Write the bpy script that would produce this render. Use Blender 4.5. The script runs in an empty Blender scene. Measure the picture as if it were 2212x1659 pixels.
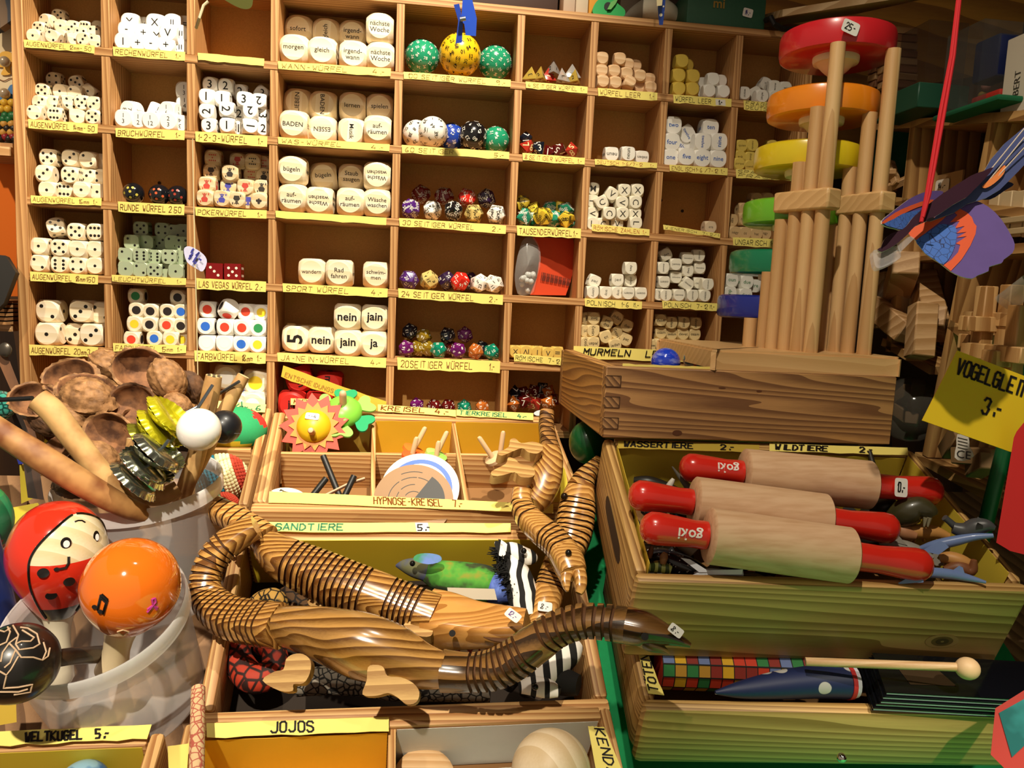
import bpy, bmesh, math, random
from mathutils import Vector as V, Matrix as M, Euler, noise
PI = math.pi
rnd = random.Random(7)
SC = bpy.context.scene
COL = SC.collection
# ---------------------------------------------------------------- camera
F = 1660.0
RM = M(((0.9918511881, -0.1183488056, 0.0471675818), (0.0332027577, -0.1173102051, -0.9925401214), (0.1229991766, 0.9860181925, -0.1124247596)))
RT = RM.transposed()
C0 = V((0, -.78, 0))
cam = bpy.data.objects.new('camera', bpy.data.cameras.new('camera'))
COL.objects.link(cam)
cam.data.sensor_width = 36
cam.data.lens = F / 2212 * 36
cam.data.clip_start = .01
mw = M.Identity(4)
for i in range(3):
    mw[i][0] = RM[0][i]; mw[i][1] = -RM[1][i]; mw[i][2] = -RM[2][i]; mw[i][3] = C0[i]
cam.matrix_world = mw
SC.camera = cam


def ray(u, v): return RT @ V(((u - 1106) / F, (v - 829.5) / F, 1))
def P(u, v, d): return C0 + ray(u, v) * d
def PY(u, v, y):
    r = ray(u, v); return C0 + r * ((y - C0.y) / r.y)
def PN(u, v, p0, n):
    r = ray(u, v); return C0 + r * ((p0 - C0).dot(n) / r.dot(n))
def depth(w): return (RM @ (w - C0)).z
ZO = {1: (0, 0), 2: (580, 0), 3: (1100, 0), 5: (0, 430), 6: (580, 430), 7: (1100, 430)}
def zp(z, x, y): return ZO[z][0] + x / 3.6867, ZO[z][1] + y / 3.6867


# ---------------------------------------------------------------- objects
def frame(o, x, y=None, z=None):
    """4x4 matrix with origin o, x axis, approximate y axis."""
    x = x.normalized()
    if z is None:
        z = x.cross(y).normalized(); y = z.cross(x).normalized()
    else:
        z = (z - x * z.dot(x)).normalized(); y = z.cross(x).normalized()
    m = M.Identity(4)
    for i in range(3):
        m[i][0] = x[i]; m[i][1] = y[i]; m[i][2] = z[i]; m[i][3] = o[i]
    return m


class MB:
    def __init__(s): s.v = []; s.f = []; s.m = []
    def add(s, vs, fs, mi=0, mat=None):
        b = len(s.v)
        s.v.extend([(mat @ V(p)) for p in vs] if mat else [V(p) for p in vs])
        for k, f in enumerate(fs):
            s.f.append([b + i for i in f]); s.m.append(mi[k] if isinstance(mi, list) else mi)
        return s
    def box(s, lo, hi, mi=0, mat=None):
        (a, b, c), (d, e, f) = lo, hi
        return s.add([(a, b, c), (d, b, c), (d, e, c), (a, e, c), (a, b, f), (d, b, f), (d, e, f), (a, e, f)],
                     [(0, 3, 2, 1), (4, 5, 6, 7), (0, 1, 5, 4), (1, 2, 6, 5), (2, 3, 7, 6), (3, 0, 4, 7)], mi, mat)
    def rbox(s, lo, hi, r=.001, seg=2, mi=0, mat=None):
        lo = V(lo); hi = V(hi); c = (lo + hi) / 2; d = hi - lo
        bm = bmesh.new(); bmesh.ops.create_cube(bm, size=1)
        for q in bm.verts: q.co = V((q.co.x * d.x, q.co.y * d.y, q.co.z * d.z)) + c
        bmesh.ops.bevel(bm, geom=bm.edges[:], offset=min(r, min(d) * .49), segments=seg, affect='EDGES', profile=.5)
        s.bm(bm, mi, mat); bm.free(); return s
    def bm(s, bm, mi=0, mat=None):
        bm.verts.index_update()
        return s.add([q.co for q in bm.verts], [[q.index for q in f.verts] for f in bm.faces], mi, mat)
    def lathe(s, prof, n=24, mi=0, mat=None, mis=None):
        """prof: (r, h) pairs about local z; ends with r=0 are closed to a point."""
        vs = []; fs = []; ms = []; rows = []
        for r, h in prof:
            if r <= 1e-7: rows.append([len(vs)]); vs.append((0, 0, h))
            else:
                rows.append(list(range(len(vs), len(vs) + n)))
                vs += [(r * math.cos(2 * PI * k / n), r * math.sin(2 * PI * k / n), h) for k in range(n)]
        for i in range(len(rows) - 1):
            a, b = rows[i], rows[i + 1]
            for k in range(n):
                k2 = (k + 1) % n
                if len(a) == 1 and len(b) == 1: continue
                if len(a) == 1: fs.append((a[0], b[k2], b[k]))
                elif len(b) == 1: fs.append((a[k], a[k2], b[0]))
                else: fs.append((a[k], a[k2], b[k2], b[k]))
                ms.append(mis[i] if mis else mi)
        return s.add(vs, fs, ms, mat)
    def cyl(s, a, b, r, n=14, mi=0, r2=None, mat=None):
        a = V(a); b = V(b); L = (b - a).length; z = (b - a).normalized()
        x = z.orthogonal().normalized()
        m = frame(a, x, None, z)
        if mat: m = mat @ m
        r2 = r if r2 is None else r2
        return s.lathe([(0, 0), (r, 0), (r2, L), (0, L)], n, mi, m)
    def tube(s, pts, rad, n=10, mi=0, sec=None, up=None, mif=None, cap=True, mat=None):
        """sweep along pts; rad float/list; sec: list of (a,b) unit cross-section points; mif(i)->material of ring band i"""
        pts = [V(p) for p in pts]; N = len(pts)
        rad = [rad] * N if isinstance(rad, (int, float)) else rad
        sec = sec or [(math.cos(2 * PI * k / n), math.sin(2 * PI * k / n)) for k in range(n)]
        n = len(sec); vs = []; fs = []; ms = []
        prev = V(up) if up else None
        for i, p in enumerate(pts):
            t = (pts[min(i + 1, N - 1)] - pts[max(i - 1, 0)])
            t = t.normalized() if t.length > 1e-9 else V((0, 0, 1))
            if prev is None: prev = t.orthogonal()
            ref = V(up) if up else prev
            w = (ref - t * ref.dot(t))
            w = w.normalized() if w.length > 1e-6 else t.orthogonal().normalized()
            prev = w; u = w.cross(t)
            r = rad[i]; ra, rb = r if isinstance(r, tuple) else (r, r)
            vs += [p + u * (a * ra) + w * (b * rb) for a, b in sec]
        for i in range(N - 1):
            for k in range(n):
                k2 = (k + 1) % n
                fs.append((i * n + k, i * n + k2, (i + 1) * n + k2, (i + 1) * n + k)); ms.append(mif(i) if mif else mi)
        if cap:
            fs.append(list(range(n))[::-1]); ms.append(mif(0) if mif else mi)
            fs.append([(N - 1) * n + k for k in range(n)]); ms.append(mif(N - 2) if mif else mi)
        return s.add(vs, fs, ms, mat)
    def prism(s, pts, h, mi=0, mat=None, side=None):
        """outline pts (x,y) extruded z 0..h"""
        n = len(pts); side = mi if side is None else side
        vs = [(x, y, 0) for x, y in pts] + [(x, y, h) for x, y in pts]
        fs = [list(range(n))[::-1], list(range(n, 2 * n))] + [(i, (i + 1) % n, n + (i + 1) % n, n + i) for i in range(n)]
        return s.add(vs, fs, [mi, mi] + [side] * n, mat)
    def sphere(s, c, r, n=16, mi=0, sc=(1, 1, 1), mat=None):
        m = M.Translation(V(c)) @ M.Diagonal((sc[0], sc[1], sc[2], 1))
        if mat: m = mat @ m
        k = max(6, n // 2)
        return s.lathe([(r * math.sin(PI * i / k) if 0 < i < k else 0, -r * math.cos(PI * i / k)) for i in range(k + 1)], n, mi, m)
    def mesh(s, name, mats, sharp=40, smooth=True):
        me = bpy.data.meshes.new(name)
        me.from_pydata([tuple(p) for p in s.v], [], s.f)
        for m in mats: me.materials.append(m)
        me.polygons.foreach_set('material_index', s.m)
        if smooth:
            me.polygons.foreach_set('use_smooth', [True] * len(s.f))
            me.set_sharp_from_angle(angle=math.radians(sharp))
        me.update()
        return me


def obj(name, mb, mats, parent=None, mat=None, sharp=40, smooth=True):
    if not isinstance(mats, (list, tuple)): mats = [mats]
    me = mb if isinstance(mb, bpy.types.Mesh) else mb.mesh(name, mats, sharp, smooth)
    o = bpy.data.objects.new(name, me); COL.objects.link(o)
    if parent: o.parent = parent
    if mat: o.matrix_local = mat
    return o
def empty(name, loc=(0, 0, 0), mat=None):
    o = bpy.data.objects.new(name, None); COL.objects.link(o)
    o.empty_display_size = .01
    if mat: o.matrix_world = mat
    else: o.location = loc
    return o
LABELS = {}
def tag(o, label, cat, group=None, kind=None):
    o['label'] = label; o['category'] = cat
    if group: o['group'] = group
    if kind: o['kind'] = kind
    return o
def struct(o): o['kind'] = 'structure'; return o
def thing(name, label, cat, mb, mats, mat=None, group=None, **k):
    """a thing that is one mesh; with mat the mesh is given in local coordinates"""
    o = obj(name, mb, mats, None, mat, **k); return tag(o, label, cat, group)


# ---------------------------------------------------------------- materials
def hexc(h, a=1):
    def l(c): return c / 12.92 if c <= .04045 else ((c + .055) / 1.055) ** 2.4
    return (l(int(h[0:2], 16) / 255), l(int(h[2:4], 16) / 255), l(int(h[4:6], 16) / 255), a)
MC = {}
def _new(key):
    m = bpy.data.materials.new(key); m.use_nodes = True
    nt = m.node_tree; return m, nt, nt.nodes, nt.links, nt.nodes['Principled BSDF']
def plain(h, rough=.5, metal=0, trans=0, ior=1.45, coat=0, sub=0, spec=.5, var=0, alpha=1, bump=0, bscale=400):
    k = ('p', h, rough, metal, trans, ior, coat, sub, spec, var, alpha, bump, bscale)
    if k in MC: return MC[k]
    m, nt, N, L, b = _new('paint_' + h)
    b.inputs['Base Color'].default_value = hexc(h)
    b.inputs['Roughness'].default_value = rough
    b.inputs['Metallic'].default_value = metal
    b.inputs['Transmission Weight'].default_value = trans
    b.inputs['IOR'].default_value = ior
    b.inputs['Coat Weight'].default_value = coat
    b.inputs['Coat Roughness'].default_value = .08
    b.inputs['Specular IOR Level'].default_value = spec
    b.inputs['Alpha'].default_value = alpha
    if sub:
        b.inputs['Subsurface Weight'].default_value = sub; b.inputs['Subsurface Scale'].default_value = .004
    if var or bump:
        tc = N.new('ShaderNodeTexCoord'); ns = N.new('ShaderNodeTexNoise')
        ns.inputs['Scale'].default_value = bscale; ns.inputs['Detail'].default_value = 5
        L.new(tc.outputs['Object'], ns.inputs['Vector'])
        if var:
            mx = N.new('ShaderNodeMix'); mx.data_type = 'RGBA'
            c = hexc(h); mx.inputs[6].default_value = tuple(x * (1 - var) for x in c[:3]) + (1,); mx.inputs[7].default_value = tuple(min(1, x * (1 + var)) for x in c[:3]) + (1,)
            L.new(ns.outputs['Fac'], mx.inputs[0]); L.new(mx.outputs[2], b.inputs['Base Color'])
        if bump:
            bp = N.new('ShaderNodeBump'); bp.inputs['Strength'].default_value = bump; bp.inputs['Distance'].default_value = .001
            L.new(ns.outputs['Fac'], bp.inputs['Height']); L.new(bp.outputs['Normal'], b.inputs['Normal'])
    MC[k] = m; return m
def wood(c1, c2, axis='x', freq=160, dist=6, rough=.55, coat=0, knot=0, along=.12, bump=.15, fine=.35, rot=0):
    """c1 light, c2 dark growth lines running along AXIS (object space)."""
    k = ('w', c1, c2, axis, freq, dist, rough, coat, knot, along, bump, fine, rot)
    if k in MC: return MC[k]
    m, nt, N, L, b = _new('wood_' + c1 + '_' + axis)
    tc = N.new('ShaderNodeTexCoord'); oi = N.new('ShaderNodeObjectInfo')
    mul = N.new('ShaderNodeMath'); mul.operation = 'MULTIPLY'; mul.inputs[1].default_value = 7.3
    L.new(oi.outputs['Random'], mul.inputs[0])
    ad = N.new('ShaderNodeVectorMath'); ad.operation = 'ADD'
    L.new(tc.outputs['Object'], ad.inputs[0]); L.new(mul.outputs[0], ad.inputs[1])
    mp = N.new('ShaderNodeMapping'); sc = [1, 1, 1]; sc['xyz'.index(axis)] = along
    mp.inputs['Scale'].default_value = sc; mp.inputs['Rotation'].default_value = (rot, rot * .7, rot * .4)
    L.new(ad.outputs[0], mp.inputs['Vector'])
    nz = N.new('ShaderNodeTexNoise'); nz.inputs['Scale'].default_value = 22; nz.inputs['Detail'].default_value = 2
    L.new(mp.outputs[0], nz.inputs['Vector'])
    mix = N.new('ShaderNodeVectorMath'); mix.operation = 'MULTIPLY_ADD'
    d = dist * .004; mix.inputs[1].default_value = (d, d, d)
    L.new(nz.outputs['Color'], mix.inputs[0]); L.new(mp.outputs[0], mix.inputs[2])
    wv = N.new('ShaderNodeTexWave'); wv.wave_type = 'BANDS'; wv.bands_direction = 'DIAGONAL'; wv.wave_profile = 'SAW'
    wv.inputs['Scale'].default_value = freq * .35; wv.inputs['Distortion'].default_value = knot
    L.new(mix.outputs[0], wv.inputs['Vector'])
    fn = N.new('ShaderNodeTexNoise'); fn.inputs['Scale'].default_value = freq * 6; fn.inputs['Detail'].default_value = 3
    L.new(mp.outputs[0], fn.inputs['Vector'])
    sm = N.new('ShaderNodeMath'); sm.operation = 'MULTIPLY_ADD'; sm.inputs[1].default_value = fine
    L.new(fn.outputs['Fac'], sm.inputs[0]); L.new(wv.outputs['Fac'], sm.inputs[2])
    rp = N.new('ShaderNodeValToRGB'); e = rp.color_ramp.elements
    e[0].position = .3; e[0].color = hexc(c1); e[1].position = 1.15 if fine > .3 else 1; e[1].color = hexc(c2)
    L.new(sm.outputs[0], rp.inputs['Fac']); L.new(rp.outputs['Color'], b.inputs['Base Color'])
    b.inputs['Roughness'].default_value = rough; b.inputs['Coat Weight'].default_value = coat; b.inputs['Coat Roughness'].default_value = .12
    if bump:
        bp = N.new('ShaderNodeBump'); bp.inputs['Strength'].default_value = bump; bp.inputs['Distance'].default_value = .0006
        L.new(sm.outputs[0], bp.inputs['Height']); L.new(bp.outputs['Normal'], b.inputs['Normal'])
    MC[k] = m; return m
def ramp2(h1, h2, kind='noise', scale=60, pos=(.45, .55), rough=.6, stops=None, vec='Object', mscale=(1, 1, 1), bump=0, coat=0, distort=0, const=False):
    """two- or more-colour patterned material"""
    k = ('r', h1, h2, kind, scale, pos, rough, str(stops), vec, mscale, bump, coat, distort, const)
    if k in MC: return MC[k]
    m, nt, N, L, b = _new('pattern_' + h1)
    tc = N.new('ShaderNodeTexCoord'); mp = N.new('ShaderNodeMapping'); mp.inputs['Scale'].default_value = mscale
    L.new(tc.outputs[vec], mp.inputs['Vector'])
    if kind == 'noise':
        t = N.new('ShaderNodeTexNoise'); t.inputs['Detail'].default_value = 3; out = t.outputs['Fac']
    elif kind == 'voro':
        t = N.new('ShaderNodeTexVoronoi'); t.feature = 'DISTANCE_TO_EDGE'; out = t.outputs['Distance']
    elif kind == 'dots':
        t = N.new('ShaderNodeTexVoronoi'); out = t.outputs['Distance']
    elif kind == 'cells':
        t = N.new('ShaderNodeTexVoronoi'); out = t.outputs['Color']
    elif kind == 'wave':
        t = N.new('ShaderNodeTexWave'); t.inputs['Distortion'].default_value = distort; out = t.outputs['Fac']
    elif kind == 'rings':
        t = N.new('ShaderNodeTexWave'); t.wave_type = 'RINGS'; t.rings_direction = 'SPHERICAL'; out = t.outputs['Fac']
    t.inputs['Scale'].default_value = scale
    L.new(mp.outputs[0], t.inputs['Vector'])
    rp = N.new('ShaderNodeValToRGB'); e = rp.color_ramp.elements
    if const: rp.color_ramp.interpolation = 'CONSTANT'
    if stops:
        e[0].position, e[0].color = stops[0][0], hexc(stops[0][1]); e[1].position, e[1].color = stops[-1][0], hexc(stops[-1][1])
        for p, c in stops[1:-1]:
            q = e.new(p); q.color = hexc(c)
    else:
        e[0].position = pos[0]; e[0].color = hexc(h1); e[1].position = pos[1]; e[1].color = hexc(h2)
    L.new(out, rp.inputs['Fac']); L.new(rp.outputs['Color'], b.inputs['Base Color'])
    b.inputs['Roughness'].default_value = rough; b.inputs['Coat Weight'].default_value = coat
    if bump:
        bp = N.new('ShaderNodeBump'); bp.inputs['Strength'].default_value = bump; bp.inputs['Distance'].default_value = .001
        L.new(out, bp.inputs['Height']); L.new(bp.outputs['Normal'], b.inputs['Normal'])
    MC[k] = m; return m


PINE = ('D9A868', 'A86A30')
def pine_(ax): return wood('D8A567', '9E6430', ax, 170, 7)
INK = plain('1A1512', .5)
YEL = plain('F2E078', .55, var=.05, bscale=60)
WHITE_STICKER = plain('E8E4DC', .5)
BEECH = wood('DDB98C', 'C79C6B', 'x', 260, 2, .5, 0, 0, .05, .05, .5)

# ---------------------------------------------------------------- lettering
G = {'A': '002640 1232', 'B': '00063645443303 33423000', 'C': '4536160501103041', 'D': '00062644422000', 'E': '40000646 0333', 'F': '000646 0333',
     'G': '45361605011030414323', 'H': '0006 4046 0343', 'I': '2026', 'J': '464130100 1', 'K': '0006 460340', 'L': '060040', 'M': '0006234640', 'N': '00064046',
     'O': '160501103041453616', 'P': '00063645443303', 'Q': '160501103041453616 2240', 'R': '00063645443303 2340', 'S': '4536160504334241301001', 'T': '0646 2620',
     'U': '06011030414 6', 'V': '062046', 'W': '0610233046', 'X': '0046 0640', 'Y': '0623 4623 2320', 'Z': '06460040', '0': '160501103041453616', '1': '142620',
     '2': '05163645440040', '3': '0516364533 3342301001', '4': '260242 3430', '5': '46060333423000', '6': '361502011030413212', '7': '064620', '8': '23151636452341301001 0123'.replace(' 0123', '23'),
     '9': '443413051636454030', '.': '2021', ',': '2211', '-': '1333', '/': '0046', ':': '2122 2425', 'm': '00032320 234340', 'c': '331303011031', 'g': '3303013033 333009', 'r': '0003 0233',
     'Ü': '060110304146 1717 3737'.replace('1717', '1727').replace('3737', '3747'), 'Ö': '150401103041443515 1727 3747', 'Ä': '002540 1232 1727 3747', '|': '2126', '!': '2620', '_': '0040'}
def strokes(text):
    """list of polylines in units of cap height 1, and the width"""
    out = []; x = 0
    for ch in text:
        if ch == ' ': x += .55; continue
        g = G.get(ch)
        if not g: x += .5; continue
        s = .8 if ch in 'mcgr' else 1
        for pl in g.split(' '):
            pl = pl.strip()
            if len(pl) % 2: pl = pl[:-1]
            if len(pl) < 4: continue
            out.append([(x + int(pl[i]) / 6 * .85 * s, int(pl[i + 1]) / 6) for i in range(0, len(pl), 2)])
        x += (.3 if ch in '.,:|I1' else .82 * s) + (.2 if ch == 'I' else 0)
    return out, x
G['J'] = '4641301001'; G['U'] = '060110304146'; G['Ü'] = '060110304146 1727 3747'; G['8'] = '2315163645231130 2341301101'.replace('1130', '0110')
def handwrite(mb, text, o, ux, uy, h, w=.10, mi=1, width=None, lift=.0003, slant=.12, jit=.03, rs=None):
    """flat pen strokes lettered from o along ux, letters up uy, cap height h"""
    rs = rs or random.Random(sum(map(ord, text)))
    pl, W = strokes(text); ux = V(ux).normalized(); uy = V(uy).normalized(); n = ux.cross(uy).normalized(); o = V(o)
    sx = h if width is None else width / max(W, .1)
    for p in pl:
        q = []
        dx = rs.uniform(-jit, jit); dy = rs.uniform(-jit, jit) * 1.5
        for a, b in p:
            a += b * slant + dx + rs.uniform(-jit, jit) * .6; b += dy + rs.uniform(-jit, jit) * .6
            q.append(o + ux * (a * sx) + uy * (b * h) + n * lift)
        for i in range(len(q) - 1):
            d = q[i + 1] - q[i]
            if d.length < 1e-7: continue
            t = d.normalized(); s = n.cross(t) * (w * h * .5); e = t * (w * h * .35)
            mb.add([q[i] - e - s, q[i + 1] + e - s, q[i + 1] + e + s, q[i] - e + s], [(0, 1, 2, 3)], mi)
    return mb
TXC = {}
def textmesh(s, bold=0):
    """printed lettering as flat triangles centred on the origin, cap height about .7"""
    k = (s, bold)
    if k in TXC: return TXC[k]
    c = bpy.data.curves.new('t', 'FONT'); c.body = s.replace('/', '\n'); c.align_x = 'CENTER'; c.align_y = 'CENTER'; c.resolution_u = 2; c.offset = bold; c.space_line = .95
    o = bpy.data.objects.new('t', c); COL.objects.link(o)
    bpy.context.view_layer.update()
    me = o.evaluated_get(bpy.context.evaluated_depsgraph_get()).to_mesh()
    vs = [tuple(v.co) for v in me.vertices]; fs = [tuple(p.vertices) for p in me.polygons]
    o.to_mesh_clear() if False else None
    bpy.data.objects.remove(o); bpy.data.curves.remove(c)
    if vs:
        cx = (min(v[0] for v in vs) + max(v[0] for v in vs)) / 2; cy = (min(v[1] for v in vs) + max(v[1] for v in vs)) / 2
        vs = [(v[0] - cx, v[1] - cy, 0) for v in vs]
    TXC[k] = (vs, fs); return TXC[k]
def printed(mb, s, o, ux, uy, size, mi=1, rot=0, bold=0, lift=.0002, maxw=None):
    """size: font size; maxw: largest width"""
    vs, fs = textmesh(s, bold)
    if not vs: return
    W = max(v[0] for v in vs) * 2
    if maxw and W * size > maxw: size = maxw / W
    ux = V(ux).normalized(); uy = V(uy).normalized(); n = ux.cross(uy)
    c, sn = math.cos(rot), math.sin(rot)
    mb.add([V(o) + ux * ((x * c - y * sn) * size) + uy * ((x * sn + y * c) * size) + n * lift for x, y, z in vs], fs, mi)
# ---------------------------------------------------------------- the setting
struct(obj('floor', MB().box((-1.6, -1.8, -1.1), (1.6, .6, -1.0)), wood('6B4A2C', '3A2616', 'y', 40)))
struct(obj('wall_back', MB().box((-1.6, .32, -1.0), (1.6, .42, 1.3)), wood('5A3A1E', '2E1B0E', 'z', 30)))
struct(obj('wall_side', MB().box((1.0, -1.8, -1.0), (1.1, .42, 1.3)), wood('5A3A1E', '2E1B0E', 'z', 30)))
struct(obj('ceiling', MB().box((-1.6, -1.8, 1.3), (1.6, .42, 1.38)), wood('7A5430', '4A2E18', 'y', 30)))

# ---------------------------------------------------------------- the compartment shelf
XS = [-.3709, -.2956, -.2199, -.1441, -.0270, .0898, .1632, .2388, .3132, .3880]
ZS = [.2775, .2070, .1377, .0678, -.0019, -.0710, -.1405]
TH = .0074; DEEP = .055
shelf = empty('compartment_shelf', ((XS[0] + XS[-1]) / 2, 0, ZS[-1]))
tag(shelf, 'large pine compartment shelf filled with dice behind the trays', 'shelf')
SI = M.Translation(-shelf.location)
def part(name, mb, mats, par=shelf, **k):
    o = obj(name, mb, mats, par, **k)
    o.matrix_local = par.matrix_world.inverted() if par.matrix_world != M.Identity(4) else M.Identity(4)
    return o
bpy.context.view_layer.update()
px_, pz_ = wood('CB9A62', '9C6A38', 'x', 420, 4, .6, 0, 0, .03), wood('CB9A62', '9C6A38', 'z', 420, 4, .6, 0, 0, .03)
for i, z in enumerate(ZS):
    part('shelf_board', MB().rbox((XS[0] - .004, 0, z - TH / 2), (XS[-1] + .004, DEEP, z + TH / 2), .0004, 1), px_)
for j in range(len(XS)):
    if j in (0, len(XS) - 1):
        w = .005
        part('side_panel', MB().rbox((XS[j] - w - .0002, -.001, ZS[-1] - .15), (XS[j] + w, DEEP + .004, ZS[0] + .006), .0008, 1), pz_)
        continue
    for i in range(len(ZS) - 1):
        part('divider', MB().rbox((XS[j] - TH / 2, .0006, ZS[i + 1] + TH / 2), (XS[j] + TH / 2, DEEP, ZS[i] - TH / 2), .0004, 1), pz_)
part('back_panel', MB().box((XS[0] - .004, DEEP, ZS[-1] - .004), (XS[-1] + .004, DEEP + .004, ZS[0] + .004)), plain('C2924E', .75, var=.22, bscale=900, bump=.1))
hw = MB()
for c, r, dx, dz in ((7, 0, .045, .048), (1, 2, .03, .03), (7, 2, .02, .045), (7, 2, .045, .035), (7, 2, .028, .018), (1, 0, .04, .05)):
    a = V((XS[c] + dx, DEEP - .001, ZS[r + 1] + dz)); hw.cyl(a, a + V((0, .0012, 0)), .0016, 10)
part('nail_hole', hw, plain('2A1A0C', .8))

# paper labels stuck on the shelf fronts
BROWN = plain('7A3D12', .6); RED_INK = plain('B4472C', .6); DKINK = plain('2C2418', .5); GRN_INK = plain('2E7A55', .6)
LB = [(1, 190, 315, 755, 365, 58, 'AUGENWÜRFEL 12mm-.50', 0), (1, 900, 372, 1475, 415, 70, 'RECHENWÜRFEL  1.-', 0), (1, 1575, 420, 2105, 468, 58, '', 0),
      (2, 75, 488, 975, 545, 65, 'WANN-WÜRFEL      4.-', 0), (2, 1075, 570, 1930, 635, 58, '100 SEITIGER WÜRFEL   9.-', 0), (3, 130, 650, 625, 690, 52, '4 SEITIGER WÜRFEL 1.-', 0),
      (3, 705, 698, 1180, 738, 65, 'WÜRFEL LEER   1.-', 0), (3, 1305, 752, 1770, 790, 65, 'WÜRFEL LEER        ', 2), (3, 1865, 798, 2330, 838, 75, 'FRAGEWÖRTER|DEUTSCH/ENGL.', 2),
      (1, 225, 948, 780, 990, 75, 'AUGENWÜRFEL 14mm-.50', 0), (1, 920, 1018, 1472, 1040, 75, 'BRUCHWÜRFEL   1.-', 0), (1, 1555, 1045, 2130, 1085, 85, '1-2-3-WÜRFEL   1.-', 0),
      (2, 75, 1090, 965, 1150, 58, 'WAS-WÜRFEL       4.-', 0), (2, 1060, 1155, 1918, 1210, 62, '60 SEITIGER            5,-', 0), (3, 105, 1218, 603, 1258, 58, '8.SEITIGER WÜRFEL 1.-', 1),
      (3, 680, 1265, 1178, 1298, 45, 'DEUTSCH 1-6/7-12   1.-', 1), (3, 1275, 1310, 1740, 1340, 55, 'ENGLISCH1-6 /7-12 1.-', 0), (3, 1803, 1345, 2250, 1375, 68, 'SPANISCHE|FRAGEW.', 2),
      (1, 245, 1555, 810, 1580, 60, 'AUGENWÜRFEL 16mm 1.-', 0), (5, 940, 18, 1470, 45, 85, 'RUNDE WÜRFEL 2,50', 0), (5, 1555, 65, 2125, 90, 70, 'POKERWÜRFEL   1.-', 0),
      (6, 55, 92, 940, 150, 55, '', 0), (6, 1040, 150, 1892, 210, 65, '30 SEITIGER WÜRFEL      2.-', 0), (7, 60, 210, 572, 235, 80, 'TAUSENDERWÜRFEL1.-', 0),
      (7, 655, 198, 1118, 240, 55, 'RÖMISCHE ZAHLEN 1.-', 1), (7, 1225, 205, 1680, 275, 35, 'WIENERISCH  7-12/1', 2), (7, 1780, 305, 2230, 324, 68, 'UNGARISCH 1-6 1.-', 2),
      (5, 240, 578, 783, 605, 72, 'AUGENWÜRFEL 18mm1,50', 0), (5, 890, 603, 1483, 632, 55, 'LEUCHTWÜRFEL   1.-', 0), (5, 1565, 630, 2120, 658, 85, 'LAS VEGAS WÜRFEL 2.-', 0),
      (6, 112, 670, 950, 712, 70, 'SPORT WÜRFEL      4.-', 0), (6, 1032, 712, 1868, 765, 75, '24 SEITIGER WÜRFEL     2.-', 0), (7, 600, 790, 1058, 815, 65, 'POLNISCH  1-6 |1.-', 2),
      (7, 1217, 808, 1660, 830, 60, 'POLNISCH  7-12|1.-', 2), (5, 232, 1160, 782, 1178, 80, 'AUGENWÜRFEL 20mm3.-', 0), (5, 900, 1148, 1485, 1165, 65, 'FARBWÜRFEL 15mm 1.-', 0),
      (5, 1548, 1205, 2118, 1225, 85, 'FARBWÜRFEL 18mm 1.-', 0), (6, 70, 1222, 938, 1268, 75, 'JA-NEIN-WÜRFEL      4,-', 0), (6, 1025, 1260, 1845, 1290, 95, '20SEITIGER WÜRFEL     1.-', 0),
      (7, 35, 1230, 420, 1264, 60, 'RÖMISCHE  7-12', 2)]
def paper(mb, tl, tr, bl, br, nrm, n=10, amp=.0006, mi=0, rs=rnd, th=.0003):
    """thin paper strip with a slightly wavy edge"""
    vs = []; fs = []
    for k in range(n + 1):
        t = k / n; a = tl.lerp(tr, t); b = bl.lerp(br, t)
        e = (a - b).normalized()
        a = a + e * rs.uniform(-amp, amp) * .4; b = b + e * rs.uniform(-amp, amp)
        vs += [a, b, a + nrm * th, b + nrm * th]
    for k in range(n):
        o = 4 * k
        fs += [(o, o + 4, o + 5, o + 1), (o + 2, o + 3, o + 7, o + 6), (o, o + 2, o + 6, o + 4), (o + 1, o + 5, o + 7, o + 3)]
    fs += [(0, 1, 3, 2), (4 * n, 4 * n + 2, 4 * n + 3, 4 * n + 1)]
    return mb.add(vs, fs, mi)
def flip_ok(mb): return mb
for z, xl, yl, xr, yr, h, text, ic in LB:
    yy = -.0014
    q = [PY(*zp(z, a, b), yy) for a, b in ((xl, yl), (xr, yr), (xl + 4, yl + h), (xr - 3, yr + h))]
    mb = MB(); paper(mb, *q, V((0, -1, 0)))
    if text:
        ux = (q[1] - q[0]); Wd = ux.length; uy = (q[0] - q[2]); H = uy.length
        lines = text.split('|') if text.startswith(('FRAGE', 'SPAN')) else [text]
        for i, ln in enumerate(lines):
            hh = H * (.55 if len(lines) == 1 else .36)
            o = q[2] + ux * .03 + uy * ((.2 if len(lines) == 1 else (.54 - .46 * i)))
            handwrite(mb, ln, o + V((0, -.0003, 0)), ux, uy, hh, .085, 1, Wd * .93)
        if 'LEER        ' in text:
            a = q[2] + ux * .72 + V((0, -.0004, 0)) + uy * .1
            mb.add([a, a + ux * .17, a + ux * .17 + uy * .75, a + uy * .75], [(0, 1, 2, 3)], 2)
            handwrite(mb, '1.-', a + ux * .04 + uy * .12, ux, uy, H * .5, .2, 3)
    part('price_label', mb, [YEL, (BROWN, RED_INK, DKINK)[ic], WHITE_STICKER, INK])
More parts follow.
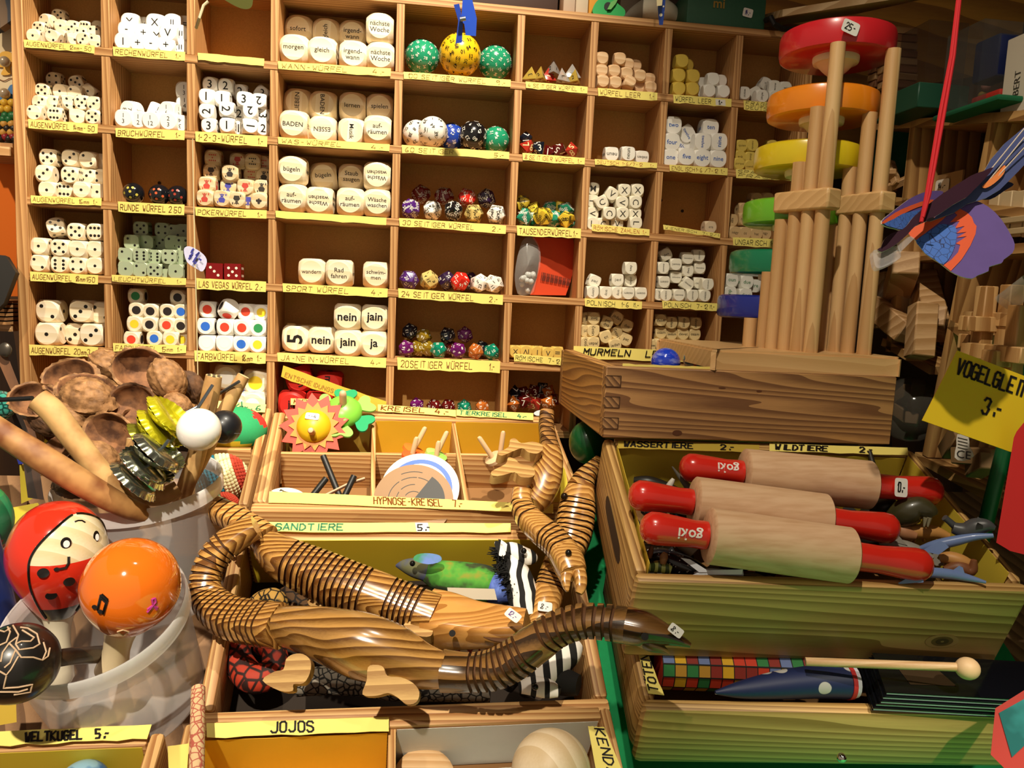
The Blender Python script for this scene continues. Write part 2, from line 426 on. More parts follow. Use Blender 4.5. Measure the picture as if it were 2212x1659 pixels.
# ---------------------------------------------------------------- dice
NUM = ['zero', 'one', 'two', 'three', 'four', 'five', 'six', 'seven', 'eight', 'nine', 'ten', 'eleven', 'twelve']
ORD = ['first', 'second', 'third', 'fourth', 'fifth', 'sixth', 'seventh', 'eighth', 'ninth', 'tenth', 'eleventh', 'twelfth']
FACES = {'f': (V((0, -1, 0)), V((1, 0, 0)), V((0, 0, 1))), 'r': (V((1, 0, 0)), V((0, 1, 0)), V((0, 0, 1))), 'l': (V((-1, 0, 0)), V((0, -1, 0)), V((0, 0, 1))),
         't': (V((0, 0, 1)), V((1, 0, 0)), V((0, 1, 0))), 'd': (V((0, 0, -1)), V((1, 0, 0)), V((0, -1, 0))), 'b': (V((0, 1, 0)), V((-1, 0, 0)), V((0, 0, 1)))}
BODYC = {}
def die_body(rho, n=32):
    """cube of half-edge 1 cut by a sphere of radius rho: flat round faces, rounded corners"""
    if rho in BODYC: return BODYC[rho]
    bm = bmesh.new(); R = math.sqrt(rho * rho - 1); R = min(R, .999)
    for nrm, u, v in FACES.values():
        rows = []
        for i in range(5):
            row = []
            for k in range(n):
                a = 2 * PI * k / n + PI / 4; c, s = math.cos(a), math.sin(a)
                if i == 0: p = nrm + u * (c * R) + v * (s * R)
                else:
                    m = max(abs(c), abs(s)); q = nrm + u * (c / m) + v * (s / m)   # on the square's edge
                    a0 = nrm + u * (c * R) + v * (s * R)
                    p = a0.lerp(q, i / 4).normalized() * rho
                    p = V([max(-1, min(1, x)) for x in p])
                row.append(bm.verts.new(p))
            rows.append(row)
        bm.faces.new(rows[0])
        for i in range(4):
            for k in range(n):
                bm.faces.new((rows[i][k], rows[i][(k + 1) % n], rows[i + 1][(k + 1) % n], rows[i + 1][k]))
    bmesh.ops.remove_doubles(bm, verts=bm.verts, dist=1e-4)
    bmesh.ops.recalc_face_normals(bm, faces=bm.faces)
    bm.verts.index_update()
    BODYC[rho] = ([v.co.copy() for v in bm.verts], [[v.index for v in f.verts] for f in bm.faces]); bm.free()
    return BODYC[rho]
PIPS = {1: [(0, 0)], 2: [(-1, 1), (1, -1)], 3: [(-1, -1), (0, 0), (1, 1)], 4: [(-1, -1), (-1, 1), (1, -1), (1, 1)], 5: [(-1, -1), (-1, 1), (1, -1), (1, 1), (0, 0)],
        6: [(-1, -1), (0, -1), (1, -1), (-1, 1), (0, 1), (1, 1)]}
def disc(mb, c, u, v, r, mi, n=12):
    mb.add([c + u * (r * math.cos(2 * PI * k / n)) + v * (r * math.sin(2 * PI * k / n)) for k in range(n)], [list(range(n))], mi)
def face_mark(mb, fc, s, kind, what, roll=0, rot6=0):
    n, u, v = FACES[fc]; c, sn = math.cos(roll), math.sin(roll)
    u, v = u * c + v * sn, v * c - u * sn
    h = s / 2; o = n * (h + .00012)
    if what in (None, ''): return
    if kind == 'pip':
        for a, b in PIPS[int(what)]:
            if int(what) == 3 and roll < 0: pass
            disc(mb, o + u * (a * h * .46) + v * (b * h * .46), u, v, h * .17, 1)
    elif kind == 'dot':
        if what != '-': disc(mb, o, u, v, h * .56, 'rgbykw'.index(what) + 1, 20)
    else:
        printed(mb, what, o, u, v, s * (.8 if kind[1] == .44 and len(what) == 1 else kind[1]), 1, 0, kind[2] * .02, 0, s * kind[3])
DM = {}
def die_mesh(name, s, rho, kind, faces, mats):
    k = (name, s, rho, str(kind), tuple(sorted(faces.items())), tuple(m.name for m in mats))
    if k in DM: return DM[k]
    mb = MB(); vs, fs = die_body(rho)
    mb.add([v * (s / 2) for v in vs], fs, 0)
    for fc, w in faces.items():
        face_mark(mb, fc, s, kind, w)
    DM[k] = mb.mesh(name, mats, 28); return DM[k]
SIDE = {1: (2, 3), 2: (1, 3), 3: (1, 2), 4: (5, 6), 5: (6, 4), 6: (5, 4)}

ALLD = []          # (object, cell phrase, desc, group)
def fit(p, s, c, r, rad=None):
    """keep a die of size s inside the compartment"""
    h = (rad or s / 2) + .0004
    x0, x1 = XS[c] + TH / 2, XS[c + 1] - TH / 2
    z0, z1 = ZS[r + 1] + TH / 2, ZS[r] - TH / 2
    return V((max(x0 + h, min(x1 - h, p.x)), min(p.y, DEEP - h), max(z0 + h - .0004, min(z1 - h, p.z))))
def row_words(i, n):
    if n == 1: return 'only row'
    return 'bottom row' if i == 0 else ('top row' if i == n - 1 else ORD[i] + ' row')
def asc(t):
    for a, b in zip('ÄÖÜäöüßłśćęążźšőé', ['AE', 'OE', 'UE', 'ae', 'oe', 'ue', 'ss', 'l', 's', 'c', 'e', 'a', 'z', 'z', 's', 'o', 'e']): t = t.replace(a, b)
    return t.replace('- ', '')
def finish(cell, lst, s, group):
    """lst: (object, position, description). writes labels from the order in the compartment."""
    lst = sorted(lst, key=lambda t: t[1].z); rows = []
    for t in lst:
        if rows and t[1].z - rows[-1][0][1].z < s * .55: rows[-1].append(t)
        else: rows.append([t])
    for i, row in enumerate(rows):
        row.sort(key=lambda t: t[1].x)
        for j, (o, p, d) in enumerate(row):
            pos = ('alone in ' if len(row) == 1 else ORD[j] + ' in ') + row_words(i, len(rows))
            tag(o, asc(f'{d}, {pos} of {cell}').replace(' WUERFEL', '-WUERFEL'), 'die', group)
def cell(z, c, r, name, s, rho, kind, mats, adj, where, data, group, depths=None, seed=0):
    """z zoom frame, c/r column and row, data 'x,y,layer,front[,roll[,yaw[,pitch]]];...' in zoom pixels"""
    rs = random.Random(c * 17 + r * 31 + seed); lst = []
    for e in data.split(';'):
        q = e.strip().split(',')
        x, y, L, w = float(q[0]), float(q[1]), float(q[2]), q[3]
        roll, yaw, pit = [float(q[k]) if len(q) > k else 0 for k in (4, 5, 6)]
        yf = .003 + L * (s + .001)
        p = PY(*zp(z, x, y), yf) + V((0, s / 2, 0))
        big = s / 2 * (1 + .35 * abs(math.sin(2 * math.radians(roll))))
        p = fit(p, s, c, r, big)
        if kind == 'pip':
            v = int(w); fc = {'f': w, 'r': str(SIDE[v][0]), 'l': str(SIDE[v][0]), 't': str(SIDE[v][1]), 'd': str(SIDE[v][1])}
            d = f'{adj} showing {NUM[v]}'
        elif kind == 'dot':
            fc = {'f': w, 'r': 'k' if w != 'k' else 'g', 'l': 'k', 't': 'w' if w != 'w' else 'b', 'd': 'r'}
            d = f"{adj} with {dict(r='red', g='green', b='blue', y='yellow', k='black', w='white')[w]} spot"
        else:
            side = data.split(';')[rs.randrange(len(data.split(';')))].strip().split(',')[3]
            fc = {'f': w, 'r': side, 'l': side, 't': side} if w else {}
            d = f"{adj} reading {w.replace('/', ' ')}" if w else adj
        me = die_mesh(name, s, rho, kind, fc, mats)
        o = bpy.data.objects.new(name, me); COL.objects.link(o)
        j = 1.2
        o.rotation_euler = (math.radians(pit + rs.uniform(-j, j)), math.radians(roll + rs.uniform(-j, j)), math.radians(yaw + rs.uniform(-j, j)))
        o.location = p
        lst.append((o, p, d))
    finish(where, lst, s, group)

IV = plain('EFE6D2', .45, sub=.1); WOODD = wood('F2E6CE', 'E6D4B2', 'x', 200, 3, .5, 0, 0, .06, .03, .6)
WHT = plain('F3EFE6', .4); BLK = plain('17130F', .45)
PIPM = [WOODD, BLK]; WP = [WHT, BLK]; WB = [WHT, plain('2458B0', .5)]
A = 'AUGENWÜRFEL '
cell(1, 0, 0, 'pip_die', .0118, 1.36, 'pip', PIPM, 'tiny wooden die', 'the top AUGENWÜRFEL cell',
     '460,120,2.2,5;365,160,1.6,2,0,-20;305,222,1,5,0,-8;260,282,0,1;480,205,1.6,1;570,212,1.6,3;668,215,2,6;640,268,1,4;745,255,1,4;775,212,2.2,1;555,310,0,1,0,40;660,320,0,3,-12;770,330,0,2;475,285,.8,1;410,330,0,2,20', 'twelve millimetre dice')
cell(1, 0, 1, 'pip_die', .0132, 1.36, 'pip', PIPM, 'small wooden die', 'the second AUGENWÜRFEL cell',
     '420,630,2,4;600,655,2,5,-18;310,715,1.2,5;475,725,1.5,1;590,738,1.5,2;700,725,2,1,35;310,815,.6,3;405,815,1,4;515,812,.3,4,0,40;640,815,.3,5,-10,10;745,825,.2,3;265,895,0,2;430,908,0,6;590,925,0,1,0,25;735,930,0,5', 'fourteen millimetre dice')
cell(1, 0, 2, 'pip_die', .0153, 1.36, 'pip', PIPM, 'wooden die', 'the third AUGENWÜRFEL cell',
     '375,1250,.6,5;555,1255,.8,3;695,1270,.8,2;800,1285,1.2,2;345,1380,.2,3;550,1392,.2,5;690,1400,.9,3;800,1410,1,4;372,1515,0,1;510,1515,.4,6;645,1512,0,1;800,1530,.3,1', 'sixteen millimetre dice')
cell(5, 0, 3, 'pip_die', .0157, 1.36, 'pip', PIPM, 'pale wooden die', 'the fourth AUGENWÜRFEL cell',
     '430,225,.5,5,-15,12,-18;600,258,.3,5;755,262,.3,6;305,375,.1,1;470,388,0,5;615,397,.1,1;755,400,.3,1;305,512,0,2;470,520,.05,6,90;612,530,.1,4;755,533,.2,1', 'eighteen millimetre dice')
cell(5, 0, 4, 'pip_die', .0212, 1.36, 'pip', PIPM, 'big wooden die', 'the fifth AUGENWÜRFEL cell',
     '375,892,.3,2;640,893,.5,3;800,905,.7,2;370,1075,0,1;600,1080,.7,3;725,1085,0,3', 'twenty millimetre dice')
TX = ('txt', .62, 0, .78)
cell(1, 1, 0, 'arithmetic_die', .0157, 1.36, ('txt', .62, 0, .7), WP, 'white sign die', 'the RECHENWÜRFEL cell',
     '1030,170,1,X;1150,200,1.6,+;1230,175,.8,X;1370,175,1,=,90;1475,190,1.5,=;1005,235,.3,-;1140,255,.3,+;1245,285,.4,X;1335,260,0,V;1440,265,.5,=,90;980,340,0,I;1095,345,0,+;1200,350,0,-;1320,352,0,+;1440,375,.4,=,90', 'arithmetic dice')
cell(1, 1, 1, 'fraction_die', .0157, 1.36, ('txt', .36, 0, .6), WP, 'white fraction die', 'the BRUCHWÜRFEL cell',
     '1030,870,.8,7/8,90,-15;1225,885,1,1/2,20,20;1340,875,.3,1/6,0,-15;1465,715,1.2,1/3;1468,820,1.2,1/4;980,965,0,1/3;1100,965,.1,1/2;1200,970,0,1/12;1340,985,0,2/3;1450,985,.3,3/4,180', 'fraction dice')
ssty = ('r', .5)
RB_ = [plain('15161A', .12, coat=1), plain('D8C060', .4)]
lst = []
for i, (x, y, cl) in enumerate(((1065, 1540, 'C9B84E'), (1270, 1550, 'D2603A'), (1440, 1560, 'A84030'))):
    s = .0098; p = PY(*zp(1, x, y), .008); p = fit(p, 0, 1, 2, s); p.z = ZS[3] + TH / 2 + s
    mb = MB(); mb.sphere((0, 0, 0), s, 28)
    for dn in (V((-.25, -1, .45)), V((.25, -1, .5)), V((0, -1, .05)), V((.55, -.8, -.2)), V((-.55, -.8, -.1)), V((0, -.9, -.5))):
        dn = dn.normalized(); u = dn.orthogonal().normalized(); disc(mb, dn * (s + .0001), u, dn.cross(u), s * .13, 1)
    o = obj('round_die', mb, [RB_[0], plain(cl, .4)]); o.location = p
    lst.append((o, p, 'black ball die with ' + ('yellow', 'orange', 'red')[i] + ' pips'))
finish('the RUNDE WÜRFEL cell', lst, .02, 'round black dice')
GLOW = [plain('A9B596', .3, sub=.1), BLK]
cell(5, 1, 3, 'pip_die', .0137, 1.5, 'pip', GLOW, 'greenish plastic die', 'the LEUCHTWÜRFEL cell',
     '1118,235,1.6,5;1290,245,2,4;1390,260,2,2;1460,255,2,1;1045,340,1,2;1160,345,1.4,1;1270,350,2,3;1370,345,1.2,2;1450,355,1.2,4;1000,445,.2,2;1118,450,.1,6,90;1228,460,.6,6,90;1345,460,.1,4;1445,465,.7,4;1000,555,0,1;1115,560,.1,2;1228,570,0,5;1330,575,.3,2;1400,575,0,1', 'greenish glow dice')
CD = [WOODD] + [plain(h, .45) for h in ('E0452C', '2E8E4E', '2E6BD0', 'F2CE2E', '2A2220', 'F6F2EA')]
cell(5, 1, 4, 'colour_die', .0146, 1.36, 'dot', CD, 'wooden die', 'the FARBWÜRFEL cell beside AUGENWÜRFEL',
     '1078,772,.6,g;1415,785,.6,k;1085,885,.4,k;1197,892,.4,k;1332,895,.4,k;1440,898,.4,b;1070,995,.3,y;1190,1000,.3,k;1325,1005,.2,r;1440,1010,.3,k;1045,1118,0,r;1228,1112,.2,b;1355,1118,0,y;1445,1120,.5,y', 'fifteen millimetre colour dice')
cell(5, 2, 4, 'colour_die', .0158, 1.36, 'dot', [WHT] + CD[1:], 'white die', 'the FARBWÜRFEL cell below LAS VEGAS',
     '1645,878,.6,r;1805,880,.1,w,25,30,-30;1955,898,.5,r;2085,905,.6,y;1635,1015,0,b;1790,1020,0,r;1925,1025,0,r;2055,1030,.1,g;1645,1150,0,w;1785,1150,0,w;1920,1155,0,b;2050,1160,0,y', 'eighteen millimetre colour dice')
cell(1, 2, 1, 'number_die', .0136, 1.36, ('txt', .8, .4, .6), WP, 'white number die', 'the 1-2-3-WÜRFEL cell',
     '1670,668,1,3;1795,680,1,2;1910,725,1.6,2;2080,740,1.8,2,35;1640,765,.2,1;1765,780,.4,1,180;1940,785,.3,3;2060,800,.5,2,180;1640,885,0,2,-90;1800,865,0,2,90;1905,905,1,2;1990,880,.2,2,180;2095,920,.8,3,90;1660,1005,0,3;1805,995,0,1;1900,1020,1,1;1975,1000,0,1,-90,20;2095,1020,.7,2', 'one two three dice')
PK = [wood('E6D6B4', 'D2B98C', 'x', 200, 3, .5, 0, 0, .06, .03, .6), plain('C6483C', .5)]
PK2 = [PK[0], plain('4C4CA8', .5)]; PK3 = [PK[0], plain('3A3430', .5)]
lst0 = 'the POKERWÜRFEL cell'
def court(z, c, r, data):
    """poker dice: court card figures drawn as simple ink shapes"""
    lst = []; s = .0152
    for e in data.split(';'):
        q = e.strip().split(','); x, y, L, w = float(q[0]), float(q[1]), float(q[2]), q[3]
        ink = {'r': PK[1], 'b': PK2[1], 'k': PK3[1]}[w[0]]; fig = w[1]
        key = 'poker' + w
        if key not in DM:
            mb = MB(); vs, fs = die_body(1.36); mb.add([v * (s / 2) for v in vs], fs, 0)
            for fc in 'frlt':
                n, u, v = FACES[fc]; o = n * (s / 2 + .00012); h = s / 2
                def poly(pts): mb.add([o + u * (a * h) + v * (b * h) for a, b in pts], [list(range(len(pts)))], 1)
                if fig == 'K':      # a crowned figure
                    poly([(-.3, -.5), (.3, -.5), (.42, -.1), (.22, .12), (-.22, .12), (-.42, -.1)]); poly([(-.16, .16), (.16, .16), (.16, .36), (-.16, .36)])
                    poly([(-.25, .4), (.25, .4), (.28, .6), (.12, .48), (0, .62), (-.12, .48), (-.28, .6)]); poly([(.42, .35), (.55, .35), (.55, .6), (.42, .6)]); poly([(-.55, -.6), (-.42, -.6), (-.42, -.35), (-.55, -.35)])
                elif fig == 'N':
                    for a in (-.36, -.12, .12, .36):
                        for b in (-.35, .35): disc(mb, o + u * (a * h) + v * (b * h), u, v, h * .1, 1, 6)
                    disc(mb, o, u, v, h * .1, 1, 6)
                else:
                    for a, b in ((-.2, -.02), (.2, -.02), (0, .24)): disc(mb, o + u * (a * h) + v * (b * h), u, v, h * .17, 1, 10)
                    poly([(-.05, .1), (-.12, -.3), (.12, -.3), (.05, .1)])
            DM[key] = mb.mesh('poker_die', [PK[0], ink], 28)
        p = fit(PY(*zp(z, x, y), .003 + L * (s + .001)) + V((0, s / 2, 0)), s, c, r)
        o = bpy.data.objects.new('poker_die', DM[key]); COL.objects.link(o); o.location = p
        o.rotation_euler = (0, math.radians(rnd.choice((0, 180, 1.5))), math.radians(rnd.uniform(-2, 2)))
        cn = {'r': 'red', 'b': 'blue', 'k': 'black'}[w[0]]; fn = {'K': 'court figure', 'N': 'nine pattern', 'A': 'club'}[fig]
        lst.append((o, p, f'poker die with {cn} {fn}'))
    finish('the POKERWÜRFEL cell', lst, s, 'poker dice')
court(1, 2, 2, '1690,1255,1,rN;1890,1280,1.5,rK;2010,1285,1.2,kN;2095,1300,1.6,rN;1680,1365,1,kK;1830,1375,.5,kK;2000,1390,1.6,rN;2100,1400,1.3,kK;1645,1470,.3,rK;1815,1490,.7,bK;1950,1490,.2,rK;2085,1495,.3,kK;1630,1575,0,rK;1765,1580,0,bK;1885,1590,0,kK;1975,1600,.3,bK;2060,1600,0,kA')
VEG = [plain('8E0F12', .1, trans=.25, coat=.5), plain('F2ECD8', .4)]
cell(5, 2, 3, 'casino_die', .0158, 1.68, 'pip', VEG, 'red clear die', 'the LAS VEGAS cell', '1705,575,.4,3,90;1850,580,.4,5', 'red casino dice')
BIG = wood('F4E6CC', 'E8D4AE', 'x', 150, 3, .5, 0, 0, .05, .03, .6)
WD = [BIG, BLK]; W1 = ('txt', .235, .3, .72)
cell(2, 3, 0, 'word_die', .0262, 1.30, W1, WD, 'big wooden die', 'the WANN-WÜRFEL cell',
     '230,228,1,sofort;455,255,1,gleich,-90;670,270,1,irgend-/wann;885,210,.05,nächste/Woche;195,380,0,morgen;425,400,0,gleich;670,430,0,irgend-/wann;890,440,0,nächste/Woche', 'when dice')
cell(2, 3, 1, 'word_die', .0262, 1.30, W1, WD, 'big wooden die', 'the WAS-WÜRFEL cell',
     '220,810,.95,LIEBEN,-90;432,830,.8,BADEN,90;668,838,.9,lernen;885,850,.9,spielen;195,985,0,BADEN;425,1045,.45,ESSEN,180;660,1055,.45,Musik,90;868,1025,0,auf-/räumen', 'what dice')
cell(2, 3, 2, 'word_die', .0262, 1.30, W1, WD, 'big wooden die', 'the housework cell below WAS-WÜRFEL',
     '185,1350,0,bügeln;435,1400,.95,bügeln,-6;660,1410,.95,Staub/saugen;865,1395,.05,Wäsche/waschen,180;185,1570,0,auf-/räumen;400,1595,0,Wäsche/waschen,180;650,1602,0,auf-/räumen;865,1612,0,Wäsche/waschen', 'housework dice')
cell(6, 3, 3, 'word_die', .0262, 1.30, W1, WD, 'big wooden die', 'the SPORT WÜRFEL cell',
     '340,580,.5,wandern;560,588,0,Rad/fahren;860,605,.3,schwim-/men', 'sport dice')
cell(6, 3, 4, 'word_die', .0262, 1.30, ('txt', .44, 1.2, .86), WD, 'big wooden die', 'the JA-NEIN-WÜRFEL cell',
     '625,940,.05,nein;845,948,.05,jain;210,1115,.5,5,-90;420,1125,.4,nein;628,1148,0,jain;842,1158,0,ja', 'yes no dice')
# many-sided dice
def hull_mesh(pts):
    bm = bmesh.new()
    for p in pts: bm.verts.new(p)
    bmesh.ops.convex_hull(bm, input=bm.verts[:])
    bmesh.ops.dissolve_limit(bm, angle_limit=.02, verts=bm.verts[:], edges=bm.edges[:])
    return bm
PHI = (1 + 5 ** .5) / 2
def icosa(): return [V(q).normalized() for a in (-1, 1) for b in (-PHI, PHI) for q in ((0, a, b), (a, b, 0), (b, 0, a))]
def dodeca(): return [V(q).normalized() for q in [(a, b, c) for a in (-1, 1) for b in (-1, 1) for c in (-1, 1)] + [w for a in (-1 / PHI, 1 / PHI) for b in (-PHI, PHI) for w in ((0, a, b), (a, b, 0), (b, 0, a))]]
CUBE = [V((a, b, c)) for a in (-1, 1) for b in (-1, 1) for c in (-1, 1)]
OCTA = [V(q) for q in ((1, 0, 0), (-1, 0, 0), (0, 1, 0), (0, -1, 0), (0, 0, 1), (0, 0, -1))]
POLY = {}
def poly_mesh(sides, r, mats, seed):
    k = (sides, round(r, 5), tuple(m.name for m in mats), seed)
    if k in POLY: return POLY[k]
    rs = random.Random(seed); mb = MB()
    if sides == 20: pts = icosa()
    elif sides == 30:
        pts = icosa() + [d * .92 for d in dodeca()]
    elif sides == 24: pts = [c.normalized() for c in CUBE] + [o * 1.06 for o in OCTA]
    elif sides == 60: pts = [i * 1.0 for i in icosa()] + [d * .985 for d in dodeca()]
    elif sides == 8: pts = OCTA
    elif sides == 4: pts = [V((1, 1, 1)), V((1, -1, -1)), V((-1, 1, -1)), V((-1, -1, 1))]; pts = [p.normalized() for p in pts]
    elif sides == 10: pts = [V((math.cos(a), math.sin(a), .105 * (1 if i % 2 else -1))) for i, a in enumerate([PI * t / 5 for t in range(10)])] + [V((0, 0, 1.05)), V((0, 0, -1.05))]
    if sides < 60:
        bm = hull_mesh([p * r for p in pts])
        cen = [(f.calc_center_median().copy(), f.normal.copy()) for f in bm.faces]
        bmesh.ops.bevel(bm, geom=bm.edges[:], offset=r * .05, segments=2, affect='EDGES', profile=.6)
        mb.bm(bm); bm.free()
    else:
        n = 42 if sides == 60 else 92
        mb.sphere((0, 0, 0), r, 36); cen = []
        for i in range(n):
            zz = 1 - 2 * (i + .5) / n; a = i * 2.399963; q = math.sqrt(1 - zz * zz)
            d = V((q * math.cos(a), q * math.sin(a), zz)); cen.append((d * r, d))
    top = {20: 20, 30: 30, 24: 24, 60: 60, 100: 100, 8: 8, 4: 4, 10: 9}[sides]
    for c, n in cen:
        u = n.orthogonal().normalized(); v = n.cross(u); a = rs.uniform(0, 6.28)
        sz = {20: .38, 30: .32, 24: .36, 60: .28, 100: .19, 8: .8, 4: .5, 10: .36}[sides] * r
        t = str(rs.randint(1, top)) if sides != 10 else str(rs.randint(1, 9)) + '000'
        printed(mb, t, c + n * (r * .012 + .00005), u, v, sz * 1.25, 1, a, .004, 0)
    POLY[k] = mb.mesh('many_sided_die', mats, 25); return POLY[k]
def polydice(z, c, r, sides, rad, where, data, group, name, rest=True):
    lst = []; 
    for i, e in enumerate(data.split(';')):
        q = e.strip().split(','); x, y, L, cn = float(q[0]), float(q[1]), float(q[2]), q[3]
        rr = rad * (float(q[4]) if len(q) > 4 else 1)
        mats = PCOL[cn]
        p = fit(PY(*zp(z, x, y), .004 + rr + L * rr * 2), 0, c, r, rr * 1.02)
        o = bpy.data.objects.new(name, poly_mesh(sides, rr, mats, sides * 10 + i % 3)); COL.objects.link(o)
        rs = random.Random(i * 13 + c); o.rotation_euler = (rs.uniform(0, 6), rs.uniform(0, 6), rs.uniform(0, 6))
        if sides == 4: o.rotation_euler = (math.radians(54.7 * 0 + rs.uniform(-8, 8)) + 2.186, 0.0, rs.uniform(0, 6)); o.rotation_euler = (0, 0, 0); o.matrix_world = M.Translation(p) @ M.Rotation(rs.uniform(0, 6), 4, 'Z') @ V((1, 1, 1)).rotation_difference(V((0, 0, 1))).to_matrix().to_4x4()
        o.location = p
        lst.append((o, p, f"{PNAME[cn]} {group.split()[0]}"))
    finish(where, lst, rad * 2, group)
wi = plain('F2EEDF', .4); bi = plain('16120E', .4); yi = plain('E8DC9A', .4)
PCOL = {'G': [plain('1E8A62', .2, coat=.5), wi], 'Y': [plain('E8B81E', .25, coat=.5), bi], 'W': [plain('EDE7DA', .3, coat=.3), bi], 'B': [plain('1E3C9A', .25, coat=.5), wi], 'K': [plain('131214', .2, coat=.6), wi],
        'R': [plain('C8261C', .25, coat=.4), wi], 'D': [plain('7A1418', .25, coat=.4), wi], 'P': [plain('4A1E6E', .25, coat=.4), wi], 'C': [plain('C9B26A', .3), bi], 'V': [plain('2C1838', .25, coat=.4), wi],
        'g': [plain('0F9C78', .12, trans=.45, coat=.4), wi], 'p': [plain('7A1E72', .12, trans=.45, coat=.4), wi], 'o': [plain('E07A2E', .12, trans=.45, coat=.4), wi], 'y': [plain('A8861E', .12, trans=.5, coat=.4), wi],
        'd': [plain('6E1414', .12, trans=.45, coat=.4), wi], 'k': [plain('141A26', .12, trans=.2, coat=.4), wi], 'c': [plain('E8E4DC', .15, trans=.7), bi], 'a': [plain('E8C85A', .15, trans=.6), bi],
        'e': [plain('1E7A5E', .3), wi], 'm': [plain('E2C23A', .3), bi], 'r': [plain('C83A2A', .15, trans=.4, coat=.4), yi]}
PNAME = {'G': 'green', 'Y': 'yellow', 'W': 'white', 'B': 'blue', 'K': 'black', 'R': 'red', 'D': 'dark red', 'P': 'purple', 'C': 'cream', 'V': 'dark violet', 'g': 'clear green', 'p': 'clear purple', 'o': 'clear orange', 'y': 'clear amber',
         'd': 'clear crimson', 'k': 'smoky black', 'c': 'clear white', 'a': 'clear yellow', 'e': 'sea green', 'm': 'mustard', 'r': 'clear red'}
polydice(2, 4, 0, 100, .0172, 'the hundred-sided cell', '1225,455,.35,G;1525,440,-.32,Y,1.2;1805,500,.35,G', 'hundred-sided ball dice', 'hundred_sided_die')
polydice(2, 4, 1, 60, .0138, 'the sixty-sided cell', '1145,1070,.35,W,1.05;1308,1052,0,W,1.1;1460,1090,.6,B;1630,1085,0,K,1.05;1825,1120,.2,G', 'sixty-sided ball dice', 'sixty_sided_die')
polydice(6, 4, 2, 30, .0108, 'the thirty-sided cell', '1215,-35,1,D;1400,-20,1,D;1580,-10,.8,R;1735,-5,.9,V;1130,80,0,P;1305,90,0,W;1472,95,0,K;1635,125,.3,C;1815,130,0,W', 'thirty-sided dice', 'thirty_sided_die')
polydice(6, 4, 3, 24, .0104, 'the twenty-four-sided cell', '1120,645,0,P;1278,648,.1,C;1420,650,.6,V;1525,662,0,R,1.05;1600,650,1.3,V;1680,672,.2,W;1795,678,0,W', 'twenty-four-sided dice', 'twentyfour_sided_die')
polydice(6, 4, 4, 20, .0094, 'the twenty-sided cell', '1125,1055,.8,k;1235,1095,.7,y;1425,1085,.8,k;1565,1080,.9,p;1095,1200,0,p;1190,1200,.6,y;1270,1205,.6,y;1355,1210,0,g;1510,1212,0,p;1648,1215,0,o;1785,1220,0,g;1440,1180,1.1,d;1700,1190,1.1,k', 'twenty-sided dice', 'twenty_sided_die')
polydice(3, 5, 0, 4, .0105, 'the four-sided cell', '160,610,.3,a;250,610,0,a;350,560,.7,c,1.15;415,630,0,c;520,600,.5,c,1.1;550,640,0,a;310,620,.9,r', 'four-sided dice', 'four_sided_die')
polydice(3, 5, 1, 8, .0094, 'the eight-sided cell', '130,1110,.9,k;120,1200,0,r;230,1205,0,k;320,1215,1,d;400,1215,.1,d;505,1215,0,r', 'eight-sided dice', 'eight_sided_die')
polydice(7, 5, 2, 10, .0098, 'the TAUSENDER cell', '110,35,1,m;190,85,1,m;320,75,1.2,e;410,75,1.2,m;485,90,.9,e;110,165,0,e;190,180,.7,e;268,135,0,m,1.1;355,175,.3,e;450,165,0,m,1.05;520,180,.5,e', 'thousand dice', 'thousand_die')
polydice(7, 5, 5, 8, .0096, 'the cell below RÖMISCHE', '45,1545,1.3,k;110,1535,1.4,d;195,1530,1.3,d;260,1510,1.5,k;320,1540,1,o;40,1630,.6,o;130,1610,.4,d;200,1625,.5,r;310,1625,.3,o;80,1600,1.2,d;260,1590,1.1,d;345,1590,.9,d', 'jumbled eight-sided dice', 'jumbled_eight_sided_die')
polydice(6, 4, 5, 20, .0085, 'the dark lower cell', '1180,1640,.5,p;1320,1650,.5,d;1430,1650,.5,d;1560,1655,.6,g;1700,1655,.5,o', 'leftover twenty-sided dice', 'leftover_twenty_sided_die')
# language dice
BL = [wood('E2C096', 'CFA678', 'x', 300, 3, .5, 0, 0, .06, .03, .6)]
cell(3, 6, 0, 'blank_die', .0118, 1.36, TX, BL, 'blank wooden die', 'the WÜRFEL LEER cell by the dividers',
     '745,460,.5,;885,465,.5,;950,510,1.3,;1010,520,1.8,;740,560,.3,;840,562,.3,;940,582,.3,;1045,600,.4,;1120,628,1,;750,645,0,;850,655,0,;962,655,0,,20,0,-20;1040,690,.8,;1130,695,.3,', 'blank wooden dice')
YB = [plain('D6B64A', .5, var=.06, bscale=200)]
cell(3, 7, 0, 'blank_die', .0132, 1.36, TX, YB, 'blank yellow die', 'the WÜRFEL LEER cell with the sticker',
     '1380,485,.3,;1420,520,1.3,;1355,598,.1,;1470,605,.2,;1355,705,0,;1465,708,0,', 'blank yellow dice')
cell(3, 7, 0, 'blank_die', .0126, 1.36, TX, [WHT], 'blank white die', 'the WÜRFEL LEER cell with the sticker',
     '1550,665,1.4,;1630,628,.3,;1705,645,1,;1540,730,1,;1598,722,0,;1712,728,0,', 'blank white dice', seed=3)
SD = [plain('E9E4D8', .45), plain('4A463E', .5)]; TW = ('txt', .3, 0, .72)
cell(3, 8, 0, 'question_die', .0128, 1.4, TW, SD, 'white question die', 'the FRAGEWÖRTER cell',
     '1875,740,.6,wann,90;1965,740,1,wo,60;2050,670,1.6,was,30;2118,690,.6,wow,-90;2205,700,.6,wie;2015,775,0,what,90;2120,770,.2,who', 'question word dice')
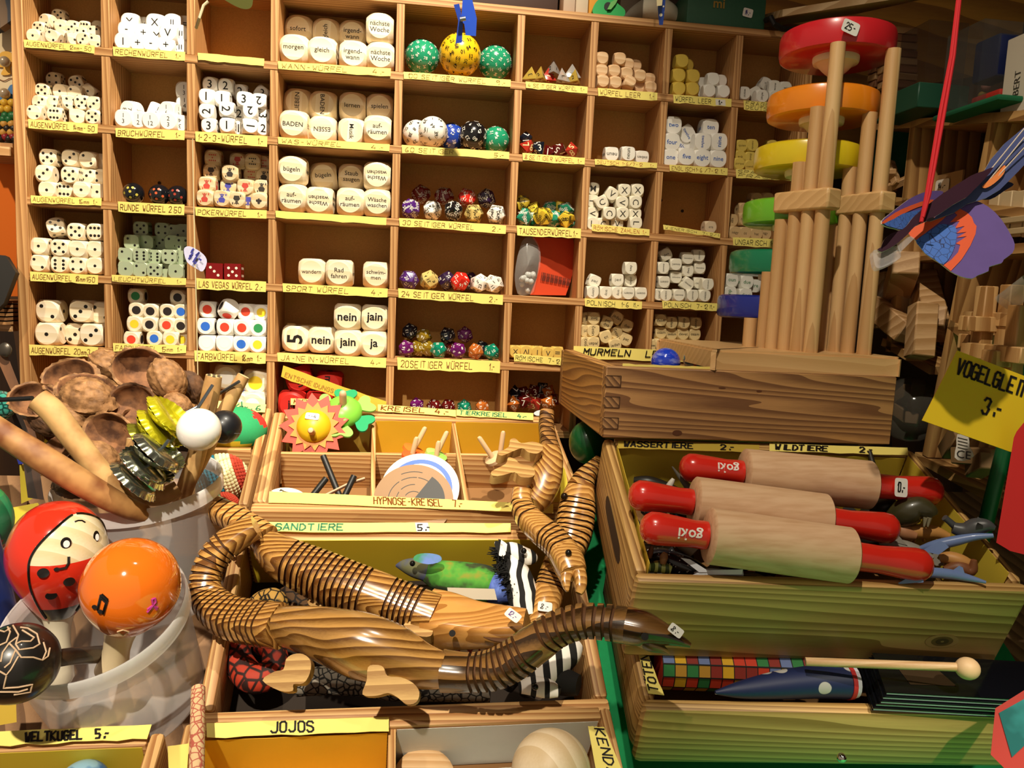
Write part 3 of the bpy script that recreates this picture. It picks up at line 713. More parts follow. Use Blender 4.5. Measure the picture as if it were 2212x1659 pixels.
cell(3, 6, 1, 'german_number_die', .0136, 1.45, ('txt', .42, .3, .78), SD, 'white German die', 'the DEUTSCH cell', '818,1225,.4,neun,180;950,1222,0,neun,-90;1060,1255,.7,sieben,180', 'German number dice')
cell(3, 7, 1, 'english_number_die', .0168, 1.45, ('txt', .38, .5, .72), WB, 'white English die', 'the ENGLISCH cell',
     '1310,995,.5,two;1415,1065,.9,twelve,55;1605,1015,.5,ten;1280,1128,.2,four;1380,1165,1,six,40;1545,1128,0,twelve,90;1680,1128,.05,nine,-90;1275,1258,.2,one;1415,1245,0,five;1540,1258,0,eight;1675,1265,0,nine', 'English number dice')
YD = [plain('D9BE5A', .5), plain('5A4416', .5)]
cell(3, 8, 1, 'spanish_die', .012, 1.4, TW, YD, 'yellow Spanish die', 'the SPANISCHE cell',
     '1855,1160,.6,quien;1940,1155,.6,cuando,90;2100,1160,1.6,quien;1840,1245,.6,que,180;1925,1255,.6,donde,90;1835,1305,0,porqué;1920,1335,.5,cuando;1990,1330,.7,que', 'Spanish question dice')
RZ = [plain('E2DAC2', .5), plain('3A352C', .5)]
cell(3, 6, 2, 'roman_numeral_die', .0128, 1.38, ('txt', .7, .3, .6), RZ, 'cream Roman die', 'the RÖMISCHE ZAHLEN cell',
     '655,1500,.8,M;820,1545,.4,V,32;920,1515,.4,X;1025,1515,.4,X;655,1600,.8,I,90;740,1610,.3,C,-30;900,1615,.3,V,90;1010,1610,.2,C,90;655,1700,.6,V,90;800,1698,.1,C,90;905,1702,.2,X;1005,1705,.3,X;650,1780,.3,L;750,1785,.5,C;860,1785,.5,V;1010,1778,0,L,90', 'Roman numeral dice')
cell(7, 7, 2, 'dialect_die', .0125, 1.4, TW, [plain('D8C0A0', .4), plain('4A463E', .5)], 'pale rounded die', 'the WIENERISCH cell', '1605,225,.1,ans', 'Viennese dice')
PL = [plain('E6E0CC', .5), plain('3E3A32', .5)]
cell(7, 6, 3, 'polish_die', .0126, 1.4, TW, PL, 'cream Polish die', 'the POLNISCH 1-6 cell',
     '970,550,.4,dwa,90;680,655,.6,pięć,20;865,645,.4,pięć,180;968,650,.9,jeden,90;665,742,.1,cztery,90;772,745,.2,trzy,90;865,745,.4,trzy,90;950,750,0,osiem,180;1050,752,0,osiem,180', 'small Polish number dice')
cell(7, 7, 3, 'polish_die', .0122, 1.4, TW, PL, 'cream Polish die', 'the POLNISCH 7-12 cell',
     '1250,440,.8,dwa,-30;1330,520,.5,dziesięć,180;1425,470,.6,dwanaście;1515,450,.6,dziesięć,90;1230,548,.5,dziewięć,90;1425,570,.8,dwa,-90;1520,548,.8,dwanaście;1235,660,.3,osiem,180;1330,622,.8,jedenaście;1425,678,.4,dziesięć,35;1585,680,0,jedenaście,90;1250,765,.2,osiem,90;1355,765,0,dziewięć,180;1460,768,.1,dziesięć,90;1560,770,0,osiem,-90;1180,760,.3,jeden,90;1515,670,1,osiem', 'large Polish number dice')
SL = [plain('D9C08A', .5), plain('3A3020', .5)]
cell(7, 6, 4, 'slavic_die', .0128, 1.4, ('txt', .36, .3, .76), SL, 'tan Slavic die', 'the cell below POLNISCH 1-6',
     '605,950,.6,pet,90;675,950,.3,šest,180;780,985,.6,pet/dva,20;858,945,.8,jedan,30;600,1050,.5,tri,180;672,1050,.3,četiri,90;938,1010,1,dva,20;855,1065,1,četiri,65;770,1100,.4,tri,-20;930,1120,.9,pet,20;595,1150,.2,četiri,90;672,1150,.1,jedan,180;845,1165,.2,jedan,-15', 'Slavic number dice')
cell(7, 7, 4, 'slavic_die', .0124, 1.4, ('txt', .36, .3, .76), SL, 'tan Slavic die', 'the cell below POLNISCH 7-12',
     '1210,965,.5,deset;1295,985,.6,sedam,90;1395,985,.6,deset,90;1490,990,.8,devet,90;1210,1065,.8,osam;1295,1075,.9,sedam;1388,1075,.8,devet;1480,1080,.9,osam;1165,1165,.3,sedam;1210,1160,.2,osam,90;1298,1170,.7,devet;1410,1185,.1,dva/deset,90;1505,1185,.4,devet', 'later Slavic number dice')
cell(7, 5, 4, 'roman_numeral_die', .0122, 1.4, ('txt', .6, .3, .6), [plain('D8B458', .5), plain('3A3020', .5)], 'yellow Roman die', 'the RÖMISCHE 7-12 cell',
     '50,1215,.5,X;135,1215,.3,IV,180;225,1220,.5,I;310,1230,0,V;385,1225,.5,II,90', 'later Roman numeral dice')
cell(7, 8, 3, 'italian_die', .0138, 1.45, ('txt', .4, .3, .76), [plain('E9E6DA', .45), plain('3E7A4A', .5)], 'white Italian die', 'the cell behind green discs',
     '1775,645,.6,uno,180;1895,660,.7,due;1760,750,.4,due,90;1885,765,.1,dieci;1960,690,1,tre', 'Italian number dice')
cell(7, 8, 2, 'hungarian_die', .0132, 1.4, TW, [plain('C8A878', .5), plain('4A3A26', .5)], 'brown Hungarian die', 'the UNGARISCH cell',
     '1975,0,1,kettő;2065,0,1,öt;1880,80,1,egy;1880,160,.7,három;1775,170,.8,egy,90;1800,270,.3,négy;1880,275,.3,öt;1970,278,.3,hat;2040,278,.5,egy', 'Hungarian number dice')
cell(5, 2, 5, 'big_colour_die', .0245, 1.33, 'dot', CD, 'large wooden die', 'the cell below FARBWÜRFEL 18mm',
     '2060,1465,.3,y;1800,1420,.7,w;1890,1640,0,w;2010,1640,0,w', 'large colour dice')
cell(6, 3, 5, 'word_die', .026, 1.30, ('txt', .4, 1.2, .8), [plain('C2261E', .45), BLK], 'big red die', 'the cell with the tilted label',
     '240,1440,.3,jam,70;480,1480,.5,muß,90;180,1640,0,ja;400,1640,.05,mit', 'big red dice')
# ---------------------------------------------------------------- trays
class Fr:
    def __init__(s, p0, slope, yaw):
        a, y = math.radians(slope), math.radians(yaw)
        s.ey = V((math.sin(y) * math.cos(a), math.cos(y) * math.cos(a), math.sin(a)))
        ex = V((math.cos(y), -math.sin(y), 0)); s.ex = ex; s.ez = s.ex.cross(s.ey).normalized()
        s.p0 = V(p0)
    def at(s, x, y, z=0): return s.p0 + s.ex * x + s.ey * y + s.ez * z
    def on(s, u, v, h=0): return PN(u, v, s.p0 + s.ez * h, s.ez)
    def loc(s, w): d = w - s.p0; return V((d.dot(s.ex), d.dot(s.ey), d.dot(s.ez)))
    def mat(s, x=0, y=0, z=0): return frame(s.at(x, y, z), s.ex, None, s.ez)
def lrel(o, par): o.matrix_local = par.matrix_world.inverted() @ o.matrix_local
TW1 = wood('D9AE72', 'A4703E', 'x', 420, 5, .55, 0, 0, .03); TW2 = wood('D9AE72', 'A4703E', 'y', 420, 5, .55, 0, 0, .03)
def tray(label, fr, x0, x1, y0, y1, H, t, mats=None, xs=(), ys=(), front_h=None, name='wooden_tray', r=.003, slot=False, pt=.004, group='wooden trays of toys', bot=None):
    e = empty(name, mat=fr.mat((x0 + x1) / 2, y0, -H))
    bpy.context.view_layer.update()
    cx = (x0 + x1) / 2
    m1, m2 = mats or (TW1, TW2)
    def pt_(nm, lo, hi, m, rr=r):
        return obj(nm, MB().rbox((lo[0] - cx, lo[1] - y0, lo[2] + H), (hi[0] - cx, hi[1] - y0, hi[2] + H), rr), m, e)
    pt_('front_board', (x0, y0, -H), (x1, y0 + t, 0), m1)
    pt_('back_board', (x0 + t, y1 - t, -H), (x1 - t, y1, 0), m1, .001)
    for a, b in ((x0, x0 + t), (x1 - t, x1)):
        o = pt_('side_board', (a, y0 + t, -H), (b, y1, 0), m2)
        if slot:
            mb = MB(); yc = (y0 + y1) / 2 - y0; xx = (a if a == x0 else b) - cx; sg = -1 if a == x0 else 1
            pts = [(yc + .034 * math.copysign(abs(math.cos(q)) ** .35, math.cos(q)), H * .62 + .0085 * math.sin(q)) for q in [2 * PI * k / 24 for k in range(24)]]
            mb.add([(xx + sg * .0003, p, q) for p, q in pts], [list(range(24))], 0)
            obj('handle_slot', mb, plain('3A2412', .8), o)
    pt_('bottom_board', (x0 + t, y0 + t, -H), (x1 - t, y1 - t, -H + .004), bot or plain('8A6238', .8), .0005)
    for x in xs: pt_('partition', (x - pt / 2, y0 + t, -H + .004), (x + pt / 2, y1 - t, -.003), TW2, .0006)
    for yv in ys:
        xx = [x0 + t] + list(xs) + [x1 - t]
        for a, b in zip(xx, xx[1:]): pt_('partition', (a + pt / 2, yv - pt / 2, -H + .004), (b - pt / 2, yv + pt / 2, -.005), TW1, .0006)
    tag(e, label, 'tray', group); return e
def plocal(o, par):
    """keep world-space mesh, hang it under PAR"""
    o.parent = par; o.matrix_local = par.matrix_world.inverted(); return o
def wpart(name, mb, mats, par, **k): return plocal(obj(name, mb, mats, None, **k), par)

K = Fr(PY(800, 888, -.012), 20.6, -3.6)
RB = Fr(PY(1640, 966, -.2), 23, 3.8)
_p = K.on(900, 1100) + V((0, -.012, -.012))
SB = Fr(PN(900, 1135, _p, V((0, 1, 0))), 35, -2)
JB = Fr(PN(880, 1552, SB.at(0, -.166, 0), V((0, 1, 0))), 30, -2)
LB = Fr(RB.at(0, 0, -.0712), 23, 3.8)
LY = LB.loc(LB.on(1500, 1536)).y

kt = tray('pine tray of spinning tops with six compartments below the shelf', K, -.0925, .1850, -.163, -.004, .046, .012, xs=(.0035, .0820), ys=(-.070,))
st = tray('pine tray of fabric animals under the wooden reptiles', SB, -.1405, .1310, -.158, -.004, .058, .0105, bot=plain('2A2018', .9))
jt = tray('pine tray of yoyos and cup toys at the front edge', JB, -.137, .136, -.16, .003, .055, .008, xs=(-.0095,), pt=.005)
GW = (wood('CFA665', '96703A', 'x', 330, 7, .5, .1, 0, .03, .04), wood('CFA665', '8E6634', 'y', 330, 7, .5, .1, 0, .03, .04))
rt = tray('pine tray of plastic animals with three rolling pins on it', RB, -.1265, .1305, -.155, .006, .068, .0095, mats=GW, slot=True, r=.004)
lt_ = tray('lower pine tray holding fabric cones and black booklets', LB, -.118, .139, LY, LY + .155, .054, .0105, mats=GW, r=.006)
gt = tray('pine tray with beanbag ball and crochet balls', K, -.152, -.0945, -.163, .004, .046, .0085, ys=(-.064,))
WKF = Fr(P(170, 1600, .45), 24, -2)
wt = tray('pine tray labelled for globe balls at the lower corner', WKF, -.11, WKF.loc(WKF.on(352, 1600)).x, -.10, .004, .05, .009)

def strip(name, fr, uv, h, par, text, ink=INK, mat=YEL, zo=.001, th=.75, width=.9, off=.04, w=.14, back=0, amp=.0008, extra=None, tilt=None):
    """paper strip whose four pixel corners tl,tr,br,bl lie on the tray's plane raised by zo"""
    q = [fr.on(u, v, zo) for u, v in uv]
    if tilt: q[2] = q[2] + fr.ez * tilt; q[3] = q[3] + fr.ez * tilt
    n = (q[1] - q[0]).cross(q[0] - q[3]).normalized()
    mb = MB(); paper(mb, q[0], q[1], q[3], q[2], n, 10, amp)
    if text:
        ux = q[2] - q[3]; uy = q[0] - q[3]
        handwrite(mb, text, q[3] + ux * off + uy * .18 + n * .0004, ux, uy, uy.length * th * .85, w, 1, ux.length * width)
    if extra: extra(mb, q, n)
    return wpart(name, mb, [mat, ink, WHITE_STICKER, INK], par)
# labels on the trays
strip('paper_label', K, [(582, 1062), (1195, 1090), (1195, 1108), (580, 1085)], 0, kt, 'HYPNOSE-KREISEL   7.-', BROWN, zo=.0012, width=.32, off=.36, w=.11)
strip('paper_label', K, [(816, 874), (985, 886), (985, 900), (816, 889)], 0, kt, 'KREISEL  4.-', BROWN, zo=.002)
strip('paper_label', K, [(986, 885), (1152, 893), (1152, 908), (986, 898)], 0, kt, 'TIERKREISEL   4,-', GRN_INK, zo=.002)
strip('paper_label', K, [(628, 861), (800, 868), (800, 882), (628, 874)], 0, kt, 'KREISEL 5.-', BROWN, zo=.002)
strip('paper_label', K, [(470, 866), (575, 874), (572, 892), (468, 882)], 0, gt, '.50/gr. 6', GRN_INK, plain('F4E88A', .5), zo=.002)
def lining(fr, par, x0, x1, y, z0, z1, mat, th=.0006):
    q = [fr.at(x0, y, z1), fr.at(x1, y, z1), fr.at(x0, y, z0), fr.at(x1, y, z0)]
    mb = MB(); paper(mb, *q, -fr.ey, 10, .0006); return wpart('paper_lining', mb, [mat], par)
OCH = plain('E8B22A', .5, var=.06, bscale=40)
lining(K, kt, .0056, .080, -.0172, -.041, -.001, OCH); lining(K, kt, .084, .172, -.0172, -.041, -.001, OCH)
lining(K, kt, -.080, .0015, -.0172, -.041, -.001, plain('9A7A2A', .6))
lining(SB, st, -.128, .118, -.0155, -.054, .0015, plain('E2C030', .55, var=.05, bscale=40))
lining(JB, jt, -.128, -.0125, -.0085, -.049, -.001, OCH)
def five(mb, q, n):
    ux = q[2] - q[3]; uy = q[0] - q[3]; a = q[3] + ux * .615 + uy * .05 + n * .0004
    mb.add([a, a + ux * .052, a + ux * .052 + uy * .95, a + uy * .95], [(0, 1, 2, 3)], 2)
    handwrite(mb, '5.-', a + ux * .006 + uy * .12, ux, uy, uy.length * .62, .2, 3)
strip('paper_label', SB, [(560, 1128), (1103, 1131), (1103, 1151), (560, 1149)], 0, st, 'SANDTIERE', GRN_INK, zo=.004, width=.27, off=.06, w=.2, extra=five)
strip('paper_label', JB, [(446, 1562), (840, 1550), (840, 1580), (447, 1595)], 0, jt, 'JOJOS', INK, zo=.003, width=.25, off=.345, w=.17, th=.8)
strip('paper_label', JB, [(1270, 1569), (1305, 1571), (1350, 1680), (1290, 1680)], 0, jt, '', INK, zo=.001)
kx = MB(); a, b = JB.on(1290, 1574, .0014), JB.on(1322, 1676, .0014)
handwrite(kx, 'KENDAMA', a - JB.ex * .002, (b - a), JB.ex, .006, .17, 0, (b - a).length * 1.45)
wpart('pen_writing', kx, [INK], jt)
strip('paper_label', WKF, [(-12, 1582), (328, 1565), (318, 1596), (-12, 1612)], 0, wt, '  WELTKUGEL   5.-', INK, zo=.004, width=.62, off=.14, w=.2)
lining(WKF, wt, -.10, WKF.loc(WKF.on(318, 1590)).x, -.008, -.045, .003, plain('C9B030', .55))
strip('paper_label', RB, [(1335, 951), (1640, 962), (1640, 978), (1335, 968)], 0, rt, 'WASSERTIERE      2.-', INK, plain('B59A3A', .6), zo=.001, width=.8, w=.2)
strip('paper_label', RB, [(1662, 958), (1960, 968), (1962, 984), (1662, 975)], 0, rt, 'WILDTIERE       2.-', INK, zo=.001, width=.72, w=.2)
YL2 = plain('D8BE3E', .55, var=.05, bscale=40)
lining(RB, rt, -.115, .1195, -.0052, -.056, -.002, YL2)
for sx, pts in ((-.1165, None), (.1205, None)):
    q = [RB.at(sx, -.142, .003), RB.at(sx, -.006, .001), RB.at(sx, -.142, -.05), RB.at(sx, -.006, -.05)]
    mb = MB(); paper(mb, *q, RB.ex * (1 if sx < 0 else -1), 10, .0008); wpart('paper_lining', mb, [YL2], rt)
tp = MB(); q = [LB.on(1378, 1408, .001), LB.on(1396, 1404, .001), LB.on(1434, 1502, .001), LB.on(1400, 1498, .001)]
paper(tp, q[3], q[0], q[2], q[1], LB.ez, 8, .0004)
handwrite(tp, 'TÖTEN', q[3] + LB.ex * .0065 + LB.ez * .0007 + LB.ey * .001, q[0] - q[3], -LB.ex, .0058, .17, 1, (q[0] - q[3]).length * .92)
wpart('paper_label', tp, [YEL, INK], lt_)

# the upper box of marbles with finger joints
T3 = wood('B98A54', '7A5230', 'x', 330, 10, .6, 0, 0, .05, .4, .35); T4 = wood('C6934F', '84562A', 'y', 330, 9, .6, 0, 0, .06, .3, .35); T5 = wood('A87C4C', '5E3E22', 'y', 300, 2, .8, 0, 0, .2, .1, .35)
bx = empty('marble_box', (.2655, -.2, -.106)); tag(bx, 'dovetailed pine box with marbles under the rod tower', 'box')
bpy.context.view_layer.update()
X0, X1, Y0, Y1, Z0, Z1 = .1455, .3875, -.200, -.008, -.106, -.0500
wpart('front_board', MB().rbox((X0, Y0, Z0), (X1, Y0 + .011, Z1), .0008, 1), T3, bx)
wpart('back_board', MB().rbox((X0, Y1 - .011, Z0), (X1, Y1, Z1 - .001), .0008, 1), T3, bx)
for a, b in ((X0, X0 + .011), (X1 - .011, X1)):
    wpart('side_board', MB().rbox((a, Y0 + .011, Z0), (b, Y1 - .011, Z1), .0008, 1), T4, bx)
wpart('bottom_board', MB().box((X0 + .011, Y0 + .011, Z0), (X1 - .011, Y1 - .011, Z0 + .004)), T3, bx)
for k in range(3):
    z = Z0 + .0075 + k * .0165
    wpart('joint_finger', MB().rbox((X0 - .0002, Y0 - .00035, z), (X0 + .0118, Y0 + .003, z + .0085), .0003, 1), T5, bx)
jl = MB()
for k in range(3):
    z = Z0 + .0075 + k * .0165
    for zz in (z, z + .0085): jl.box((X0, Y0 - .0005, zz - .0003), (X0 + .012, Y0 - .0003, zz + .0003))
    jl.box((X0 + .0117, Y0 - .0005, z), (X0 + .0123, Y0 - .0003, z + .0085))
wpart('joint_line', jl, plain('4A2E16', .8), bx)
for i, (u, v, a, b) in enumerate(((1463, 935, .004, .0022), (1640, 845, .0024, .0008), (1560, 838, .003, .0006))):
    kn = MB(); c = PY(u, v, Y0 - .0003); kn.add([c + V((a * math.cos(t), 0, b * math.sin(t))) for t in [2 * PI * k / 14 for k in range(14)]], [list(range(14))])
    wpart('knot', kn, plain('5A3218', .7), bx)
mb = MB(); paper(mb, V((X0 + .01, Y1 - .012, Z1 + .004)), V((X0 + .19, Y1 - .012, Z1 + .003)), V((X0 + .01, Y1 - .0125, Z1 - .008)), V((X0 + .19, Y1 - .0125, Z1 - .008)), V((0, -1, 0)), 10, .0006)
handwrite(mb, 'MURMELN   LEUCHTKUGELN', V((X0 + .02, Y1 - .0131, Z1 - .004)), V((1, 0, 0)), V((0, 0, 1)), .006, .18, 1, .15)
wpart('paper_label', mb, [YEL, INK], bx)
mb = MB(); paper(mb, V((X0 + .016, Y0 + .0128, Z1 + .0016)), V((.235, Y0 + .0128, Z1 + .0016)), V((X0 + .016, Y0 + .0118, Z1 - .02)), V((.235, Y0 + .0118, Z1 - .02)), V((0, -1, 0)), 14, .001)
wpart('paper_lining', mb, [YEL], bx)
for u, v, r, m, lb in ((1438, 779, .0125, ramp2('1E3FC8', 'A8B8F0', 'noise', 90, (.5, .75), .15, coat=1, mscale=(1, 1, 3)), 'shiny blue marbled ball nearest the finger joints in the box'),
                       (1508, 778, .0135, ramp2('2E5A7A', 'A03A44', 'wave', 30, (.8, .95), .15, coat=1, distort=3), 'dark blue marble ball with red streak in the box')):
    c = PY(u, v, -.15 if r < .013 else -.12); c.z = Z1 + (.001 if r < .013 else .003)
    thing('marble_ball', lb, 'ball', MB().sphere((0, 0, 0), r, 28), [m], M.Translation(c), 'balls in the marble box')

# the sloping counter and its cloth
cf = Fr((0, -.055, -.2135), 31, 0)
ct = empty('display_counter', mat=cf.mat(0, -.25, -.03)); tag(ct, 'sloping wooden counter board under the trays', 'counter')
bpy.context.view_layer.update()
wpart('board', MB().box((-.62, -.42, -.02), (.62, .045, 0), 0, cf.mat()), wood('9A7450', '6E4E32', 'y', 120, 2, .6, 0, 0, .02), ct)
for sx in (-.58, .58):
    for yy in (-.38, .0):
        p = cf.at(sx, yy, -.02); wpart('leg', MB().box((p.x - .02, p.y - .02, -1.0), (p.x + .02, p.y + .02, p.z)), wood('7A5A3A', '4E3822', 'z', 60), ct)
GC = plain('0E8A4E', .85, var=.1, bscale=200)
mb = MB(); N = 40
vs = []; fs = []
for j in range(N + 1):
    for i in range(N + 1):
        x = .128 + .40 * i / N; y = -.40 + .43 * j / N
        h = .003 + .0016 * noise.noise(V((x * 22, y * 22, 0))) + .0008 * noise.noise(V((x * 60, y * 60, 3)))
        vs.append(cf.at(x, y, h))
for j in range(N):
    for i in range(N):
        a = j * (N + 1) + i; fs.append((a, a + 1, a + N + 2, a + N + 1))
mb.add(vs, fs); thing('green_cloth', 'green cloth lying on the counter under the pine trays', 'cloth', mb, [GC])

mb = MB(); vs = []; fs = []; N = 30
for j in range(N + 1):
    for i in range(N + 1):
        x = .10 + .62 * i / N; y = -.86 + .42 * j / N; vs.append(V((x, y, -.425 + .004 * noise.noise(V((x * 14, y * 14, 1))))))
for j in range(N):
    for i in range(N): a = j * (N + 1) + i; fs.append((a, a + 1, a + N + 2, a + N + 1))
mb.add(vs, fs); thing('green_bounce_cloth', 'added green bounce cloth on the low front ledge before the pine trays', 'cloth', mb, [plain('3AB45A', .9)])  # unseen cloth, added to bounce green light onto the tray fronts
thing('front_ledge', 'low wooden ledge under the green bounce cloth', 'ledge', MB().box((.10, -.86, -1.0), (.72, -.44, -.431)), [wood('7A5A3A', '4E3822', 'x', 60)])

# RB front knot
c = RB.on(2035, 1385, 0); yk = -.1552; l = PN(2035, 1385, RB.at(0, yk, 0), RB.ey)
for a, b, h in ((.0115, .0062, 'A88450'), (.0075, .0044, '6A5228'), (.0045, .0028, '4A3A1C'), (.0012, .0008, '8A7040')):
    mb = MB(); mb.add([l - RB.ey * (.0001 * (1 + (a < .011) + (a < .007) + (a < .004))) + RB.ex * (a * math.cos(t)) + RB.ez * (b * math.sin(t)) for t in [2 * PI * k / 24 for k in range(24)]], [list(range(24))]); wpart('knot', mb, plain(h, .7), rt)
# ---------------------------------------------------------------- helpers for shaped toys
def catmull(pts, n):
    """pts: tuples of equal length; n samples per span"""
    out = []
    for i in range(len(pts) - 1):
        p0, p1, p2, p3 = pts[max(i - 1, 0)], pts[i], pts[i + 1], pts[min(i + 2, len(pts) - 1)]
        for k in range(n):
            t = k / n
            out.append(tuple(.5 * (2 * b + (c - a) * t + (2 * a - 5 * b + 4 * c - d) * t * t + (3 * b - a - 3 * c + d) * t ** 3) for a, b, c, d in zip(p0, p1, p2, p3)))
    out.append(tuple(map(float, pts[-1]))); return out
def pxpath(pts, n=8):
    """pts (u,v,depth,radius px) -> world points and radii"""
    s = catmull(pts, n)
    return [P(u, v, d) for u, v, d, r in s], [r * d / F for u, v, d, r in s]
OCT = [(math.cos(a + PI / 8 * 0), math.sin(a)) for a in [2 * PI * k / 16 for k in range(16)]]
OCT = [(math.copysign(abs(c) ** .62, c), math.copysign(abs(s) ** .62, s)) for c, s in OCT]
OCT = [(a * .93, b * .93) for a, b in OCT]
RND = [(math.cos(2 * PI * k / 20), math.sin(2 * PI * k / 20)) for k in range(20)]
def grooved(pts, grooves, sec=OCT, depth_=.16, wid=.0016, flat=1.0, n=10, up=None, dark=1):
    """swept bar with saw cuts at the arc-length fractions GROOVES"""
    W, R = pxpath(pts, n)
    L = [0]
    for a, b in zip(W, W[1:]): L.append(L[-1] + (b - a).length)
    T = L[-1]; rows = [(l, 0) for l in L]
    for g in grooves:
        c = g * T; rows = [q for q in rows if not (c - wid * .8 < q[0] < c + wid * .8)]
        rows += [(c - wid / 2, 0), (c - wid * .35, 2), (c + wid * .35, 1), (c + wid / 2, 0)]
    rows.sort()
    P_, R_, band = [], [], []
    def at(l):
        l = max(0, min(T, l))
        for i in range(len(L) - 1):
            if l <= L[i + 1] + 1e-9:
                t = (l - L[i]) / max(L[i + 1] - L[i], 1e-9); return W[i].lerp(W[i + 1], t), R[i] * (1 - t) + R[i + 1] * t
    for i, (l, k) in enumerate(rows):
        p, r = at(l)
        if k: r *= 1 - depth_
        P_.append(p); R_.append((r * flat, r))
        nk = rows[i + 1][1] if i + 1 < len(rows) else 0
        band.append(dark if (k or nk) else 0)
    mb = MB(); mb.tube(P_, R_, sec=sec, up=up or (0, -.5, .86), mif=lambda i: band[i]); return mb
def frac(a, b, n): return [a + (b - a) * (k + .5) / n for k in range(n)]
def plate(pts, c, th, n=None, mi=0, side=None):
    """flat cut-out: pixel outline on the plane through point C with normal N, extruded away from the viewer"""
    n = (n or (C0 - c)).normalized(); q = [PN(u, v, c, n) for u, v in pts]
    area = sum(a.cross(b).dot(n) for a, b in zip([x - c for x in q], [x - c for x in q[1:] + q[:1]]))
    if area < 0: q = q[::-1]
    m = len(q); mb = MB(); side = mi if side is None else side
    mb.add(q + [x - n * th for x in q], [list(range(m)), list(range(2 * m - 1, m - 1, -1))] + [(i, m + i, m + (i + 1) % m, (i + 1) % m) for i in range(m)], [mi, mi] + [side] * m)
    return mb
def smooth_out(pts, n=4):
    """rounded closed outline through pts"""
    m = len(pts); out = []
    for i in range(m):
        p0, p1, p2, p3 = pts[i - 1], pts[i], pts[(i + 1) % m], pts[(i + 2) % m]
        for k in range(n):
            t = k / n; out.append(tuple(.5 * (2 * b + (c - a) * t + (2 * a - 5 * b + 4 * c - d) * t * t + (3 * b - a - 3 * c + d) * t ** 3) for a, b, c, d in zip(p0, p1, p2, p3)))
    return out
def wthing(name, label, cat, at, group=None):
    e = empty(name, at); tag(e, label, cat, group); bpy.context.view_layer.update(); return e
def sticker(par, c, n, up, w, h, text, name='price_sticker', ink=None):
    n = V(n).normalized(); u = V(up) - n * V(up).dot(n); u.normalize(); x = u.cross(n); c = V(c) + n * .0006
    pts = [(w / 2 * sx * (1 - .0), h / 2 * sy) for sx, sy in ((-1, -1), (1, -1), (1, 1), (-1, 1))]
    o = [(a * .5 * w, b * .5 * h) for a, b in [(math.copysign(abs(math.cos(t)) ** .3, math.cos(t)), math.copysign(abs(math.sin(t)) ** .3, math.sin(t))) for t in [2 * PI * k / 24 for k in range(24)]]]
    mb = MB(); mb.add([c + x * a + u * b for a, b in o], [list(range(24))], 0)
    handwrite(mb, text, c - x * (w * .32) - u * (h * .25), x, u, h * .5, .13, 1, w * .66)
    return wpart(name, mb, [WHITE_STICKER, ink or INK], par)

# ---------------------------------------------------------------- wooden reptiles
LACQ = wood('C8954E', '6A4018', 'x', 300, 9, .22, .7, 0, .12, .015, .45, .5)
LACQ2 = wood('D9A55C', '9A6830', 'x', 300, 9, .2, .7, 0, .12, .015, .45, .9)
LACQ3 = wood('C89A54', '7A4A1E', 'y', 300, 9, .3, .4, 0, .12, .015, .45, .4)
CUT = plain('52300F', .7); RAW = wood('C69E5E', '9A7038', 'x', 180, 5, .7, 0, 0, .1, .2, .5, .7)
# front one, tail curled up at one end, head over the neighbouring tray
e = wthing('wooden_reptile', 'dark wooden jointed reptile in front, neck raised over the green-cloth gap', 'wooden animal', P(760, 1480, .49), 'jointed wooden reptiles')
wpart('tail', grooved([(554, 1138, .544, 25), (515, 1158, .542, 30), (470, 1195, .537, 33), (445, 1245, .531, 34), (450, 1295, .525, 39), (490, 1330, .515, 44), (545, 1345, .508, 46), (606, 1352, .500, 47)], frac(.17, .93, 21), flat=1.0), [LACQ, CUT], e)
wpart('body', grooved([(604, 1352, .500, 47), (650, 1360, .496, 57), (710, 1375, .492, 71), (780, 1396, .49, 82), (850, 1416, .488, 76), (910, 1438, .485, 58), (958, 1449, .483, 45)], [], flat=.7, n=8), [wood('B98A4A', '64401A', 'x', 230, 8, .2, .7, 0, .06, .015, .35, .25), CUT], e)
wpart('neck', grooved([(956, 1449, .483, 43), (1010, 1453, .481, 40), (1065, 1447, .478, 42), (1110, 1425, .476, 43), (1155, 1392, .474, 41), (1205, 1358, .470, 38), (1260, 1342, .466, 36), (1315, 1345, .462, 37), (1358, 1352, .458, 37)], frac(.13, .46, 9) + frac(.56, .95, 9), wid=.0022, depth_=.2), [wood('8A6232', '33200C', 'x', 130, 10, .25, .6, 0, .1, .08, .4, .4), CUT], e)
h = wpart('head', MB().tube(*pxpath([(1352, 1350, .458, 38), (1390, 1358, .455, 36), (1420, 1366, .452, 28), (1450, 1376, .449, 18), (1492, 1394, .446, 5)], 6), sec=OCT, up=(0, -.5, .86)), wood('7A5428', '2A1808', 'x', 130, 10, .25, .6, 0, .1, .08, .4, .3), e)
wpart('lower_jaw', MB().tube(*pxpath([(1375, 1376, .455, 16), (1405, 1392, .452, 15), (1430, 1402, .450, 9), (1446, 1413, .448, 3)], 5), sec=OCT, up=(0, -.5, .86)), wood('8A7038', '4A3818', 'x', 130, 10, .3, .3, 0, .1, .08, .4, .3), e)
wpart('eye', MB().cyl(P(1393, 1375, .4475), P(1393, 1375, .4425), .0022, 14), plain('14100C', .25), e)
sticker(e, P(1460, 1362, .4415), C0 - P(1460, 1362, .44), V((.5, 0, .8)), .0085, .0055, '8.-')
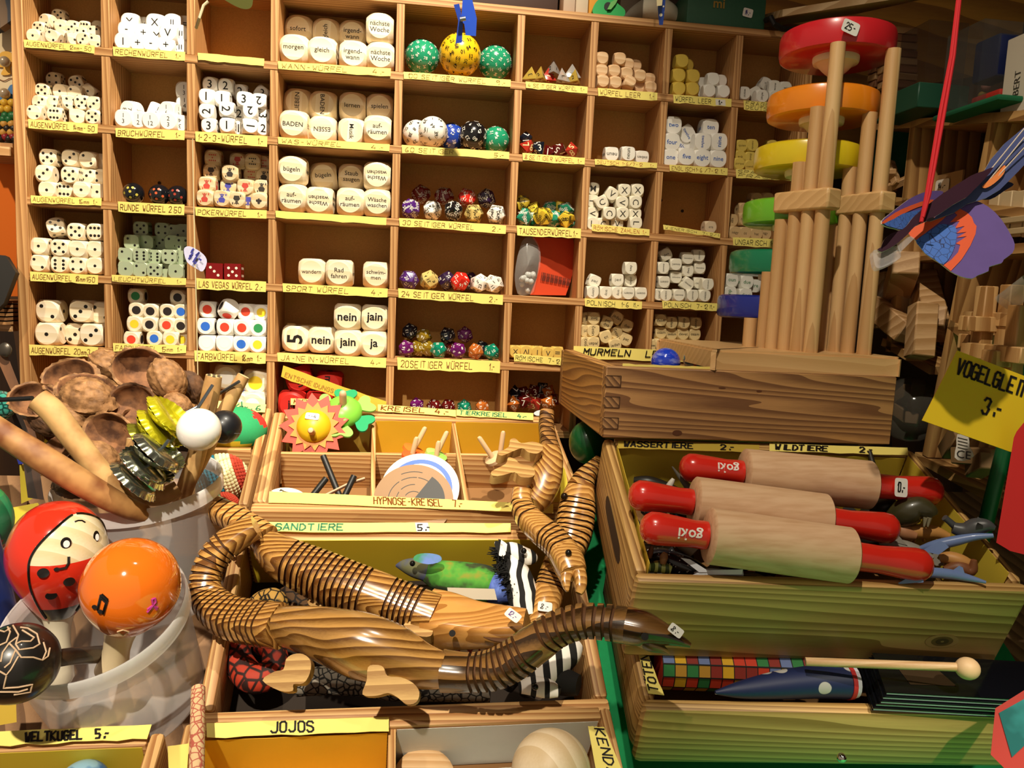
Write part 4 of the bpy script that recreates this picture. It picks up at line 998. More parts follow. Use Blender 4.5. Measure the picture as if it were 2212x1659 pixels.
for pts, d in (((795, 1441), (812, 1436), (828, 1441), (837, 1460), (866, 1463), (893, 1476), (906, 1496), (899, 1517), (878, 1521), (858, 1506), (838, 1497), (812, 1503), (783, 1500), (792, 1470)), .468), \
              (((567, 1470), (592, 1451), (612, 1446), (618, 1424), (634, 1413), (655, 1413), (671, 1428), (669, 1455), (655, 1476), (634, 1478), (632, 1492), (604, 1492)), .472):
    wpart('foot', plate(smooth_out(pts, 3), P(pts[0][0], pts[0][1], d), .011, V((-.1, -.8, .55))), RAW, e)
# the segmented crocodile behind it
e = wthing('wooden_reptile', 'segmented wooden crocodile lying across the fabric animals, price sticker on snout', 'wooden animal', P(780, 1320, .56), 'jointed wooden reptiles')
wpart('tail', grooved([(462, 1098, .590, 27), (500, 1117, .582, 29), (540, 1142, .573, 31), (575, 1168, .563, 34)], frac(.05, .98, 8), depth_=.14), [LACQ2, CUT], e)
wpart('body', grooved([(572, 1178, .562, 36), (610, 1205, .556, 47), (680, 1238, .552, 55), (760, 1272, .547, 58), (850, 1306, .543, 57), (938, 1338, .538, 54)], frac(.16, .63, 14) + frac(.74, .92, 6), flat=.9, depth_=.12, wid=.002), [LACQ, CUT], e)
wpart('head', MB().tube(*pxpath([(932, 1338, .542, 55), (970, 1342, .538, 52), (1030, 1350, .532, 43), (1090, 1352, .527, 37), (1138, 1352, .523, 31)], 6), sec=[(math.copysign(abs(a) ** .5, a), math.copysign(abs(b) ** .5, b) * .92) for a, b in OCT], up=(0, -.5, .86)), wood('D69A52', 'A87034', 'x', 260, 14, .18, .8, .5, .1, .015, .3, .3), e)
wpart('mouth_cut', MB().tube(*pxpath([(1044, 1376, .5145, 1), (1068, 1382, .5125, 5), (1100, 1384, .5105, 7), (1132, 1376, .5100, 7)], 4), n=8), CUT, e)
wpart('eye', MB().cyl(P(977, 1368, .512), P(977, 1368, .507), .0022, 14), plain('14100C', .25), e)
sticker(e, P(1108, 1330, .5015), V((0, -.62, .78)), V((.35, .3, .3)), .0105, .0068, '12.-', ink=plain('5A2A8A', .5))
for pts, d in (((664, 1296), (680, 1286), (700, 1287), (716, 1302), (700, 1312), (672, 1310)), .552), (((872, 1350), (893, 1338), (918, 1339), (934, 1356), (930, 1374), (900, 1372)), .524):
    wpart('foot', plate(smooth_out(pts, 3), P(pts[0][0], pts[0][1], d), .01, V((-.1, -.6, .8))), RAW, e)
# upper one climbing out of the spinning-top tray
e = wthing('wooden_reptile', 'pale wooden lizard in the spinning-top tray, open mouth pointing down', 'wooden animal', P(1160, 1080, .63), 'jointed wooden reptiles')
wpart('tail', grooved([(1181, 893, .70, 17), (1180, 918, .69, 18), (1183, 945, .675, 19), (1188, 975, .66, 24)], frac(.05, .95, 7), depth_=.14), [wood('A87840', '4A2C12', 'z', 130, 8, .4, .4, 0, .1), CUT], e)
wpart('body', grooved([(1188, 972, .66, 24), (1186, 1005, .65, 33), (1176, 1040, .64, 38), (1163, 1070, .63, 33), (1145, 1092, .62, 26)], [], n=6), [LACQ3, CUT], e)
wpart('neck', grooved([(1128, 1058, .605, 22), (1126, 1088, .60, 24), (1138, 1115, .59, 27), (1165, 1142, .58, 30), (1196, 1168, .57, 32), (1218, 1195, .56, 33)], frac(.12, .42, 4) + frac(.66, .98, 5), depth_=.13), [LACQ2, CUT], e)
hm = MB(); hm.tube(*pxpath([(1214, 1190, .562, 34), (1228, 1215, .555, 36), (1238, 1240, .548, 32)], 6), sec=OCT, up=(0, -.7, .7))
wpart('head', hm, LACQ2, e)
wpart('jaw', MB().tube(*pxpath([(1226, 1230, .549, 17), (1222, 1250, .544, 13), (1224, 1268, .540, 8), (1226, 1278, .538, 3)], 5), sec=OCT, up=(0, -.7, .7)), LACQ2, e)
wpart('jaw', MB().tube(*pxpath([(1248, 1232, .549, 17), (1254, 1250, .544, 15), (1254, 1270, .540, 13), (1250, 1282, .538, 8)], 5), sec=OCT, up=(0, -.7, .7)), LACQ2, e)
wpart('eye', MB().sphere(P(1228, 1194, .546), .0024, 14), plain('14100C', .15), e)
for pts, d in (((1075, 978), (1098, 966), (1102, 950), (1113, 947), (1126, 957), (1150, 954), (1170, 960), (1172, 972), (1158, 980), (1140, 976), (1128, 968), (1105, 976), (1085, 984)), .62), (((1062, 1018), (1092, 1002), (1098, 988), (1113, 992), (1124, 1002), (1146, 1006), (1156, 1018), (1150, 1030), (1125, 1030), (1112, 1020), (1088, 1026), (1066, 1028)), .605):
    wpart('foot', plate(smooth_out(pts, 3), P(pts[0][0], pts[0][1], d), .0085, V((.1, -.45, .9))), RAW, e)
# the one hanging beside the tall tray wall
e = wthing('wooden_reptile', 'glossy wooden lizard wedged between trays, round price sticker on its snout', 'wooden animal', P(1240, 1150, .62), 'jointed wooden reptiles')
wpart('tail', grooved([(1296, 994, .655, 13), (1280, 1014, .65, 19), (1264, 1035, .645, 26), (1254, 1058, .64, 33)], frac(.1, .9, 5), depth_=.12), [LACQ3, CUT], e)
wpart('body', grooved([(1254, 1056, .64, 33), (1248, 1085, .635, 41), (1243, 1120, .628, 45), (1236, 1160, .62, 44), (1220, 1200, .61, 40), (1200, 1235, .60, 36)], frac(.14, .9, 12), depth_=.12), [LACQ2, CUT], e)
wpart('neck', grooved([(1200, 1233, .60, 34), (1190, 1258, .595, 33), (1183, 1285, .588, 36)], frac(.2, .9, 4), depth_=.12), [LACQ2, CUT], e)
wpart('head', MB().tube(*pxpath([(1184, 1283, .588, 36), (1178, 1310, .58, 34), (1166, 1340, .572, 28), (1148, 1368, .565, 18), (1140, 1380, .562, 8)], 6), sec=OCT, up=(0, -.6, .8)), LACQ2, e)
wpart('eye', MB().sphere(P(1219, 1072, .622), .003, 12), plain('1E1008', .15), e)
sticker(e, P(1177, 1311, .5655), V((0, -.75, .65)), V((.1, 0, 1)), .0108, .0072, '8.-')

# ---------------------------------------------------------------- fabric animals in the front tray
FG = ramp2('2E7A24', '8CD24A', 'noise', 55, rough=.9, stops=[(.34, '22281C'), (.44, '34401E'), (.5, '3E7A28'), (.6, '4E9430'), (.7, '84842A')])
FB = ramp2('2A3A8A', '6A84D0', 'noise', 120, (.3, .7), .95, bump=.4)
e = wthing('fabric_lizard', 'green mottled fabric lizard with blue head beside the zebra', 'stuffed animal', P(1000, 1290, .60))
wpart('body', MB().tube(*pxpath([(920, 1232, .595, 22), (950, 1243, .595, 33), (1000, 1255, .595, 41), (1050, 1262, .595, 40), (1085, 1272, .595, 30)], 6), sec=RND), FG, e)
wpart('head', MB().tube(*pxpath([(856, 1222, .60, 3), (872, 1222, .598, 13), (895, 1226, .596, 21), (925, 1233, .595, 24)], 6), sec=RND), ramp2('2E3A7A', '5A5A3A', 'noise', 40, (.4, .6), .9), e)
wpart('rump', MB().tube(*pxpath([(1068, 1268, .593, 36), (1090, 1276, .590, 33), (1108, 1290, .588, 14)], 5), sec=RND), FB, e)
wpart('ear', plate(smooth_out([(894, 1210), (900, 1198), (925, 1195), (950, 1200), (952, 1212), (925, 1219)], 3), P(920, 1208, .572), .004), ramp2('6A84C8', '3E8A5A', 'noise', 60, (.4, .6), .9), e)
wpart('eye', MB().sphere(P(891, 1217, .5775), .0022, 12), plain('101010', .1), e)
wpart('card_tag', plate([(966, 1269), (1068, 1272), (1074, 1296), (970, 1294)], P(1000, 1280, .565), .001), plain('B8AC98', .8), e)
ZEB = ramp2('141210', 'F0EAE0', 'wave', 34, (.44, .5), .9, distort=3.2, mscale=(1, 1, 1.2))
e = wthing('fabric_zebra', 'striped fabric zebra standing at the back of the tray', 'stuffed animal', P(1130, 1330, .58), 'fabric zebras')
wpart('neck', MB().tube(*pxpath([(1090, 1185, .60, 20), (1100, 1212, .597, 29), (1116, 1250, .59, 34), (1130, 1290, .583, 34), (1140, 1335, .575, 30)], 6), sec=RND), ZEB, e)
wpart('head', MB().tube(*pxpath([(1084, 1192, .602, 16), (1105, 1193, .598, 22), (1130, 1200, .593, 19), (1150, 1205, .59, 15), (1158, 1207, .588, 6)], 6), sec=RND), ramp2('141210', 'F0EAE0', 'wave', 34, (.35, .4), .9, distort=2), e)
mn = MB(); rs = random.Random(3)
for k in range(260):
    t = rs.random(); u = 1075 + 44 * t ** 1.3; v = 1185 + 115 * t
    a = P(u + rs.uniform(-6, 8), v, .59 - .012 * rs.random()); d = V((rs.uniform(-1, .1), rs.uniform(-.9, .1), rs.uniform(-.3, .8))).normalized() * rs.uniform(.004, .009)
    mn.cyl(a, a + d, .0007, 5, 0, .0003)
wpart('mane', mn, plain('0E0D0C', .9), e)
for pts in (((1078, 1200), (1068, 1176), (1073, 1168), (1088, 1180), (1092, 1198)), ((1094, 1192), (1078, 1172), (1080, 1165), (1096, 1176), (1101, 1190))):
    wpart('ear', plate(smooth_out(pts, 3), P(1085, 1180, .578), .003), ZEB, e)
wpart('eye', MB().sphere(P(1131, 1190, .5805), .0024, 12), plain('101010', .1), e)
ZB2 = ramp2('141210', 'F0EAE0', 'wave', 30, (.44, .5), .9, distort=2.4, mscale=(1, .6, .8))
e = wthing('fabric_zebra', 'striped fabric zebra lying low in the front corner of the tray', 'stuffed animal', P(1190, 1450, .53), 'fabric zebras')
wpart('body', MB().tube(*pxpath([(1252, 1392, .548, 12), (1235, 1405, .545, 26), (1205, 1432, .54, 31), (1175, 1462, .533, 31), (1150, 1490, .525, 27)], 6), sec=RND), ZB2, e)
wpart('head', MB().tube(*pxpath([(1122, 1486, .515, 12), (1150, 1482, .514, 20), (1185, 1488, .512, 20), (1210, 1496, .51, 10)], 6), sec=RND), ramp2('141210', 'F0EAE0', 'wave', 34, (.3, .35), .9, distort=2), e)
wpart('eye', MB().sphere(P(1156, 1484, .501), .0022, 12), plain('101010', .1), e)
SNK = [(ramp2('2A0E08', 'B8381E', 'voro', 130, (.08, .16), .7), 'red and black fabric snake bunched by the tray wall', [(520, 1380, .545, 22), (515, 1425, .54, 30), (545, 1465, .53, 32), (590, 1450, .535, 30), (590, 1405, .545, 26), (560, 1392, .55, 20)]),
       (ramp2('1C140C', 'C89A4A', 'voro', 170, (.06, .13), .8), 'yellow scaled fabric snake peeking out behind the curled tail', [(590, 1345, .555, 26), (600, 1310, .56, 24), (590, 1290, .56, 20), (560, 1300, .565, 20), (545, 1330, .57, 22)]),
       (ramp2('141210', '8A8274', 'voro', 200, (.05, .12), .8), 'black net-patterned fabric snake along the tray bottom', [(640, 1478, .53, 26), (700, 1470, .532, 30), (780, 1475, .53, 28), (860, 1490, .525, 24), (960, 1486, .53, 28), (1060, 1492, .53, 24)]),
       (ramp2('20140C', '6A4A2A', 'voro', 150, (.06, .13), .8), 'brown scaled fabric snake under the crocodile body', [(620, 1270, .60, 26), (640, 1310, .595, 30), (700, 1335, .59, 30), (790, 1350, .585, 30), (860, 1370, .575, 28)]),
       (ramp2('8A1E14', 'E8C8A0', 'voro', 160, (.07, .15), .8), 'red and cream fabric snake below the crocodile head', [(920, 1400, .552, 18), (970, 1396, .552, 22), (1030, 1402, .552, 22), (1085, 1410, .55, 16)]),
       (plain('1A1816', .9), 'plain black fabric snake in the tray corner', [(1090, 1480, .535, 22), (1130, 1440, .545, 28), (1210, 1470, .535, 30), (1250, 1480, .53, 22)])]
for m, lb, pts in SNK:
    mb = MB(); mb.tube(*pxpath(pts, 6), sec=RND); thing('fabric_snake', lb, 'stuffed animal', mb, [m], group='fabric snakes')
thing('snakeskin_stick', 'slim stick covered in pink scale pattern standing beside the yoyo tray', 'stick', MB().cyl(P(428, 1488, .47), P(424, 1720, .41), .0042, 18), [ramp2('B05A4A', 'D8B88A', 'voro', 260, (.05, .12), .5)])
# ---------------------------------------------------------------- rolling pins
REDL = plain('D3281C', .25, coat=.6, var=.06, bscale=60); PINW = ramp2('CDA27A', 'DDB790', 'noise', 300, (.3, .6), .5, mscale=(.12, 1, 1))
def wrap_text(mb, s, M_, r, z0, ang, size, mi, flip=1):
    """lettering wrapped round a bar of radius r about local z: reads along z"""
    vs, fs = textmesh(s, .02)
    out = []
    for x, y, _ in vs:
        z = z0 + flip * x * size; rr = r(z) + .0003; a = ang - flip * y * size / .0092
        out.append(M_ @ V((rr * math.cos(a), rr * math.sin(a), z)))
    mb.add(out, fs, mi)
def profile_r(prof):
    def f(z):
        for (r0, h0), (r1, h1) in zip(prof, prof[1:]):
            if min(h0, h1) <= z <= max(h0, h1) and h0 != h1: return r0 + (r1 - r0) * (z - h0) / (h1 - h0)
        return .009
    return f
PINS = [((1468, 1008, .560), (2034, 1063, .564), (1605, 1880), 'rearmost', True, True), ((1358, 1067, .523), (1940, 1144, .527), (1497, 1783), 'middle', False, False), ((1383, 1137, .488), (2011, 1224, .491), (1529, 1836), 'front', True, False)]
for a, b, (xa, xb), w, logo, st_ in PINS:
    A_, B_ = P(*a), P(*b); ax = (B_ - A_).normalized(); L = (B_ - A_).length
    up = V((0, -.55, .83)); y = (up - ax * up.dot(ax)).normalized()
    m = frame(A_, y, None, ax)        # local x towards the viewer's top, z along the pin
    lb = {'rearmost': 'rearmost red-handled rolling pin, price sticker on one handle', 'middle': 'middle red-handled rolling pin of three on the animal tray', 'front': 'frontmost red-handled rolling pin resting over the tray edge'}[w]
    e = wthing('rolling_pin', lb, 'rolling pin', (A_ + B_) / 2, 'rolling pins on the animal tray')
    def zat(px):
        lo, hi = 0, L
        for _ in range(40):
            mid = (lo + hi) / 2; q = RM @ (A_ + ax * mid - C0)
            if q.x / q.z * F + 1106 < px: lo = mid
            else: hi = mid
        return lo
    z0, z1 = zat(xa), zat(xb); rb = .0178; rh = .0098
    bar = MB().lathe([(0, z0), (rb - .0015, z0), (rb, z0 + .0012), (rb, z1 - .0012), (rb - .0015, z1), (0, z1)], 48, 0, m)
    wpart('roller', bar, PINW, e)
    for s, zs in ((1, (0, z0)), (-1, (L, z1))):
        H = abs(zs[1] - zs[0]); pr = [(0, 0), (.004, .0004), (.0075, .0022), (.0102, .006), (.0106, .011), (.0098, .022), (.0088, .034), (.0092, H - .003), (.0090, H - .001), (.006, H - .001), (.006, H)]
        pr = [(r, zs[0] + s * z) for r, z in pr]
        if s < 0: pr = pr[::-1]
        hb = MB().lathe(pr, 32, 0, m)
        if s > 0 and logo: wrap_text(hb, 'goki', m, profile_r(pr), z0 - .0135, .42 if w == 'rearmost' else .72, .0095, 1, -1)
        hd = wpart('handle', hb, [REDL, plain('F0E4DC', .5)], e)
        if s < 0 and st_:
            c = m @ V((.0102 * math.cos(.75), .0102 * math.sin(.75), L - .036)); n = (c - (A_ + ax * (L - .036))).normalized()
            sticker(hd, c, n, ax.cross(n) * -1, .0095, .0135, '10.-', ink=INK)
    wpart('axle', MB().cyl(A_ + ax * (z0 - .004), A_ + ax * (z1 + .004), .005, 16), plain('C8A878', .6), e)

# ---------------------------------------------------------------- the rod tower on the marble box
e = wthing('marble_tower', 'tall wooden rod tower with coloured discs stepping down, standing on the dovetailed box', 'toy', ((.312), -.14, -.05))
BW = wood('DDB37A', 'CFA26A', 'x', 200, 4, .45, .15, 0, .06, .05, .5); RODW = wood('D9B07A', 'C29560', 'z', 160, 4, .5, 0, 0, .05, .05, .5)
xl, xr = PY(1551, 760, -.195).x, PY(1929, 785, -.195).x; ZB = -.0498; ZT = -.0335
out = smooth_out([(xl + .004, -.1965), (xr - .008, -.1965), (xr, -.188), (xr, -.06), (xr - .008, -.052), (xl + .008, -.052), (xl, -.06), (xl, -.19)], 3)
bm = MB(); bm.prism(out, ZT - ZB - .002, 0, M.Translation((0, 0, ZB))); bm.prism([((x - .31) * .985 + .31, (y + .125) * .978 - .125) for x, y in out], .002, 0, M.Translation((0, 0, ZT - .002)))
wpart('base', bm, BW, e, sharp=60)
DS = [(1697, 105, 'C8222A', 'red'), (1669, 238, 'E8861A', 'orange'), (1640, 352, 'DCC21E', 'yellow'), (1615, 470, '6CB82A', 'light_green'), (1585, 577, '0E7A52', 'dark_green'), (1558, 672, '1E2A8A', 'blue')]
RL, RR = [], []
for k, (u, v, hx, nm) in enumerate(DS):
    yc = -.148 + .013 * k; R = .0455
    pe = PY(u, v - 12, yc); cx = pe.x + R * .985; zc = pe.z; t = .0215
    m = plain(hx, .3, coat=.4, var=.05, bscale=80)
    d = wpart('disc', MB().lathe([(0, -t / 2), (R - .004, -t / 2), (R - .001, -t / 2 + .0015), (R, -t / 2 + .005), (R, t / 2 - .005), (R - .001, t / 2 - .0015), (R - .004, t / 2), (.012, t / 2), (.008, t / 2 - .006), (0, t / 2 - .008)], 56, 0, M.Translation((cx, yc, zc))), m, e)
    wpart('spout', MB().lathe([(0, -t / 2 - .017), (.005, -t / 2 - .015), (.0105, -t / 2 - .010), (.0145, -t / 2 - .0055), (.0175, -t / 2 - .005), (.0182, -t / 2 - .003), (.0182, -t / 2), (0, -t / 2)], 28, 0, M.Translation((cx - .004, yc - .008, zc))), plain('E8D9B8', .5), d)
    if k < 4 or True:
        xa = PY((1751, 1721, 1694, 1666, 1647, 1617)[k], 750, -.186 + .012 * k).x
        rr = .0058
        pts = [(xa, -.186 + .012 * k)]
        if k < 4: pts.append((PY((1866, 1830, 1800, 1777)[k], 758, -.184 + .014 * k).x, -.184 + .014 * k))
        for x, y in pts:
            top = zc - t / 2 + .001
            wpart('rod', MB().lathe([(0, 0), (rr, 0), (rr, top - ZT), (0, top - ZT)], 18, 0, M.Translation((x, y, ZT))), RODW, e)
        (RL.append(pts[0]), RR.append(pts[-1] if k < 4 else None))
for (u0, v0), (u1, v1), pts in (((1798, 405), (1798, 452), RL), ((1917, 412), (1917, 458), RR)):
    a, b = V((*pts[0], 0)), V((*pts[3], 0)); d = (b - a).normalized(); a = a - d * .010; b = b + d * .004
    zt, zb = PY(u0, v0, a.y).z, PY(u1, v1, a.y).z; n = V((-d.y, d.x, 0)) * .0085
    mb = MB(); mb.add([a - n + V((0, 0, zb)), a + n + V((0, 0, zb)), b + n + V((0, 0, zb)), b - n + V((0, 0, zb)), a - n + V((0, 0, zt)), a + n + V((0, 0, zt)), b + n + V((0, 0, zt)), b - n + V((0, 0, zt))],
                      [(0, 3, 2, 1), (4, 5, 6, 7), (0, 1, 5, 4), (1, 2, 6, 5), (2, 3, 7, 6), (3, 0, 4, 7)])
    o = wpart('brace', mb, BW, e); bv = o.modifiers.new('b', 'BEVEL'); bv.width = .002; bv.segments = 2
c = PY(1836, 60, -.1935); sticker(e, c + V((0, -.0005, 0)), V((.05, -1, 0)), V((.28, 0, 1)), .0145, .0098, '25-')

# ---------------------------------------------------------------- plastic animals in the tall tray
def ell(par, name, u, v, d, rx, ry, rz, mat, rot=0, n=18):
    c = P(u, v, d); s = d / F
    m = M.Translation(c) @ M.Rotation(rot, 4, 'Y')
    return wpart(name, MB().sphere((0, 0, 0), 1, n, 0, (rx * s, ry * s, rz * s), m), mat, par)
GREYP = plain('4A4A4C', .4, var=.1, bscale=200); BLUP = plain('6A80B0', .35, coat=.2)
def shark(lb, pts, fin, tail, mat, d):
    e = wthing('toy_shark', lb, 'toy animal', P(pts[1][0], pts[1][1], d), 'plastic sea animals')
    wpart('body', MB().tube(*pxpath([(u, v, dd, r) for u, v, dd, r in pts], 6), sec=RND), mat, e)
    wpart('fin', plate(fin, P(fin[0][0], fin[0][1], pts[1][2] - .002), .002), mat, e)
    wpart('tail_fin', plate(tail, P(tail[0][0], tail[0][1], pts[-1][2]), .002), mat, e)
shark('pale blue plastic shark pointing over the tray edge, raised', [(1985, 1186, .535, 5), (2020, 1178, .53, 11), (2065, 1168, .525, 11), (2105, 1160, .52, 8), (2146, 1157, .515, 5)], [(2062, 1166), (2078, 1140), (2088, 1146), (2092, 1163)], [(1990, 1190), (2012, 1178), (2030, 1168), (2040, 1172), (2050, 1182), (2028, 1198)], BLUP, .53)
shark('pale blue plastic shark low beside the front pin', [(1950, 1252, .50, 11), (2000, 1238, .50, 11), (2050, 1240, .498, 11), (2090, 1248, .495, 8), (2130, 1258, .49, 3)], [(2052, 1236), (2072, 1222), (2080, 1226), (2086, 1246)], [(1935, 1262), (1970, 1244), (1995, 1236), (1995, 1258)], BLUP, .5)
shark('grey plastic shark with tail up between the handles', [(1900, 1170, .545, 8), (1950, 1180, .54, 14), (1990, 1196, .535, 14), (2015, 1210, .53, 9)], [(1935, 1172), (1942, 1158), (1960, 1178)], [(2010, 1200), (2036, 1184), (2024, 1206), (2045, 1222), (2022, 1222), (2008, 1212)], plain('8A8478', .5), .54)
shark('white plastic ray lying by the front board', [(1500, 1240, .495, 4), (1530, 1236, .495, 8), (1570, 1238, .493, 8), (1606, 1238, .49, 6)], [(1470, 1205), (1490, 1208), (1525, 1230), (1540, 1236), (1510, 1236)], [(1495, 1242), (1520, 1232), (1605, 1230), (1602, 1241)], plain('C8CCD2', .4), .49)
SPOT = ramp2('F2F0EA', '16181C', 'dots', 420, (.12, .18), .25, coat=.5)
shark('spotted whale shark with white dots in the tray corner', [(1395, 1200, .52, 14), (1430, 1205, .518, 22), (1470, 1222, .515, 26), (1500, 1234, .512, 24), (1530, 1244, .51, 14)], [(1440, 1190), (1452, 1180), (1462, 1200)], [(1400, 1205), (1392, 1188), (1410, 1198)], SPOT, .515)
e = wthing('toy_seal', 'dark olive plastic walrus with tusks near the rear pin', 'toy animal', P(1975, 1110, .57))
wpart('body', MB().tube(*pxpath([(1930, 1125, .565, 22), (1955, 1108, .56, 30), (1985, 1098, .556, 27), (2008, 1105, .552, 18), (2018, 1115, .55, 10)], 6), sec=RND), plain('3E3A22', .35, var=.15, bscale=300, coat=.3), e)
for u in (2000, 2008):
    wpart('tusk', MB().cyl(P(u, 1118, .548), P(u - 4, 1138, .548), .0018, 8, 0, .0006), plain('8A8266', .5), e)
e = wthing('toy_rhino', 'small grey plastic rhino climbing the tray side', 'toy animal', P(2095, 1140, .53))
wpart('body', MB().tube(*pxpath([(2058, 1140, .53, 12), (2085, 1146, .527, 17), (2110, 1138, .524, 19), (2132, 1136, .52, 14), (2150, 1142, .517, 5)], 6), sec=RND), GREYP, e)
wpart('leg', MB().tube(*pxpath([(2066, 1140, .53, 8), (2050, 1126, .53, 7), (2040, 1118, .53, 7)], 4), n=10), GREYP, e)
wpart('ear', plate([(2108, 1128), (2112, 1116), (2124, 1124)], P(2112, 1120, .515), .002), GREYP, e)
TANP = plain('C08A4A', .5, var=.15, bscale=150); BRN = plain('7A4A2A', .5, var=.2, bscale=150); DKP = plain('1E1C18', .4)
ANI = [('toy_deer', 'orange tan plastic deer under the walrus', TANP, [(1950, 1150, .56, 10), (1985, 1148, .56, 16), (2020, 1150, .558, 14), (2050, 1160, .555, 8)]), ('toy_horse', 'flesh coloured plastic horse at the pin handle', plain('B07A54', .5), [(1935, 1140, .562, 14), (1955, 1150, .56, 17), (1980, 1158, .557, 9)]),
       ('toy_camel', 'tan plastic camel in the far corner of the tray', TANP, [(2030, 1206, .52, 9), (2050, 1205, .518, 14), (2075, 1212, .515, 15), (2100, 1220, .512, 9)]), ('toy_goat', 'brown plastic goat behind the low blue shark', BRN, [(2040, 1232, .515, 8), (2070, 1226, .513, 15), (2098, 1232, .51, 12), (2104, 1210, .508, 6)]),
       ('toy_turtle', 'green striped plastic turtle by the yellow lining', ramp2('3A4A1E', 'A8B05A', 'wave', 70, (.4, .6), .5, distort=3), [(1402, 1228, .508, 9), (1425, 1224, .505, 14), (1450, 1232, .503, 9)]), ('toy_crab', 'brown plastic crab claw poking up in the corner', plain('7A5232', .6), [(1402, 1205, .508, 5), (1406, 1190, .508, 6), (1408, 1180, .508, 3)]),
       ('toy_lobster', 'brown plastic lobster tail by the whale shark', plain('8A6238', .6), [(1432, 1218, .50, 6), (1434, 1204, .50, 9), (1438, 1194, .50, 5)]), ('toy_orca', 'black plastic orca under the pin handles', DKP, [(1370, 1040, .59, 10), (1400, 1042, .587, 14), (1440, 1052, .585, 11), (1470, 1062, .58, 6)]),
       ('toy_penguin', 'white plastic flipper sticking up behind the middle pin', plain('D8D2C4', .5), [(1440, 1058, .575, 6), (1448, 1046, .575, 7), (1455, 1034, .575, 4)]), ('toy_swordfish', 'thin grey swordfish pointing up between the pins', plain('6A665E', .3), [(1490, 1056, .575, 9), (1470, 1032, .575, 5), (1452, 1008, .575, 1.5)]),
       ('toy_ape', 'black plastic ape under the rear pin', DKP, [(1880, 1100, .585, 16), (1910, 1096, .58, 22), (1935, 1092, .578, 18)]), ('toy_giraffe', 'dark plastic giraffe neck beside the paper lining', plain('2A2218', .5), [(1878, 975, .62, 5), (1884, 998, .615, 6), (1890, 1025, .61, 8)]),
       ('toy_whale', 'dark brown plastic whale below the front pin', plain('3A2A1A', .4), [(1460, 1160, .53, 14), (1480, 1175, .528, 22), (1500, 1195, .525, 18)]), ('toy_dolphin', 'blue grey plastic dolphin beneath the front pin', plain('2A3440', .3), [(1540, 1255, .515, 12), (1600, 1256, .513, 16), (1680, 1264, .51, 14), (1740, 1268, .508, 8)]),
       ('toy_bear', 'dark plastic bear between rear and middle pins', DKP, [(1790, 1150, .56, 18), (1840, 1160, .558, 22), (1900, 1172, .555, 18)]), ('toy_lion', 'sandy plastic lion low in the front corner', plain('8A6A3E', .5), [(2050, 1262, .50, 7), (2080, 1256, .50, 10), (2110, 1262, .498, 8)])]
for nm, lb, m, pts in ANI:
    e = wthing(nm, lb, 'toy animal', P(*pts[1][:3]), 'plastic animals')
    wpart('body', MB().tube(*pxpath(pts, 5), sec=RND), m, e)
    u, v, d, r = pts[1]
    if r > 10:
        for k in (-.5, .5):
            wpart('leg', MB().cyl(P(u + k * r, v + r * .4, d), P(u + k * r * 1.3, v + r * 1.25, d + .004), r * .22 * d / F, 8), m, e)
rs = random.Random(5)
mb = MB()
for k in range(150):
    x = rs.uniform(-.105, .11); y = rs.uniform(-.138, -.02); a = RB.at(x, y, -.05 + rs.random() * .012)
    mb.sphere((0, 0, 0), 1, 8, rs.randrange(4), (rs.uniform(.004, .012), rs.uniform(.004, .009), rs.uniform(.003, .006)), M.Translation(a) @ M.Rotation(rs.uniform(0, 3), 4, 'Z'))
o = thing('animal_pile', 'jumble of small dark plastic animals filling the tray bottom', 'toy pile', mb, [DKP, plain('3A2E22', .5), plain('4A4436', .5), plain('2A3038', .4)]); o['kind'] = 'stuff'

# ---------------------------------------------------------------- the lower tray's goods
CHK = MB(); A_, B_ = LB.on(1422, 1440, -.010), LB.on(1745, 1452, -.010); ax = B_ - A_; L = ax.length; axn = ax.normalized(); R0 = .0145
m = frame(A_, LB.ez, None, axn); N = 11; cols = ['C83A1E', 'D8A81E', '2E7A3E', '6A7AA8', 'B8882A', '8A2A1E']
for i in range(13):
    for k in range(N):
        a0, a1 = 2 * PI * k / N, 2 * PI * (k + 1) / N; z0, z1 = L * i / 13, L * (i + 1) / 13
        CHK.add([(R0 * math.cos(a), R0 * math.sin(a), z) for a, z in ((a0, z0), (a1, z0), (a1, z1), (a0, z1))], [(0, 1, 2, 3)], rs.randrange(6), m)
        for (aa, za, ab, zb) in ((a0, z0, a1, z0), (a0, z0, a0, z1)):
            w = .03 if aa == ab else 0; wz = .0003 if za == zb else 0
            CHK.add([((R0 + .0002) * math.cos(a), (R0 + .0002) * math.sin(a), z) for a, z in ((aa - w, za - wz), (ab + (w if aa == ab else 0), (za if za == zb else za) - wz) if za == zb else (aa + w, za), (ab + w if aa == ab else ab, zb + wz), (aa - w if aa == ab else aa, zb + wz))], [(0, 1, 2, 3)], 6, m)
CHK.lathe([(0, -.0005), (R0, 0)], N, 0, m); CHK.lathe([(R0, L), (0, L + .0005)], N, 0, m)
thing('fabric_tube', 'checkered multicoloured fabric tube in the lower tray', 'toy', CHK, [plain(h, .7) for h in cols] + [plain('16120E', .7)])
e = wthing('paper_horn', 'navy blue horn with pale dots lying in front of checkered tube', 'toy', LB.on(1700, 1475, -.006))
W, R = pxpath([(u, v, depth(LB.on(u, v, .004)), r) for u, v, r in ((1545, 1496, 4), (1600, 1490, 18), (1680, 1480, 29), (1760, 1473, 34), (1826, 1472, 36))], 6)
wpart('cone', MB().tube(W, R, sec=RND), ramp2('B8B4B0', '16224E', 'dots', 52, (.22, .24), .5, const=False), e)
